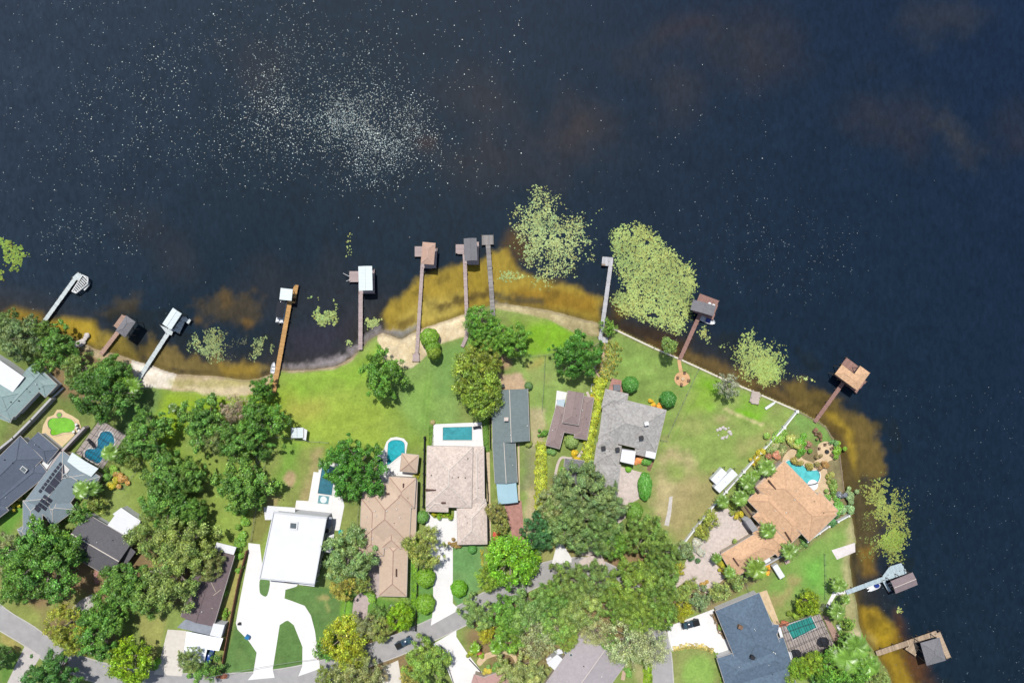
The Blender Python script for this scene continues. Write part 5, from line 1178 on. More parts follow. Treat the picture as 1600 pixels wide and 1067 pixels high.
for k in range(6):
    f = (k + .5) / 6; a = Vector(W3(*seg((509.2, 810.2), (490.2, 909.5), f), 6.3)); b2 = Vector(W3(*seg((509.2, 810.2), (490.2, 909.5), f + .02), 6.3)); ang = math.atan2((b2 - a).y, (b2 - a).x)
    for z in (1.5, 4.7):
        bm = bmesh.new(); add_box(bm, (a.x, a.y, z), (1.7, .12, 1.5), ang); w = bm_obj('window', bm, M_trimwhite, root); bm = bmesh.new(); add_box(bm, (a.x, a.y, z), (1.5, .16, 1.3), ang); w = bm_obj('pane', bm, M_glass, w); w.location = (0, 0, 0)
bm = bmesh.new(); x, y = W(450, 909.5, 2); add_box(bm, (x, y, 1.1), (2, .2, 2.2), -.1); d = bm_obj('door', bm, M_wood, root)
# --- brown hip roof house
BS = [((606, 756), (601, 846), 76, 4.2, .30, 'hh'), ((629, 746), (626, 792), 42, 4.25, .30, 'hh'), ((584, 780), (580, 867), 38, 4.15, .30, 'hh'), ((613, 820), (611, 857), 30, 4.05, .30, 'hh'), ((641, 750), (638, 842), 22, 3.4, .28, 'hh'), ((616, 838), (613.5, 931), 43, 3.3, .30, 'hh'), ((584, 757), (584, 776), 20, 4.1, .3, 'hh')]
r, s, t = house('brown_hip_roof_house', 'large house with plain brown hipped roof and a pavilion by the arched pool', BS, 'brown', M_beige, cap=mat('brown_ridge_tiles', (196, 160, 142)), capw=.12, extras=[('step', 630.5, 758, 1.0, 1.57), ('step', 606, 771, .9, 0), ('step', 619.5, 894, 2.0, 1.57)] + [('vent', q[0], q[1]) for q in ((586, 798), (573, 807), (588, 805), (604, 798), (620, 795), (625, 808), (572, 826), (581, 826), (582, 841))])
# --- tile roof house
TS = [((703, 697.5), (701, 792), 71, 4.2, .30, 'hh'), ((745, 698), (746, 786), 22, 3.5, .28, 'hh'), ((684, 772), (683, 799), 34, 3.9, .3, 'hh'), ((737, 785), (738, 850), 46, 3.3, .30, 'hh'), ((749, 780), (750, 848), 20, 3.2, .3, 'hh')]
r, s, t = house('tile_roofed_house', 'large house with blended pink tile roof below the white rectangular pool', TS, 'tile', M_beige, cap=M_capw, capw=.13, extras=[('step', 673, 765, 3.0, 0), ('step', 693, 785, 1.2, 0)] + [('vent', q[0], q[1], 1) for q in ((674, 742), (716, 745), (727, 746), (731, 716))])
# --- long slate house
r, s, t = house('long_slate_house', 'long narrow house with dark slate roof and pale blue metal carport', [((796, 608.5), (799, 690), 57, 3.2, .22, 'gg'), ((787, 684), (791, 754.2), 35, 3.0, .24, 'gg')], 'slategreen', M_beige, cap=M_capw, capw=.10, extras=[('chimney', 791, 654, 0, M_pavers), ('vent', 798, 680), ('vent', 824, 665)])
Rf = Roof((791, 754), (794, 786), 31, 2.6, .12, 'gg'); bm = bmesh.new(); Rf.build(bm, .12); bm_obj('metal_carport_roof', bm, M_roofs['awning'], r)
for tt in (.3, Rf.L - .3):
    for v in (-Rf.hw + .3, Rf.hw - .3):
        p = Rf.P(tt, v, 0); bm = bmesh.new(); add_tube(bm, (p.x, p.y, -.05), (p.x, p.y, 2.5), .06); bm_obj('post', bm, M_trimwhite, r)
# --- small brown house
r, s, t = house('small_mauve_roofed_house', 'small house with brown-mauve hip roofs left of the long yellow hedge', [((900, 612), (891.5, 662), 25, 4.6, .3, 'gh'), ((918, 620), (907, 685), 20, 3.1, .3, 'hh'), ((868, 655), (916, 664), 34, 3.15, .28, 'hh'), ((880, 636), (863.5, 698), 22, 3.2, .3, 'hh')], 'mauve', M_whitewall, capw=.06, extras=[('vent', 863, 672), ('vent', 910, 641)])
flat_roof(r, 'skylight_roof', [(871, 625), (883, 624), (881, 638), (869, 636)], 2.9, mat('pale_blue_panel', (196, 214, 224), .4, .05), wall=False, posts=True)
# --- grey shingle house
r, s, t = house('shingle_roofed_house', 'large speckled grey shingle house right of the long yellow hedge', [((964, 612), (958, 640), 36, 3.6, .26, 'hh'), ((943, 652), (1033, 674), 68, 3.7, .26, 'hh'), ((957, 640), (949, 700), 30, 3.65, .26, 'hh'), ((952, 694), (947, 728), 38, 3.1, .26, 'hh'), ((951, 724), (945, 775), 38, 3.05, .26, 'hh'), ((1010, 690), (1005, 712), 28, 3.2, .26, 'hh')], 'shingle', M_whitewall, extras=[('chimney', 1009, 661, .2, M_trimwhite), ('chimney', 1001, 683, .2, M_darkmetal), ('chimney', 942, 699, .2, M_darkmetal), ('chimney', 964, 701, .2, M_darkmetal)])
flat_roof(r, 'porch_roof', [(971.8, 702), (993.4, 705), (990.6, 726), (969, 721)], 3.9, wall=True)
flat_roof(r, 'side_porch_roof', [(1011, 696.5), (1027.4, 699.3), (1023.4, 717), (1008, 713.4)], 3.7, wall=False, posts=True)
r, s, t = house('small_grey_garage', 'small grey-roofed garage half hidden under the giant oak', [((898, 718), (892, 762), 30, 2.8, .24, 'hh')], 'dockgrey', M_whitewall, cat='garage', group='')
# --- orange tiled house
u = Vector((.70, .714)).normalized(); v = Vector((.714, -.70)).normalized(); O = Vector((1225, 719.7))
def uv(a, b): p = O + u * a + v * b; return (p.x, p.y)
ang = 0
OS = [(uv(0, -30), uv(118, -30), 60, 4.1, .28, 'hh'), (uv(74, -22), uv(115, -22), 56, 4.0, .28, 'hh'), (uv(4, -62), uv(100, -62), 44, 3.6, .28, 'hh'), (uv(28, -86), uv(60, -86), 20, 3.5, .28, 'hh'), (uv(-2, -48), uv(30, -48), 24, 3.8, .28, 'hh'),
      ((1208, 842), (1137, 884), 43, 3.2, .28, 'hh'), ((1186, 822), (1226, 858), 30, 3.3, .28, 'hh')]
r, s, t = house('orange_tiled_house', 'big rambling house with orange clay tile roof beside the turquoise pool', OS, 'orange', M_beige, cap=mat('orange_ridge_tiles', (232, 186, 148)), capw=.12,
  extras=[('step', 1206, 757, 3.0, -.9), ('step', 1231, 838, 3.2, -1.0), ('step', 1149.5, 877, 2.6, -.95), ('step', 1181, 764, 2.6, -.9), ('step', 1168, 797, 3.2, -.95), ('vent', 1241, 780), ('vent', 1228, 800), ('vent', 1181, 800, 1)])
flat_roof(r, 'entrance_canopy', [(1164, 814), (1172.5, 810), (1185, 827.5), (1176, 831.5)], 4.0, mat('grey_stone_slab', (168, 164, 164), .9, .06), wall=True)
# --- blue slate house
r, s, t = house('slate_blue_house', 'house with large slate-blue shingle roof and screened pool at lower right', [((1152, 940), (1192, 1036), 74, 3.5, .26, 'hh'), ((1190, 934), (1200, 1050), 30, 3.45, .26, 'gg') if False else ((1176, 1000), (1212, 1006), 60, 3.4, .26, 'hh'), ((1128, 1053), (1232, 1020), 52, 3.3, .26, 'hh'), ((1138, 1090), (1240, 1056), 44, 3.2, .26, 'hh')], 'blue', M_whitewall,
  extras=[('chimney', 1155, 977, -.4, M_dirt), ('chimney', 1174, 1024, -.4, M_darkmetal), ('vent', 1211, 1020), ('vent', 1208, 1018)])
flat_roof(r, 'porch_roof', [(1214.5, 980), (1219.5, 979.5), (1230, 1017), (1236.5, 1018.8), (1242, 1039), (1229, 1044.5), (1221, 1023), (1226, 1016)], 3.0, posts=True)
# --- bottom edge houses
r, s, t = house('grey_mauve_roofed_house', 'house with grey-mauve gable roof cut by the bottom edge', [((945, 1010), (878, 1104), 84, 3.4, .2, 'gg')], 'greymauve', M_beige, cap=M_capw, capw=.1, extras=[('vent', 912, 1040, 1), ('vent', 940, 1056), ('skylight', 884, 1018, .8, .8, .6), ('skylight', 892, 1022, .8, .8, .6)])
flat_roof(r, 'flat_roof', [(870.6, 1021.6), (889.4, 1038.5), (876, 1055.5), (854, 1035)], 3.3, wall=True)
flat_roof(r, 'small_flat_roof', [(853, 1029), (861, 1025), (866, 1036), (858, 1041)], 2.9, wall=False)
flat_roof(r, 'entrance_roof', [(866, 1017), (876, 1012), (880, 1020), (872, 1022)], 3.5, wall=False)
r, s, t = house('pink_roofed_house', 'house with pinkish red roof just entering at the bottom edge', [((745, 1085), (812, 1062), 44, 3.2, .26, 'hh'), ((757, 1058), (742, 1110), 34, 3.3, .26, 'hh')], 'pinkred', M_beige)
flat_roof(thing('garden_shed', 'grey shed roof slab among the trees at the bottom edge', 'shed', (*W(1285, 1058), 0)), 'roof', [(1275, 1053), (1285, 1050), (1297, 1055), (1296, 1066), (1277, 1066)], 2.4, mat('grey_membrane', (150, 148, 160), .8, .08), wall=True)
# pavilion
r, s, t = house('pool_pavilion', 'square brown-roofed pavilion beside the arched pool', [((641, 709.8), (638, 737.2), 26.5, 3.0, .42, 'hh')], 'brown', M_beige, cap=mat('brown_ridge_tiles', (196, 160, 142)), group='', cat='pavilion')
# small shed on the west lawn
r, s, t = house('lawn_shed', 'small grey-white metal shed standing alone on the west lawn', [((464.5, 668), (464.5, 684), 18.5, 2.2, .22, 'gg')], 'whitemetal', mat('white_siding', (220, 222, 226), .7, .04, k=2.4), group='', cat='shed')
flat_roof(r, 'lean_to_roof', [(474.5, 669), (480, 672), (478, 688), (473, 686)], 1.9, M_white, posts=False)

# ================================================================ pools
def pool_mat(name, rgb, k=None):
    m = mat(name, rgb, .12, .12, .5, .35, 1.4, spec=.5, k=k or 1.95, vor=.12, vscale=1.3); return m  # the cell pattern paints caustic light into the water colour
def pool(name, label, water, wm, coping, pads_=(), wz=.075, patio=None, pm=None, pz=.05, extra=None, cw=2.2):
    c = W(sum(p[0] for p in water) / len(water), sum(p[1] for p in water) / len(water))
    if patio: sheet('patio', patio, pz, pm)
    root = thing(name, label, 'swimming pool', (*c, 0), 0, 'garden swimming pools')
    bm = bmesh.new(); n = len(water); cx = sum(p[0] for p in water) / n; cy = sum(p[1] for p in water) / n
    area = sum(water[i][0] * water[(i + 1) % n][1] - water[(i + 1) % n][0] * water[i][1] for i in range(n)); sg = 1 if area > 0 else -1
    off = []
    for i in range(n):
        a, b, d = Vector(water[i - 1]), Vector(water[i]), Vector(water[(i + 1) % n]); e = ((b - a).normalized() + (d - b).normalized())
        e = e.normalized() if e.length > 1e-6 else (d - b).normalized(); off.append((b.x + e.y * sg * cw, b.y - e.x * sg * cw))
    for i in range(n):
        j = (i + 1) % n; q = [Vector(W3(*water[i], 0)), Vector(W3(*water[j], 0)), Vector(W3(*off[j], 0)), Vector(W3(*off[i], 0))]
        lo = [bm.verts.new((p.x, p.y, pz + .002)) for p in q]; hi = [bm.verts.new((p.x, p.y, pz + .10)) for p in q]
        bm.faces.new(hi); bm.faces.new((lo[0], lo[1], hi[1], hi[0])); bm.faces.new((lo[3], lo[2], hi[2], hi[3])); bm.faces.new(lo)
    bm_obj('coping', bm, coping, root)
    slab('water', water, pz - .2, pz + .05, wm, root)
    tile = mat('waterline_tiles', (40, 74, 96), .3, .1, 3)
    bm = bmesh.new()
    for i in range(n):
        a, b = W3(*water[i], pz + .055), W3(*water[(i + 1) % n], pz + .055); add_tube(bm, a, b, .06, n=4)
    bm_obj('tile_band', bm, tile, root)
    if extra:
        for nm, pts, m, z in extra: slab(nm, pts, pz, pz + z, m, root)
    return root
M_cop = mat('white_pool_coping', (240, 236, 230), .8, .05, k=2.3)
pool('swimming_pool', 'kidney-shaped pool with bright green water on a tan patio', smooth([(75, 660), (78, 655), (83, 653), (90, 653), (99, 652), (107, 653.5), (114, 657), (117.5, 664), (116, 671), (109, 675), (98, 676), (90, 679), (82, 680), (79, 676), (80, 671), (76, 667)], 3), pool_mat('green_pool_water', (118, 180, 48)), M_tanstone,
     patio=[(64.5, 682), (67, 665), (74, 652), (84, 648), (89, 640), (97, 640), (103, 645), (112, 649), (123, 656), (127, 668), (112, 684), (92, 703), (78, 690), (71, 686)], pm=mat('tan_pool_patio', (232, 206, 160), .9, .06, 1.0), extra=[('spa', ell(92.4, 648.3, 4.4), mat('pool_rim_grey', (150, 140, 120)), .12), ('spa_water', ell(92.4, 648.3, 3.1), pool_mat('green_spa_water', (110, 168, 60)), .135)])
pool('swimming_pool', 'blue two-lobed pool under a screen enclosure', smooth([(155, 683), (158, 676), (164, 674), (172, 674.5), (177, 680), (179, 690), (176, 698), (169, 704), (163, 712), (158, 720), (153, 724), (147, 721), (138, 717), (133, 712), (134, 705), (140, 701), (149, 701), (153, 695), (153, 688)], 3), pool_mat('blue_pool_water', (28, 134, 164)), M_cop,
     patio=[(156.5, 655.3), (197, 680.6), (160.5, 731.5), (118, 708)], pm=M_screen_deck)
pool('swimming_pool', 'arched pool with teal water on the white patio of the brown house', smooth([(606, 699), (607, 692), (612, 688), (619, 687), (628, 688.5), (632, 693), (632.5, 701), (632, 709), (626, 711), (617, 718), (606, 726), (605, 714)], 3), pool_mat('teal_pool_water', (40, 160, 168)), M_cop,
     patio=[(590, 707), (599, 703.7), (604, 690), (610, 684), (620, 682.5), (631, 685), (637, 692), (634, 709), (655, 712), (648, 747), (622, 747), (607, 765), (590, 757)], pm=M_conc)
pool('swimming_pool', 'rectangular teal pool on the white deck above the tile-roofed house', [(692, 667.5), (737.5, 666.5), (737.5, 687.5), (692, 687.5)], pool_mat('teal_pool_water2', (64, 152, 158)), M_cop,
     patio=[(677.5, 662.8), (752.5, 659.5), (755.5, 699), (674, 700)], pm=M_conc)
pool('swimming_pool', 'long dark teal lap pool beside the white villa', [(504, 726), (524, 729), (518.5, 773.5), (496.6, 770.3)], pool_mat('dark_pool_water', (52, 108, 122)), M_cop,
     patio=[(412, 792), (461, 794), (463, 781.5), (482, 782.6), (490, 737), (497.5, 738), (499, 721), (531, 724), (533, 770), (538, 790), (530.3, 829), (523, 828), (517, 864), (500, 862), (430, 812), (414, 812)], pm=M_conc,
     extra=[('spa', [(498, 773.6), (514.4, 775.4), (512.5, 787.4), (496.2, 785.8)], mat('spa_rim_teal', (122, 170, 176)), .12), ('spa_water', ell(505.4, 780.4, 5.2), pool_mat('spa_water_white', (226, 240, 240)), .14)])
pool('swimming_pool', 'free-form turquoise pool in the tan stone patio of the orange-roofed house', smooth([(1227.5, 724), (1231, 719.5), (1237, 720), (1243, 723.5), (1251, 723.5), (1258, 730), (1269, 735), (1277, 735), (1281, 742), (1278, 752), (1270, 756), (1258, 756), (1247, 750), (1238, 738), (1232, 732)], 3), pool_mat('turquoise_pool_water', (104, 214, 214), 2.5), M_cop,
     patio=smooth([(1222, 722), (1231, 705), (1244, 702), (1254, 716), (1268, 722), (1276, 726), (1290, 729), (1293, 742), (1293, 756), (1307, 780), (1305, 792), (1297, 794), (1280, 775), (1268, 780), (1250, 760), (1236, 740)], 3), pm=M_tanstone,
     extra=[('sun_shelf', ell(1270, 757.5, 8.4), mat('white_sun_shelf', (246, 248, 248), .5, .03, k=2.3), .1)], cw=1.4)
sheet('patio', smooth([(1277, 705), (1279, 694), (1289, 689.5), (1299, 692), (1304, 703), (1303, 716), (1296, 720), (1290, 724), (1282, 722), (1276, 728), (1272, 722), (1279, 714)], 3), .055, M_tanstone)
pool('swimming_pool', 'rectangular green-teal pool inside the screened cage of the blue house', [(1227.7, 977), (1267, 962.6), (1275.5, 979.5), (1239, 998)], pool_mat('green_teal_pool_water', (54, 160, 148)), M_cop,
     patio=[(1219, 977.6), (1281, 958.8), (1303, 1006), (1240, 1039.5)], pm=M_screen_deck)
sheet('patio', [(1184, 926), (1198, 921.5), (1219, 975.7), (1211, 977)], .05, M_tanstone)
sheet('patio', [(1284, 960), (1294, 963), (1300, 974), (1310, 990), (1312, 998), (1302, 1002)], .03, mat('brown_pink_pavers', (186, 152, 136), .9, .1))
def enclosure(label, pts, h, nx, ny):
    root = thing('screen_enclosure', label, 'pool cage', (*W(*pts[0]), 0), 0, 'screened pool cages'); bm = bmesh.new(); P = [Vector(W3(*p, h)) for p in pts]
    def L(a, b, t): return a.lerp(b, t)
    for i in range(4):
        a, b = P[i], P[(i + 1) % 4]; add_tube(bm, a, b, .05, n=4)
    o = bm_obj('eave_beam', bm, M_darkmetal, root)
    for i in range(1, nx): bm = bmesh.new(); add_tube(bm, L(P[0], P[1], i / nx), L(P[3], P[2], i / nx), .06, n=4); bm_obj('roof_beam', bm, M_darkmetal, root)
    for i in range(1, ny): bm = bmesh.new(); add_tube(bm, L(P[0], P[3], i / ny), L(P[1], P[2], i / ny), .055, n=4); bm_obj('roof_beam', bm, M_darkmetal, root)
    for i in range(4):
        for k in range(3):
            p = L(P[i], P[(i + 1) % 4], k / 3); bm = bmesh.new(); add_tube(bm, (p.x, p.y, .05), (p.x, p.y, h), .045, n=5); bm_obj('post', bm, M_darkmetal, root)
    # mesh walls
    ms = bpy.data.materials.get('insect_screen') or None
    if ms is None:
        ms = bpy.data.materials.new('insect_screen'); ms.use_nodes = True; nt = ms.node_tree; nt.nodes.clear(); oo = nt.nodes.new('ShaderNodeOutputMaterial'); mxs = nt.nodes.new('ShaderNodeMixShader'); mxs.inputs[0].default_value = .15
        trr = nt.nodes.new('ShaderNodeBsdfTransparent'); df = nt.nodes.new('ShaderNodeBsdfDiffuse'); df.inputs[0].default_value = (.03, .03, .035, 1); nt.links.new(trr.outputs[0], mxs.inputs[1]); nt.links.new(df.outputs[0], mxs.inputs[2]); nt.links.new(mxs.outputs[0], oo.inputs[0])
    bm = bmesh.new()
    for i in range(4):
        a, b = P[i], P[(i + 1) % 4]; v = [bm.verts.new(q) for q in ((a.x, a.y, .06), (b.x, b.y, .06), (b.x, b.y, h - .06), (a.x, a.y, h - .06))]; bm.faces.new(v)
    bm.faces.new([bm.verts.new(p + Vector((0, 0, .06))) for p in P]); bm_obj('screen_mesh', bm, ms, root)
    return root
enclosure('dark-framed screen cage over the blue two-lobed pool', [(155, 654.3), (197.5, 679.6), (160, 733), (117, 707)], 2.9, 6, 5)
enclosure('dark-framed screen cage over the green-teal pool at lower right', [(1219.5, 977), (1283, 957.8), (1306, 1007), (1242, 1041)], 3.0, 8, 5)
# ================================================================ docks
DZ = WATER + 1.05          # deck height above datum
M_pile = mat('dock_piling', (120, 106, 92), .9, .2, 3)
def planks(bm_cols, a, b, w0, rng, step=.22, z=DZ, gap=.02, vary=.1):
    """boards laid across the line a-b (world)"""
    V, F, Cc = bm_cols; d = (b - a); L = d.length; u = d.normalized(); n = Vector((-u.y, u.x)); k = max(1, int(L / step)); st = L / k
    for i in range(k):
        t0 = i * st + gap; t1 = (i + 1) * st; hw = w0 / 2 + rng.uniform(-.03, .03); c = rng.uniform(1 - vary * 1.2, 1 + vary); zz = z + rng.uniform(-.01, .01)
        o = len(V)
        for zz2 in (zz - .05, zz):
            for t, s_ in ((t0, -hw), (t1, -hw), (t1, hw), (t0, hw)): V.append((a.x + u.x * t + n.x * s_, a.y + u.y * t + n.y * s_, zz2))
        F += [(o + 4, o + 5, o + 6, o + 7), (o, o + 3, o + 2, o + 1), (o, o + 1, o + 5, o + 4), (o + 1, o + 2, o + 6, o + 5), (o + 2, o + 3, o + 7, o + 6), (o + 3, o, o + 4, o + 7)]; Cc += [(c, c, c, 1)] * 8
def quad_deck(cols, pts, rng, z=DZ, vary=.1, step=.22):
    """boards over a convex polygon, clipped by sampling along its long side"""
    P = [Vector(W(x, y, z)) for x, y in pts]; L0 = max(range(len(P)), key=lambda i: (P[(i + 1) % len(P)] - P[i]).length)
    a = P[L0]; u = (P[(L0 + 1) % len(P)] - a).normalized(); n = Vector((-u.y, u.x)); ts = [(p - a).dot(u) for p in P]; t0, t1 = min(ts), max(ts); k = max(1, int((t1 - t0) / step)); st = (t1 - t0) / k
    for i in range(k):
        t = t0 + (i + .5) * st; vs = []
        for j in range(len(P)):
            p, q = P[j], P[(j + 1) % len(P)]; tp, tq = (p - a).dot(u), (q - a).dot(u)
            if (tp - t) * (tq - t) < 0: f = (t - tp) / (tq - tp); vs.append((p.lerp(q, f) - a).dot(n))
        if len(vs) < 2: continue
        v0, v1 = min(vs), max(vs); m = a + u * t; A_ = m + n * v0; B_ = m + n * v1
        V, F, Cc = cols; o = len(V); c = rng.uniform(1 - vary * 1.2, 1 + vary); h = st / 2 - .012
        for zz in (z - .06, z):
            for p, s_ in ((A_, -h), (A_, h), (B_, h), (B_, -h)): V.append((p.x + u.x * s_, p.y + u.y * s_, zz))
        F += [(o + 4, o + 5, o + 6, o + 7), (o, o + 3, o + 2, o + 1), (o, o + 1, o + 5, o + 4), (o + 1, o + 2, o + 6, o + 5), (o + 2, o + 3, o + 7, o + 6), (o + 3, o, o + 4, o + 7)]; Cc += [(c, c, c, 1)] * 8
def deckmat(name, rgb, k=None): return mat('deck_' + name, rgb, .85, .08, 2.0, attr=True, k=k)
_pm = None
def dock(label, walk, w, rgb, plats=(), roofs=(), rm=None, k=None, under=None, vary=.1, step=.22, pile_up=.25, name='dock', mname=None, rail=False, cap=None, lifts=()):
    rng = random.Random(len(label)); c = W(*walk[-1]); root = thing(name, label, 'dock', (*c, WATER), 0, 'private docks along the shore')
    m = deckmat(mname or label[:12].replace(' ', '_'), rgb, k); cols = ([], [], [])
    for i in range(len(walk) - 1):
        a, b = Vector(W(*walk[i], DZ)), Vector(W(*walk[i + 1], DZ)); planks(cols, a, b, w * S, rng, step, vary=vary)
    me = np_mesh('walkway', cols[0], cols[1], cols[2], m); mesh_obj('walkway', me, root)
    for pl in plats:
        cols = ([], [], []); quad_deck(cols, pl, rng, DZ + .012, vary, step); me = np_mesh('platform', cols[0], cols[1], cols[2], m); mesh_obj('platform', me, root)
    bm = bmesh.new()                                     # side stringers
    for i in range(len(walk) - 1):
        a, b = Vector(W3(*walk[i], DZ)), Vector(W3(*walk[i + 1], DZ)); u_ = (b - a).normalized(); n = Vector((-u_.y, u_.x, 0))
        for sg in (-1, 1):
            p = (a + b) / 2 + n * sg * (w * S / 2 - .12); add_box(bm, (p.x, p.y, DZ - .17), ((b - a).length, .08, .2), math.atan2(u_.y, u_.x))
    bm_obj('stringer', bm, M_pile, root)
    spots = []
    for i in range(len(walk) - 1):
        a, b = Vector(W3(*walk[i], DZ)), Vector(W3(*walk[i + 1], DZ)); L = (b - a).length; u_ = (b - a).normalized(); n = Vector((-u_.y, u_.x, 0)); kk = max(1, int(L / 3.4))
        for j in range(kk):
            for sg in (-1, 1): spots.append(a + u_ * L * (j + .5) / kk + n * sg * (w * S / 2 + .06))
    for pl in list(plats):
        for p in pl: spots.append(W3(p[0], p[1], DZ))
    global _pm
    if _pm is None:
        bm = bmesh.new(); add_tube(bm, (0, 0, -2.2), (0, 0, DZ + .18), .11, n=8); _pm = bpy.data.meshes.new('piling'); bm.to_mesh(_pm); bm.free(); _pm.materials.append(M_pile)
    for p in spots:
        o = mesh_obj('piling', _pm, root); o.location = (p.x - root.location.x, p.y - root.location.y, -WATER)
    for rf in roofs:
        q = Roof(*rf[:6]); mm = M_roofs[rf[6]] if len(rf) > 6 else M_roofs[rm]; bm = bmesh.new(); q.build(bm, .14); ro = bm_obj('roof', bm, mm, root)
        if not q.flat:
            bm = bmesh.new(); q.caps(bm, .07); o = bm_obj('ridge_cap', bm, cap or mm, ro); o.location = (0, 0, 0)
        for tt in (.5, q.L / 2, q.L - .5):
            for v_ in (-q.hw + .4, q.hw - .4):
                p = q.P(tt, v_, 0); bm = bmesh.new(); add_box(bm, (p.x, p.y, (q.e - .14 - 2) / 2), (.16, .16, q.e - .14 + 2)); bm_obj('post', bm, M_trimwhite if rm == 'whitemetal' else M_pile, root)
    return root
WH = (214, 222, 222); PK = (196, 176, 172); RB = (170, 130, 118)
d1 = dock('white-railed dock with slatted lift frame, the westernmost one', [(64, 509), (121, 430)], 6.2, WH, [[(112.8, 433.5), (121.7, 425.5), (130, 430), (122, 438.5)]], k=2.4, mname='white')
bm = bmesh.new(); fr = [(129, 430), (137.5, 434), (136.5, 444), (119, 458), (112.5, 455)]
P = [W3(x, y, DZ + .5) for x, y in fr]
for i in range(5): add_tube(bm, P[i], P[(i + 1) % 5], .17, n=5)
bm_obj('lift_frame', bm, M_trimwhite, d1)
for i in range(9):
    f = i / 8; a = seg((131, 432), (114, 452), f); b = seg((138, 439), (119.5, 457.5), f); bm = bmesh.new(); add_tube(bm, W3(*a, DZ + .5), W3(*b, DZ + .5), .17, n=4); bm_obj('slat', bm, M_trimwhite, d1)
slab('lift_step', [(134, 444), (138, 442), (139, 446), (132, 454), (129, 451)], DZ - .3, DZ + .1, M_trimwhite, d1)
dock('short brown dock with grey hipped boathouse near the west shore', [(157, 554), (184, 519)], 6.8, (188, 154, 136), [[(190.7, 491), (198, 495), (184, 513.5), (177.3, 509)]], [((188, 522), (204.5, 498), 18, 4.6, .34, 'hh', 'dockgrey')], mname='brown', cap=M_roofs['dockgrey'])
d3 = dock('pale dock with white boathouse roof and forked lift platform', [(213, 598), (224, 580), (264, 518)], 6.6, WH, [[(250, 508), (262, 513), (272, 514), (268, 524), (260, 521)], [(285.6, 494), (298.6, 500), (295, 506), (289, 503), (280.4, 521), (270, 516.5)]], [((277, 485.5), (260.5, 510.5), 16.5, 3.8, .14, 'gg', 'whitemetal')], k=2.4, mname='palewhite')
d4 = dock('orange timber dock with small white roofed lift at its end', [(427, 614), (453, 470)], 7.2, (206, 158, 96), [[(459.9, 445.8), (466.4, 445.8), (461.6, 471.6), (451, 469)], [(450, 466), (462, 466), (461, 474), (449, 473)]], [((448, 451), (446, 469), 19, 3.2, 0, 'gg', 'whitemetal')], mname='orange', step=.3, vary=.14)
dock('pinkish dock with large white gable-roofed boathouse', [(563, 546.5), (563.5, 450), (564, 430)], 6.5, PK, [[(545.7, 423.9), (561, 423.9), (561, 440.8), (545.7, 440.4)], [(561, 430), (585.4, 421), (585.4, 458.7), (561, 458)]], [((570.5, 416), (571.5, 454), 21.5, 4.2, .2, 'gg', 'whitemetal')], mname='pinkish', k=2.5, cap=M_trimwhite)
dock('long pinkish dock with tan hipped boathouse', [(650, 564), (652, 540), (659.8, 415), (661, 400)], 5.4, PK, [[(644.8, 552.5), (655.3, 552.5), (655.3, 564.4), (644.5, 564.4)], [(648, 385), (662, 385), (662, 401), (648, 400.7)], [(662, 388), (683.5, 388), (681.5, 419.5), (660, 419)]], [((670.5, 379), (667.5, 413), 20.5, 4.6, .3, 'hh', 'docktan')], mname='pinkish', k=2.5, cap=mat('pale_tan_cap', (222, 194, 178)))
d7 = dock('pinkish dock with grey gable-roofed boathouse beside the old grey dock', [(722, 542), (729, 526), (729.5, 505), (726.5, 415), (725.5, 395)], 5.6, PK, [[(712, 382), (725, 382), (725, 397), (712, 396.2)], [(725, 378), (748.3, 378), (748.3, 413.8), (727, 413)]], [((734.5, 372.5), (736, 407.5), 20, 4.6, .36, 'gg', 'dockgrey')], mname='pinkish', k=2.5)
dock('old weathered grey dock of loose boards with a small square end', [(770.3, 494), (767.6, 452), (762.5, 382)], 7.2, (156, 150, 146), [[(752.7, 367.6), (770.8, 367.4), (771.2, 382), (753.2, 383)]], mname='oldgrey', vary=.28, step=.34)
d9 = dock('narrow grey-white L-shaped dock between the two largest lily patches', [(938.5, 528), (942.7, 498), (954.5, 412), (955, 406)], 6.3, (206, 204, 206), [[(941.4, 401), (958.2, 402.5), (956.5, 416.5), (950.5, 415.8), (940, 414.8)], [(934, 526), (950, 527), (949, 536), (937, 535)]], k=2.5, mname='greywhite')
slab('bench', [(940.5, 412), (946, 412.6), (945.6, 415.3), (940.2, 414.8)], DZ, DZ + .45, M_wood, d9)
d10 = dock('reddish brown dock with grey shingle boathouse beside the largest lily patch', [(1062.5, 561), (1092.8, 493.5), (1096, 486)], 6.2, RB, [[(1094, 458.7), (1123.4, 469.8), (1120, 482), (1114, 500), (1082, 487)]], [((1101, 473), (1096.5, 489), 37, 4.4, .14, 'gg', 'dockgrey')], mname='reddish', k=2.6)
for p, wh_ in (((1109, 475), 'left'), ((1115, 477.6), 'right')):
    bm = bmesh.new(); x, y = W(p[0], p[1], DZ + .9); add_tube(bm, (x, y, DZ + .01), (x, y, DZ + .8), .05); add_tube(bm, (x, y, DZ + .8), (x, y, DZ + .9), .5, .3, 14); tag(bm_obj('dock_table', bm, M_trimwhite), '%s of two small round white tables on the reddish dock platform' % wh_, 'table', 'white tables on the reddish dock')
dock('reddish dock with large L-shaped orange tiled boathouse off the peninsula', [(1273, 659.5), (1316, 600), (1322, 592)], 6.2, RB, [[(1322.8, 558.5), (1341, 572), (1333, 583), (1315, 569)], [(1303, 586), (1316, 570), (1354, 596), (1338, 614)]], [((1320.5, 600) if False else (1310, 577), (1341.5, 600.5), 18.5, 4.8, .26, 'hh', 'orange'), ((1351.8, 577), (1332, 604.5), 19, 4.85, .26, 'hh', 'orange')], mname='reddish', k=2.6, cap=mat('orange_ridge_tiles', (232, 186, 148)))
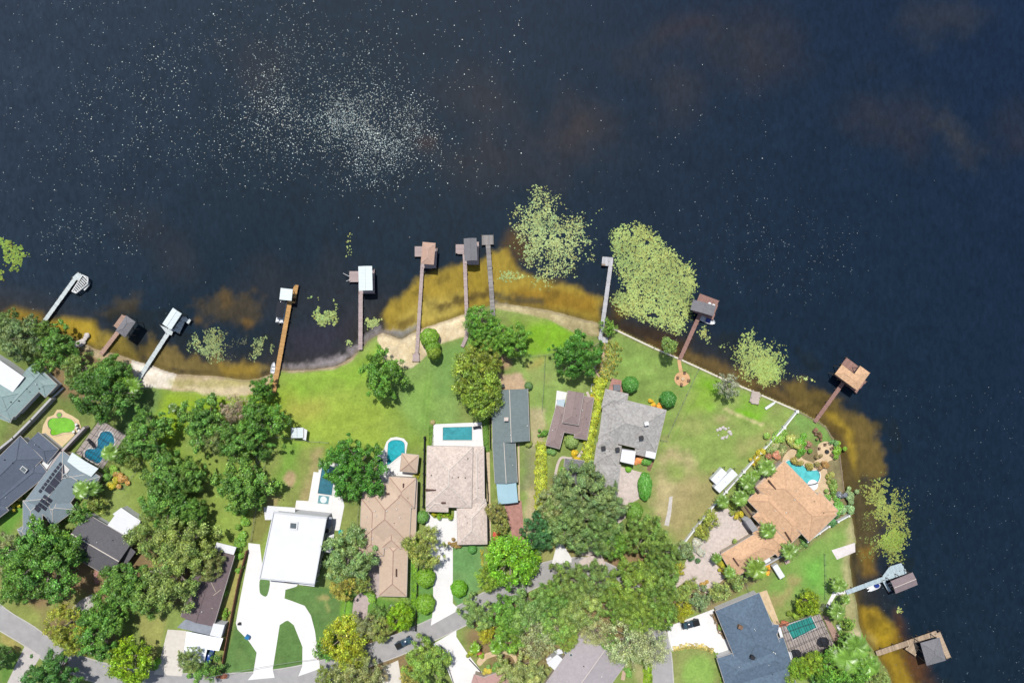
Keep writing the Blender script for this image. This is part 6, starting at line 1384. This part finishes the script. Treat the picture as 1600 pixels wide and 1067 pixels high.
d12 = dock('pale blue-white dock with angled platform and brown-roofed boathouse', [(1322.5, 925.5), (1379.6, 904.5), (1416, 892)], 7.2, (196, 214, 220), [[(1378.7, 900), (1390, 884.8), (1408.7, 879.2), (1416.2, 895), (1380, 906)], [(1378, 907), (1382, 905.5), (1392.5, 922.5), (1388.5, 924.5)]], [((1395.5, 917.5), (1430, 903.5), 21, 4.2, .22, 'gg', 'darkbrown')], k=2.5, mname='palebluewhite', cap=M_capw)
d13 = dock('timber dock with dark pyramid-roofed boathouse at the bottom right', [(1369.3, 1021), (1464, 989)], 8.6, (190, 166, 140), [[(1461, 990), (1469, 986.5), (1486, 1026.3), (1479, 1029)], [(1427.4, 1002), (1435.5, 1010), (1430.3, 1024.8), (1414.3, 1014)]], [((1443, 1022), (1473, 1013.5), 37, 4.4, .26, 'hh', 'dockgrey')], mname='tan_timber', vary=.2, step=.34)
dk = dock('small square pinkish deck notched into the seawall', [(1180, 631), (1181, 612)], 12, (206, 190, 178), [[(1175.5, 609), (1189.5, 616.5), (1184, 632), (1171, 627.5)]], k=2.5, mname='seawall_deck', name='seawall_deck')
# fishing gear on the pinkish dock
bm = bmesh.new()
for a, b in (((536, 427), (546, 432)), ((541, 439.5), (547, 437))): add_tube(bm, W3(*a, DZ + 1.1), W3(*b, DZ + .5), .07, n=5)
o = bm_obj('mooring_arm', bm, M_trimwhite); tag(o, 'white mooring arms sticking out from the pinkish platform', 'mooring arm'); 

# ================================================================ boats
def loft(bm, secs, cap=True):
    """secs: list of rings (same length)"""
    rings = [[bm.verts.new(p) for p in r] for r in secs]; n = len(rings[0])
    for a, b in zip(rings[:-1], rings[1:]):
        for i in range(n): j = (i + 1) % n; bm.faces.new((a[i], a[j], b[j], b[i]))
    if cap: bm.faces.new(rings[0][::-1]); bm.faces.new(rings[-1])
def boat_root(name, label, x, y, rz, cat='boat', z=WATER): return thing(name, label, cat, (*W(x, y), z), rz, 'boats at the docks')
def hull(L, Wd, hgt, m, root, name='hull'):
    bm = bmesh.new(); secs = []
    for i in range(9):
        t = i / 8; x = -L / 2 + L * t; w = Wd / 2 * (1 if t < .45 else math.sqrt(max(.004, 1 - ((t - .45) / .56) ** 2))); k = .25 * max(0, t - .5)
        secs.append([(x, -w, hgt + k), (x, -w * .85, .05), (x, -w * .35, -.15 + k), (x, w * .35, -.15 + k), (x, w * .85, .05), (x, w, hgt + k), (x, w * .86, hgt + k), (x, w * .7, .14 + k), (x, -w * .7, .14 + k), (x, -w * .86, hgt + k)])
    loft(bm, secs); return bm_obj(name, bm, m, root, False)
M_hull = mat('white_gelcoat', (240, 242, 244), .25, .03, 1, k=2.3, spec=.5); M_canopy = mat('dark_canvas', (34, 38, 48), .9, .1, 2); M_blue = mat('blue_vinyl', (30, 60, 150), .5, .1); M_alu = mat('aluminium', (190, 194, 198), .35, .08, 2, metal=.6)
b = boat_root('pontoon_boat', 'pontoon boat with dark canopy moored left of the orange dock', 440, 488, math.radians(80))
for sy in (-1, 1):
    bm = bmesh.new(); add_tube(bm, (-2.9, sy * .85, .1), (2.6, sy * .85, .1), .3, n=10); add_tube(bm, (2.6, sy * .85, .1), (3.1, sy * .85, .25), .3, .05, 10); bm_obj('pontoon', bm, M_alu, b, False)
bm = bmesh.new(); add_box(bm, (-.1, 0, .45), (5.8, 2.4, .12)); bm_obj('deck', bm, M_hull, b, False)
bm = bmesh.new(); loft(bm, [[(x, -1.15, 2.0), (x, -1.1, 2.1), (x, 0, 2.35 - .04 * abs(x)), (x, 1.1, 2.1), (x, 1.15, 2.0), (x, 0, 2.2)] for x in (-1.6, -.8, .5, 1.9, 2.8)]); bm_obj('canopy', bm, M_canopy, b, False)
for x, y in ((-1.4, -1.05), (-1.4, 1.05), (2.5, -1.05), (2.5, 1.05)): bm = bmesh.new(); add_tube(bm, (x, y, .5), (x, y, 2.02), .03); bm_obj('canopy_post', bm, M_alu, b, False)
for x, y in ((-2.4, -.6), (-2.4, .6)): bm = bmesh.new(); add_box(bm, (x, y, .75), (.8, .8, .5), 0, .9); bm_obj('seat', bm, M_hull, b, False)
bm = bmesh.new(); add_box(bm, (-3.2, 0, .6), (.5, .4, .8), 0, .8); bm_obj('outboard_motor', bm, M_darkmetal, b, False)
b = boat_root('dinghy', 'small white dinghy tied at the shore end of the orange dock', 426.5, 574.5, math.radians(82)); hull(3.2, 1.2, .4, M_hull, b)
for x in (-.7, .3): bm = bmesh.new(); add_box(bm, (x, 0, .38), (.3, .95, .05)); bm_obj('seat', bm, M_alu, b, False)
b = boat_root('motorboat', 'white and blue motorboat under the edge of the grey boathouse roof', 1105.5, 500, math.radians(-24)); hull(4.6, 1.9, .6, M_hull, b); bm = bmesh.new(); add_box(bm, (.2, 0, .8), (1.4, 1.3, .35), 0, .8); bm_obj('console', bm, M_blue, b, False)
bm = bmesh.new(); add_box(bm, (-2.4, 0, .6), (.5, .4, .7), 0, .8); bm_obj('outboard_motor', bm, M_darkmetal, b, False)
def jetski(label, x, y, rz, col):
    b = boat_root('jet_ski', label, x, y, rz, 'jet ski'); hull(3.0, 1.2, .45, M_hull, b); bm = bmesh.new(); add_box(bm, (-.4, 0, .75), (1.3, .4, .35), 0, .8); bm_obj('seat', bm, col, b, False)
    bm = bmesh.new(); add_box(bm, (.7, 0, .7), (.9, .7, .35), 0, .6); bm_obj('hood', bm, col, b, False); bm = bmesh.new(); add_tube(bm, (.3, -.4, 1.0), (.3, .4, 1.0), .03); bm_obj('handlebar', bm, M_darkmetal, b, False)
    return b
b = boat_root('paddle_boat', 'white and blue paddle boat lying right of the pale walkway', 1367, 915.5, math.radians(20)); hull(3.4, 2.0, .5, M_hull, b); bm = bmesh.new(); add_tube(bm, (.6, 0, .45), (.6, 0, .6), .75, .7, 14); bm_obj('seat_well', bm, M_blue, b, False)
for sy in (-.65, .0, .65): bm = bmesh.new(); add_tube(bm, (-1.2, sy, .25), (-2.3, sy * 1.3, .25), .25, .12, 8); bm_obj('float', bm, M_hull, b, False)
jetski('jet ski nosing out from under the brown boathouse roof', 1392.5, 913, math.radians(200), M_darkmetal)
b = boat_root('kayak', 'slim white plank-like kayak lying on grass by the seawall', 1203, 633, math.radians(34), 'kayak', 0.18); hull(3.4, .75, .22, M_hull, b)

# ================================================================ vehicles and trailers
M_paintd = mat('dark_blue_car_paint', (54, 76, 98), .25, .05, 1, spec=.6, coat=.6); M_paintk = mat('black_car_paint', (46, 52, 60), .22, .05, 1, spec=.6, coat=.6); M_cglass = mat('car_glass', (70, 100, 116), .06, .05, 1, spec=.8); M_lamp = mat('lamp_glass', (230, 232, 236), .1, .02, 1, k=2.3); M_tail = mat('tail_lamp_red', (160, 20, 20), .2, .05)
def rbox(bm, x0, x1, y, z0, z1, tx0=0, tx1=0, ty=0, n=3):
    """box with a smaller top"""
    lo = [(x0, -y, z0), (x1, -y, z0), (x1, y, z0), (x0, y, z0)]; hi = [(x0 + tx0, -y + ty, z1), (x1 - tx1, -y + ty, z1), (x1 - tx1, y - ty, z1), (x0 + tx0, y - ty, z1)]
    a = [bm.verts.new(p) for p in lo]; b = [bm.verts.new(p) for p in hi]; bm.faces.new(a[::-1]); bm.faces.new(b)
    for i in range(4): bm.faces.new((a[i], a[(i + 1) % 4], b[(i + 1) % 4], b[i]))
def bev(bm, w=.08, s=2): bmesh.ops.bevel(bm, geom=[e for e in bm.edges], offset=w, segments=s, affect='EDGES', clamp_overlap=True)
def car(name, label, x, y, rz, paint, L=5.2, pickup=False, cat='car'):
    t = thing(name, label, cat, (*W(x, y, .9), .03), rz, 'vehicles on street and drives'); w = .95; h = L / 2
    bm = bmesh.new(); rbox(bm, -h, h, w, .35, .98, .06, .12, .05); bev(bm, .14, 3); bm_obj('body', bm, paint, t, False, True)
    c0, c1 = (-.6, 1.1) if pickup else (-h + .35, 1.0)
    bm = bmesh.new(); rbox(bm, c0 - .15, c1 + .75, w - .06, .95, 1.5, .35 if not pickup else .2, .75, .2); bev(bm, .05, 2); bm_obj('windows', bm, M_cglass, t, False)
    bm = bmesh.new(); rbox(bm, c0 + .18, c1 + .02, w - .24, 1.45, 1.6, .08, .08, .05); bev(bm, .05, 2); bm_obj('cab_roof', bm, paint, t, False, True)
    if pickup:
        bm = bmesh.new(); add_box(bm, (-1.75, 0, 1.0), (1.75, 1.5, .06)); bm_obj('cargo_bed', bm, M_rubber, t, False)
        for sy in (-.85, .85): bm = bmesh.new(); add_box(bm, (-1.7, sy, 1.08), (1.85, .12, .2)); bm_obj('bed_side', bm, paint, t, False)
    for sx in (-h * .62, h * .62):
        for sy in (-1, 1):
            bm = bmesh.new(); add_tube(bm, (sx, sy * (w - .22), .36), (sx, sy * (w + .01), .36), .36, n=16); wh = bm_obj('wheel', bm, M_rubber, t, False); bm = bmesh.new(); add_tube(bm, (sx, sy * (w + .01), .36), (sx, sy * (w + .03), .36), .2, n=10); bm_obj('rim', bm, M_alu, wh, False)
    for sy in (-.68, .68):
        bm = bmesh.new(); add_box(bm, (h - .08, sy, .78), (.14, .34, .16)); bm_obj('headlight', bm, M_lamp, t, False); bm = bmesh.new(); add_box(bm, (-h + .04, sy, .82), (.1, .26, .18)); bm_obj('tail_light', bm, M_tail, t, False); bm = bmesh.new(); add_box(bm, (1.15, sy * 1.5, 1.05), (.16, .2, .13)); bm_obj('wing_mirror', bm, paint, t, False)
    return t
car('pickup_truck', 'dark blue pickup parked at the kerb below the bright green tree', 631.5, 1003.5, math.radians(27), M_paintd, 5.0, True, 'pickup')
car('parked_car', 'dark pickup-like car on the white driveway of the blue-roofed house', 1078.5, 975, math.radians(196), M_paintk, 5.2, True, 'pickup')
car('parked_car', 'blue car half hidden beside the white carport', 326.5, 1026, math.radians(75), mat('bright_blue_paint', (40, 84, 170), .3, .05, 1, coat=.5), 4.2)
def trailer(label, x, y, rz, L, Wd, h=2.2):
    t = thing('enclosed_trailer', label, 'trailer', (*W(x, y, h), 0), rz, 'white trailers on the lawns'); bm = bmesh.new(); rbox(bm, -L / 2, L / 2, Wd / 2, .5, h, .05, .1, .06); bev(bm, .08, 2); bm_obj('body', bm, M_hull, t, False)
    for sy in (-1, 1): bm = bmesh.new(); add_tube(bm, (-.3, sy * (Wd / 2 - .1), .33), (-.3, sy * (Wd / 2 + .08), .33), .33, n=14); bm_obj('wheel', bm, M_rubber, t, False)
    bm = bmesh.new(); add_tube(bm, (L / 2, -.5, .5), (L / 2 + .9, 0, .45), .05); add_tube(bm, (L / 2, .5, .5), (L / 2 + .9, 0, .45), .05); bm_obj('tow_bar', bm, M_darkmetal, t, False); bm = bmesh.new(); add_box(bm, (0, 0, h + .08), (.5, .5, .14)); bm_obj('roof_vent', bm, M_hull, t, False); return t
trailer('longer of two white trailers parked by the white fence', 1134.5, 751.5, math.radians(45) , 7.4, 2.3, 2.6); trailer('shorter of two white trailers on the dry lawn', 1123.5, 744, math.radians(47), 4.6, 2.2, 2.2)
trailer('white trailer on the grass near the big palm and white wall', 1217, 893, math.radians(-58), 4.2, 1.7, 1.9)
t = thing('boat_trailer', 'bare aluminium boat trailer under the small dark tree', 'trailer', (*W(406, 707), 0), math.radians(-97))
for sy in (-.75, .75): bm = bmesh.new(); add_tube(bm, (-2.4, sy, .5), (1.2, sy, .5), .09); bm_obj('side_rail', bm, M_alu, t, False); bm = bmesh.new(); add_tube(bm, (1.2, sy, .5), (3.4, 0, .5), .08); bm_obj('tow_bar', bm, M_alu, t, False)
for x in (-2.2, -1, .3, 1.2): bm = bmesh.new(); add_tube(bm, (x, -.75, .5), (x, .75, .5), .07); bm_obj('cross_bar', bm, M_alu, t, False)
for sy in (-1, 1): bm = bmesh.new(); add_tube(bm, (-1.2, sy * .8, .33), (-1.2, sy, .33), .33, n=14); bm_obj('wheel', bm, M_rubber, t, False)

# ================================================================ fences, seawall, poles
def fence(name, label, pts, h, w, m, post=2.6, cat='fence', solid=True, capm=None, z0=-.06, pw=None, pmat=None, group=None):
    root = thing(name, label, cat, (*W(*pts[0]), 0), 0, group); P = [Vector(W(x, y, h)) for x, y in pts]; bm = bmesh.new()
    for a, b in zip(P[:-1], P[1:]):
        ang = math.atan2((b - a).y, (b - a).x); c = (a + b) / 2; L = (b - a).length
        if solid: add_box(bm, (c.x, c.y, (h + z0) / 2), (L + w * .5, w, h - z0), ang)
        else:
            for z in (h * .35, h * .95): add_tube(bm, (a.x, a.y, z), (b.x, b.y, z), .025, n=4)
    bm_obj('panel' if solid else 'rail', bm, m, root)
    if post:
        me = None
        for a, b in zip(P[:-1], P[1:]):
            L = (b - a).length; k = max(1, int(L / post))
            for i in range(k + (1 if b is P[-1] else 0)):
                p = a.lerp(b, i / k)
                if me is None:
                    q = bmesh.new(); s_ = pw or (w * 1.7 if solid else .09); add_box(q, (0, 0, (h + .12) / 2), (s_, s_, h + .16)); me = bpy.data.meshes.new('post'); q.to_mesh(me); q.free(); me.materials.append(pmat or m)
                o = mesh_obj('post', me, root); o.location = (p.x - root.location.x, p.y - root.location.y, 0)
    return root
M_vinyl = mat('white_vinyl', (240, 240, 238), .6, .04, 1, k=2.3); M_greywall = mat('pale_grey_wall', (196, 194, 194), .8, .08, 1)
fence('white_fence', 'long white post-and-panel fence between the dry lawn and the orange house garden', [(1246, 643), (1226, 668), (1190, 707), (1163, 737), (1135, 768), (1110, 797), (1085, 828), (1056, 866)], 1.2, .35, M_vinyl, 5.2, pw=.8)
fence('seawall', 'white-capped seawall from the L-shaped dock to the white fence', [(959, 514), (1022, 544), (1061, 560.5), (1122, 588.5), (1176, 611.5), (1246, 642)], .14, .42, mat('white_seawall_cap', (232, 222, 206), .8, .08, k=2.4), 0, 'seawall', z0=-1.6)
fence('timber_bulkhead', 'thin brown bulkhead round the tip of the peninsula lawn', [(1247, 642.5), (1269, 654), (1281, 660.5), (1291, 668), (1300, 684), (1311, 696), (1313, 718), (1319, 767)], .1, .2, M_wood, 0, 'seawall', z0=-1.4)
fence('garden_wall', 'low white wall between the orange house and the grass lawn below it', [(1164, 903), (1182, 891), (1225, 867)], 1.6, .4, M_greywall, 0, 'wall')
fence('garden_wall', 'short white wall at the east corner of the orange house', [(1262, 846), (1281, 833), (1296, 822.5)], 1.3, .3, M_vinyl, 3.2, 'wall'); fence('garden_wall', 'white wall stub running from the orange house to the shore', [(1310, 815), (1327, 806)], 1.3, .3, M_vinyl, 3.2, 'wall')
fence('garden_wall', 'tall pale wall between the teal-roofed and slate-roofed houses', [(-20, 716), (20, 684), (48, 656), (79, 623)], 2.2, .55, M_greywall, 0, 'wall'); fence('garden_wall', 'tall pale wall between the green-water pool and the screened pool', [(72, 734), (96, 705), (131, 668)], 2.2, .65, mat('mauve_grey_wall', (190, 178, 176), .8, .08, 1), 0, 'wall')
fence('garden_wall', 'low white wall end between trees right of the teal-roofed house', [(82, 621), (98, 606)], .6, .35, M_vinyl, 0, 'wall')
fence('timber_fence', 'brown board fence between the long brown house and the white villa', [(384, 862), (372, 905), (362, 955), (346, 1040)], 1.8, .16, mat('brown_fence_boards', (140, 96, 70), .9, .15, 2), 2.5)
fence('dark_fence', 'black mesh fence left of the tile-roofed house', [(663, 684), (662, 740), (661, 792)], 1.6, .28, M_black, 3); fence('dark_fence', 'black fence along the lime hedge', [(653, 886), (651, 930), (649, 985)], 1.4, .18, M_black, 3)
fence('dark_fence', 'black fence along the right of the tile-roofed house', [(757.5, 700), (762, 770), (764, 844)], 1.6, .16, M_black, 3); fence('dark_fence', 'dark fence beside the long slate house', [(765, 646), (766, 700)], 1.6, .14, M_black, 3)
WIRE = mat('galvanised_wire', (170, 172, 168), .5, .05, 2, metal=.4); g = 'wire fences on the lot lines'
for lab, p in (('wire fence crossing the lawn right of the shore oaks', [(794, 562), (826, 557), (874, 553)]), ('wire fence running down the lawn left of the small brown house', [(852, 556), (850, 600), (847, 640)]), ('wire fence from the round patio to the shingle house', [(1093, 576), (1068, 630), (1045, 681)]), ('short wire fence at the right wall of the shingle house', [(1033, 688), (1043, 690)]),
               ('wire fence from the boat trailer down past the open-crowned oak', [(415, 712), (408, 750), (401, 786), (391, 846)]), ('wire fence from the lawn shed to the dense dark tree', [(430, 683), (455, 686), (482, 690), (512, 692)]), ('wire fence in the middle of the east lawn', [(1290, 867), (1291, 900), (1291, 936)]), ('wire fence left of the brown hip roof', [(560, 792), (556, 840)]), ('wire fence across the strip above the grey-green tree', [(530, 836), (554, 838)]),
               ('wire fence along the pink brick driveway', [(540, 935), (535, 975)]), ('wire fence at the road end of the blue house driveway', [(1049, 950), (1060, 968)]), ('wire fence left of the orange patio trees', [(222, 722), (205, 745), (190, 765)]), ('wire fence above the blue slate roof', [(1163, 905), (1172, 930)])):
    fence('wire_fence', lab, p, 1.15, .08, WIRE, 2.6, solid=False, group=g)
fence('driveway_kerb', 'dark low hedge-wall along the lower white driveway', [(690, 1010), (700, 1040), (710, 1072)], .35, .15, M_black, 0, 'kerb'); fence('driveway_kerb', 'dark iron edging beside the curving path', [(733, 1030), (750, 1048), (760, 1066)], .5, .12, M_black, 0, 'kerb')
def pole(label, x, y, h=8):
    wx, wy = W(x, y, h); t = thing('utility_pole', label, 'pole', (wx, wy, 0), 0, 'street poles'); bm = bmesh.new(); add_tube(bm, (wx, wy, -.5), (wx, wy, h), .15, .1, 9); bm_obj('shaft', bm, M_wood, t); bm = bmesh.new(); add_box(bm, (wx, wy, h - .5), (.12, 1.8, .12), 1.2); bm_obj('crossarm', bm, M_wood, t); return (wx, wy, h - .4)
pa = pole('utility pole at the road by the carport tree', 321, 1060); pb = pole('utility pole hidden in the yellow flowering tree', 496, 1030)
for a, b, lab in ((pa, pb, 'cable over the white driveway'),):
    bm = bmesh.new(); N = 12; pr = Vector(a)
    for i in range(1, N + 1): f = i / N; q = Vector(a).lerp(Vector(b), f); q.z -= .9 * 4 * f * (1 - f); add_tube(bm, pr, q, .045, n=4); pr = q
    tag(bm_obj('overhead_cable', bm, WIRE), lab, 'cable')

# ================================================================ garden furniture and small things
def proto_lounger():
    t = thing('sun_lounger', 'dark sun lounger on the white patio of the brown house', 'sun lounger', (0, 0, 0), 0, 'sun loungers'); bm = bmesh.new(); add_box(bm, (-.3, 0, .34), (1.3, .6, .1)); bm_obj('seat', bm, M_canopy, t, False)
    bm = bmesh.new(); rbox(bm, .35, .95, .3, .34, .44, .0, 0, 0); bmesh.ops.rotate(bm, verts=bm.verts, cent=(.35, 0, .34), matrix=Matrix.Rotation(-.6, 3, 'Y')); bm_obj('backrest', bm, M_canopy, t, False)
    for x, y in ((-.8, -.25), (-.8, .25), (.3, -.25), (.3, .25)): bm = bmesh.new(); add_tube(bm, (x, y, 0), (x, y, .3), .03, n=5); bm_obj('leg', bm, M_darkmetal, t, False)
    return t
def proto_chair(m):
    t = thing('garden_chair', 'chair', 'chair', (0, 0, 0), 0, 'garden chairs'); bm = bmesh.new(); add_box(bm, (0, 0, .43), (.55, .55, .08)); bm_obj('seat', bm, m, t, False); bm = bmesh.new(); add_box(bm, (-.26, 0, .72), (.07, .55, .5)); bm_obj('backrest', bm, m, t, False)
    for x, y in ((-.22, -.22), (-.22, .22), (.22, -.22), (.22, .22)): bm = bmesh.new(); add_tube(bm, (x, y, 0), (x, y, .4), .025, n=5); bm_obj('leg', bm, M_darkmetal, t, False)
    return t
def place(pt, spots, z=.06):
    for i, (x, y, rz, lab) in enumerate(spots):
        if i == 0: o = pt
        else:
            o = pt.copy(); COL.objects.link(o)
            for ch in pt.children:
                c = ch.copy(); COL.objects.link(c); c.parent = o
        o.location = (*W(x, y), z); o.rotation_euler = (0, 0, rz); o['label'] = lab; o.scale = (1.25,) * 3
place(proto_lounger(), [(592, 752, -.9, 'dark sun lounger nearest the round bay of the brown roof'), (597, 756, -.9, 'dark sun lounger second from the round bay'), (588, 745, .3, 'dark sun lounger under the edge of the dense tree'), (594, 720, .6, 'upper dark lounger in the tree shade on the white patio'), (593, 728, .8, 'lower dark lounger in the tree shade on the white patio'), (143.5, 690, -.75, 'upper dark lounger on the screened pool deck'), (146, 694, -.75, 'lower dark lounger on the screened pool deck'), (746, 667, .2, 'lounger at the right end of the white rectangular pool deck')])
place(proto_chair(M_dirt), [(1058.5, 589.5, 0, 'brown chair at the left rim of the round orange patio'), (1069, 582, -1.6, 'brown chair at the top rim of the round orange patio'), (1075, 594, 3.1, 'brown chair at the right rim of the round orange patio'), (1064, 600, 1.5, 'brown chair at the bottom rim of the round orange patio'),
                            (1279, 700, 0, 'brown chair at the left of the fire pit'), (1288, 694, -1.4, 'brown chair above the fire pit'), (1298, 700, -2.6, 'brown chair right of the fire pit'), (1298, 710, 2.6, 'brown chair lower right of the fire pit')])
place(proto_chair(M_trimwhite), [(121.5, 663, 2.5, 'white chair at the upper right of the green pool patio'), (122.5, 668, 2.6, 'white chair in the middle right of the green pool patio'), (117, 674, 2, 'white chair at the lower right of the green pool patio'), (125, 672, 2, 'white chair nearest the mauve wall by the green pool')])
bm = bmesh.new(); x, y = W(1291.5, 705.5); add_tube(bm, (x, y, .05), (x, y, .5), .62, .55, 14); t = bm_obj('fire_pit', bm, M_darkmetal); tag(t, 'round dark fire pit in the middle of the round stone patio', 'fire pit')
bm = bmesh.new(); x, y = W(1066.5, 591.5); add_tube(bm, (x, y, .03), (x, y, .4), .5, .5, 14); tag(bm_obj('stone_table', bm, M_tanstone), 'pale round stone table in the centre of the round orange patio', 'table')
def umbrella(label, x, y, r, m, h=2.4):
    wx, wy = W(x, y, h); t = thing('parasol', label, 'parasol', (wx, wy, 0), .3, 'parasols'); bm = bmesh.new(); N = 8
    top = bm.verts.new((0, 0, h + .35)); rg_ = [bm.verts.new((r * math.cos(6.283 * i / N), r * math.sin(6.283 * i / N), h - .15)) for i in range(N)]
    for i in range(N): bm.faces.new((top, rg_[i], rg_[(i + 1) % N]))
    bm_obj('canopy', bm, m, t, False); bm = bmesh.new(); add_tube(bm, (0, 0, 0), (0, 0, h + .3), .03); bm_obj('pole', bm, M_alu, t, False)
umbrella('bright blue parasol at the lower wall of the orange house', 1209, 860, .85, mat('bright_blue_canvas', (30, 140, 210), .8, .05))
umbrella('large dark parasol at the right of the screened deck', 1288, 1003, 1.5, M_canopy, 2.2); umbrella('large dark parasol at the left bottom of the screened deck', 1245, 1022, 1.4, M_canopy, 2.2)
def boxthing(name, label, cat, x, y, sx, sy, h, rz, m, group=None, lid=None):
    wx, wy = W(x, y, h); t = thing(name, label, cat, (wx, wy, 0), rz, group); bm = bmesh.new(); rbox(bm, -sx / 2, sx / 2, sy / 2, 0.02, h, .02, .02, .02); bev(bm, min(.05, sx * .1), 1); bm_obj('body', bm, m, t, False)
    bm = bmesh.new(); add_box(bm, (0, 0, h + .04), (sx * .92, sy * .92, .08)); bm_obj('lid', bm, lid or m, t, False); return t
boxthing('wheelie_bin', 'bright blue wheelie bin on the edge of the white villa drive', 'bin', 385.8, 996, 1.2, .9, 1.1, -.5, mat('blue_bin_plastic', (40, 130, 190), .5, .05), 'bins'); boxthing('wheelie_bin', 'small dark bin at the left edge of the white villa drive', 'bin', 373, 975, .7, .5, 1.0, 0, M_darkmetal, 'bins'); boxthing('wheelie_bin', 'blue bin inside the paver turnaround', 'bin', 1090, 915.5, .7, .7, 1.1, .3, mat('blue_bin_plastic', (40, 130, 190)), 'bins')
boxthing('air_conditioner', 'grey air conditioner at the top right of the brown hip roof', 'air conditioner', 649, 776, 1.5, 1.9, 1.0, 0, M_alu, 'air conditioners', M_darkmetal); boxthing('air_conditioner', 'second air conditioner below it beside the brown hip roof', 'air conditioner', 648, 790, 1.3, 1.3, 1.0, 0, M_greywall, 'air conditioners', M_darkmetal)
boxthing('air_conditioner', 'air conditioner on the grey side slab of the white villa', 'air conditioner', 510.5, 829, 1.3, 1.3, 3.9, 0, M_greywall, 'air conditioners', M_darkmetal); boxthing('storage_box', 'small white box roof at the lower wall of the orange house', 'box', 1198.7, 875, 1.9, 1.2, 1.6, .5, M_vinyl)
boxthing('storage_box', 'turquoise box on the strip right of the white villa', 'box', 532, 832, 1.2, 1.3, .8, 0, mat('turquoise_plastic', (50, 180, 170), .5, .05)); boxthing('storage_box', 'dark equipment box left of the white trailer by the palm', 'box', 1199.6, 893, 1.0, 2.0, 1.0, .3, M_darkmetal); boxthing('picnic_table', 'small pale table on the grass right of the white trailer', 'table', 1230, 877, 1.4, 1.2, .75, .4, mat('pale_pink_wood', (206, 180, 166)))
boxthing('hot_tub', 'dark octagonal hot tub on the brick patio above the shingle roof', 'hot tub', 964, 606, 2.0, 1.8, .9, 0, mat('grey_spa_cover', (132, 134, 142), .8, .1)); boxthing('grill', 'white and dark grill on the patio above the long slate roof', 'grill', 785.5, 603, 1.1, 1.0, 1.0, .2, M_alu, None, M_darkmetal)
boxthing('mailbox', 'white mailbox at the foot of the tile house driveway', 'mailbox', 714, 953, .4, .5, 1.1, .5, M_vinyl); boxthing('garden_bench', 'long white bench by the pale wall of the teal house', 'bench', 23, 684, 1.6, .6, .5, .6, M_vinyl); boxthing('garden_bench', 'white bench beside the screened pool pavilion', 'bench', 1311, 980.5, 1.0, 1.6, .5, .4, M_vinyl)
# rocks
rr = random.Random(4)
for i in range(16):
    a = rr.uniform(0, 6.28); px_, py_ = 1131 + 11 * math.cos(a) * rr.uniform(.7, 1.1), 675 + 9 * math.sin(a) * rr.uniform(.6, 1.1); wx, wy = W(px_, py_); bm = bmesh.new(); bmesh.ops.create_icosphere(bm, subdivisions=2, radius=rr.uniform(.2, .55))
    for v_ in bm.verts: v_.co *= rr.uniform(.8, 1.15); v_.co.z *= .6
    o = bm_obj('boulder', bm, mat('pale_limestone', (222, 212, 206), .9, .12, 2, .3)); o.location = (wx, wy, .1); tag(o, 'pale limestone boulder in the ring on the dry lawn', 'boulder', 'boulders ringed on the dry lawn')
for i in range(7):
    px_, py_ = 120 + i * 2.6 + rr.uniform(-1, 1), 539 - i * 2 + rr.uniform(-3, 3); wx, wy = W(px_, py_); bm = bmesh.new(); bmesh.ops.create_icosphere(bm, subdivisions=2, radius=rr.uniform(.4, .9))
    for v_ in bm.verts: v_.co *= rr.uniform(.8, 1.15); v_.co.z *= .5
    o = bm_obj('boulder', bm, mat('pale_limestone', (222, 212, 206))); o.location = (wx, wy, .1); tag(o, 'grey-white boulder on the shore by the westernmost docks', 'boulder', 'boulders on the west shore')
print('OBJECTS TOTAL', len(bpy.data.objects))
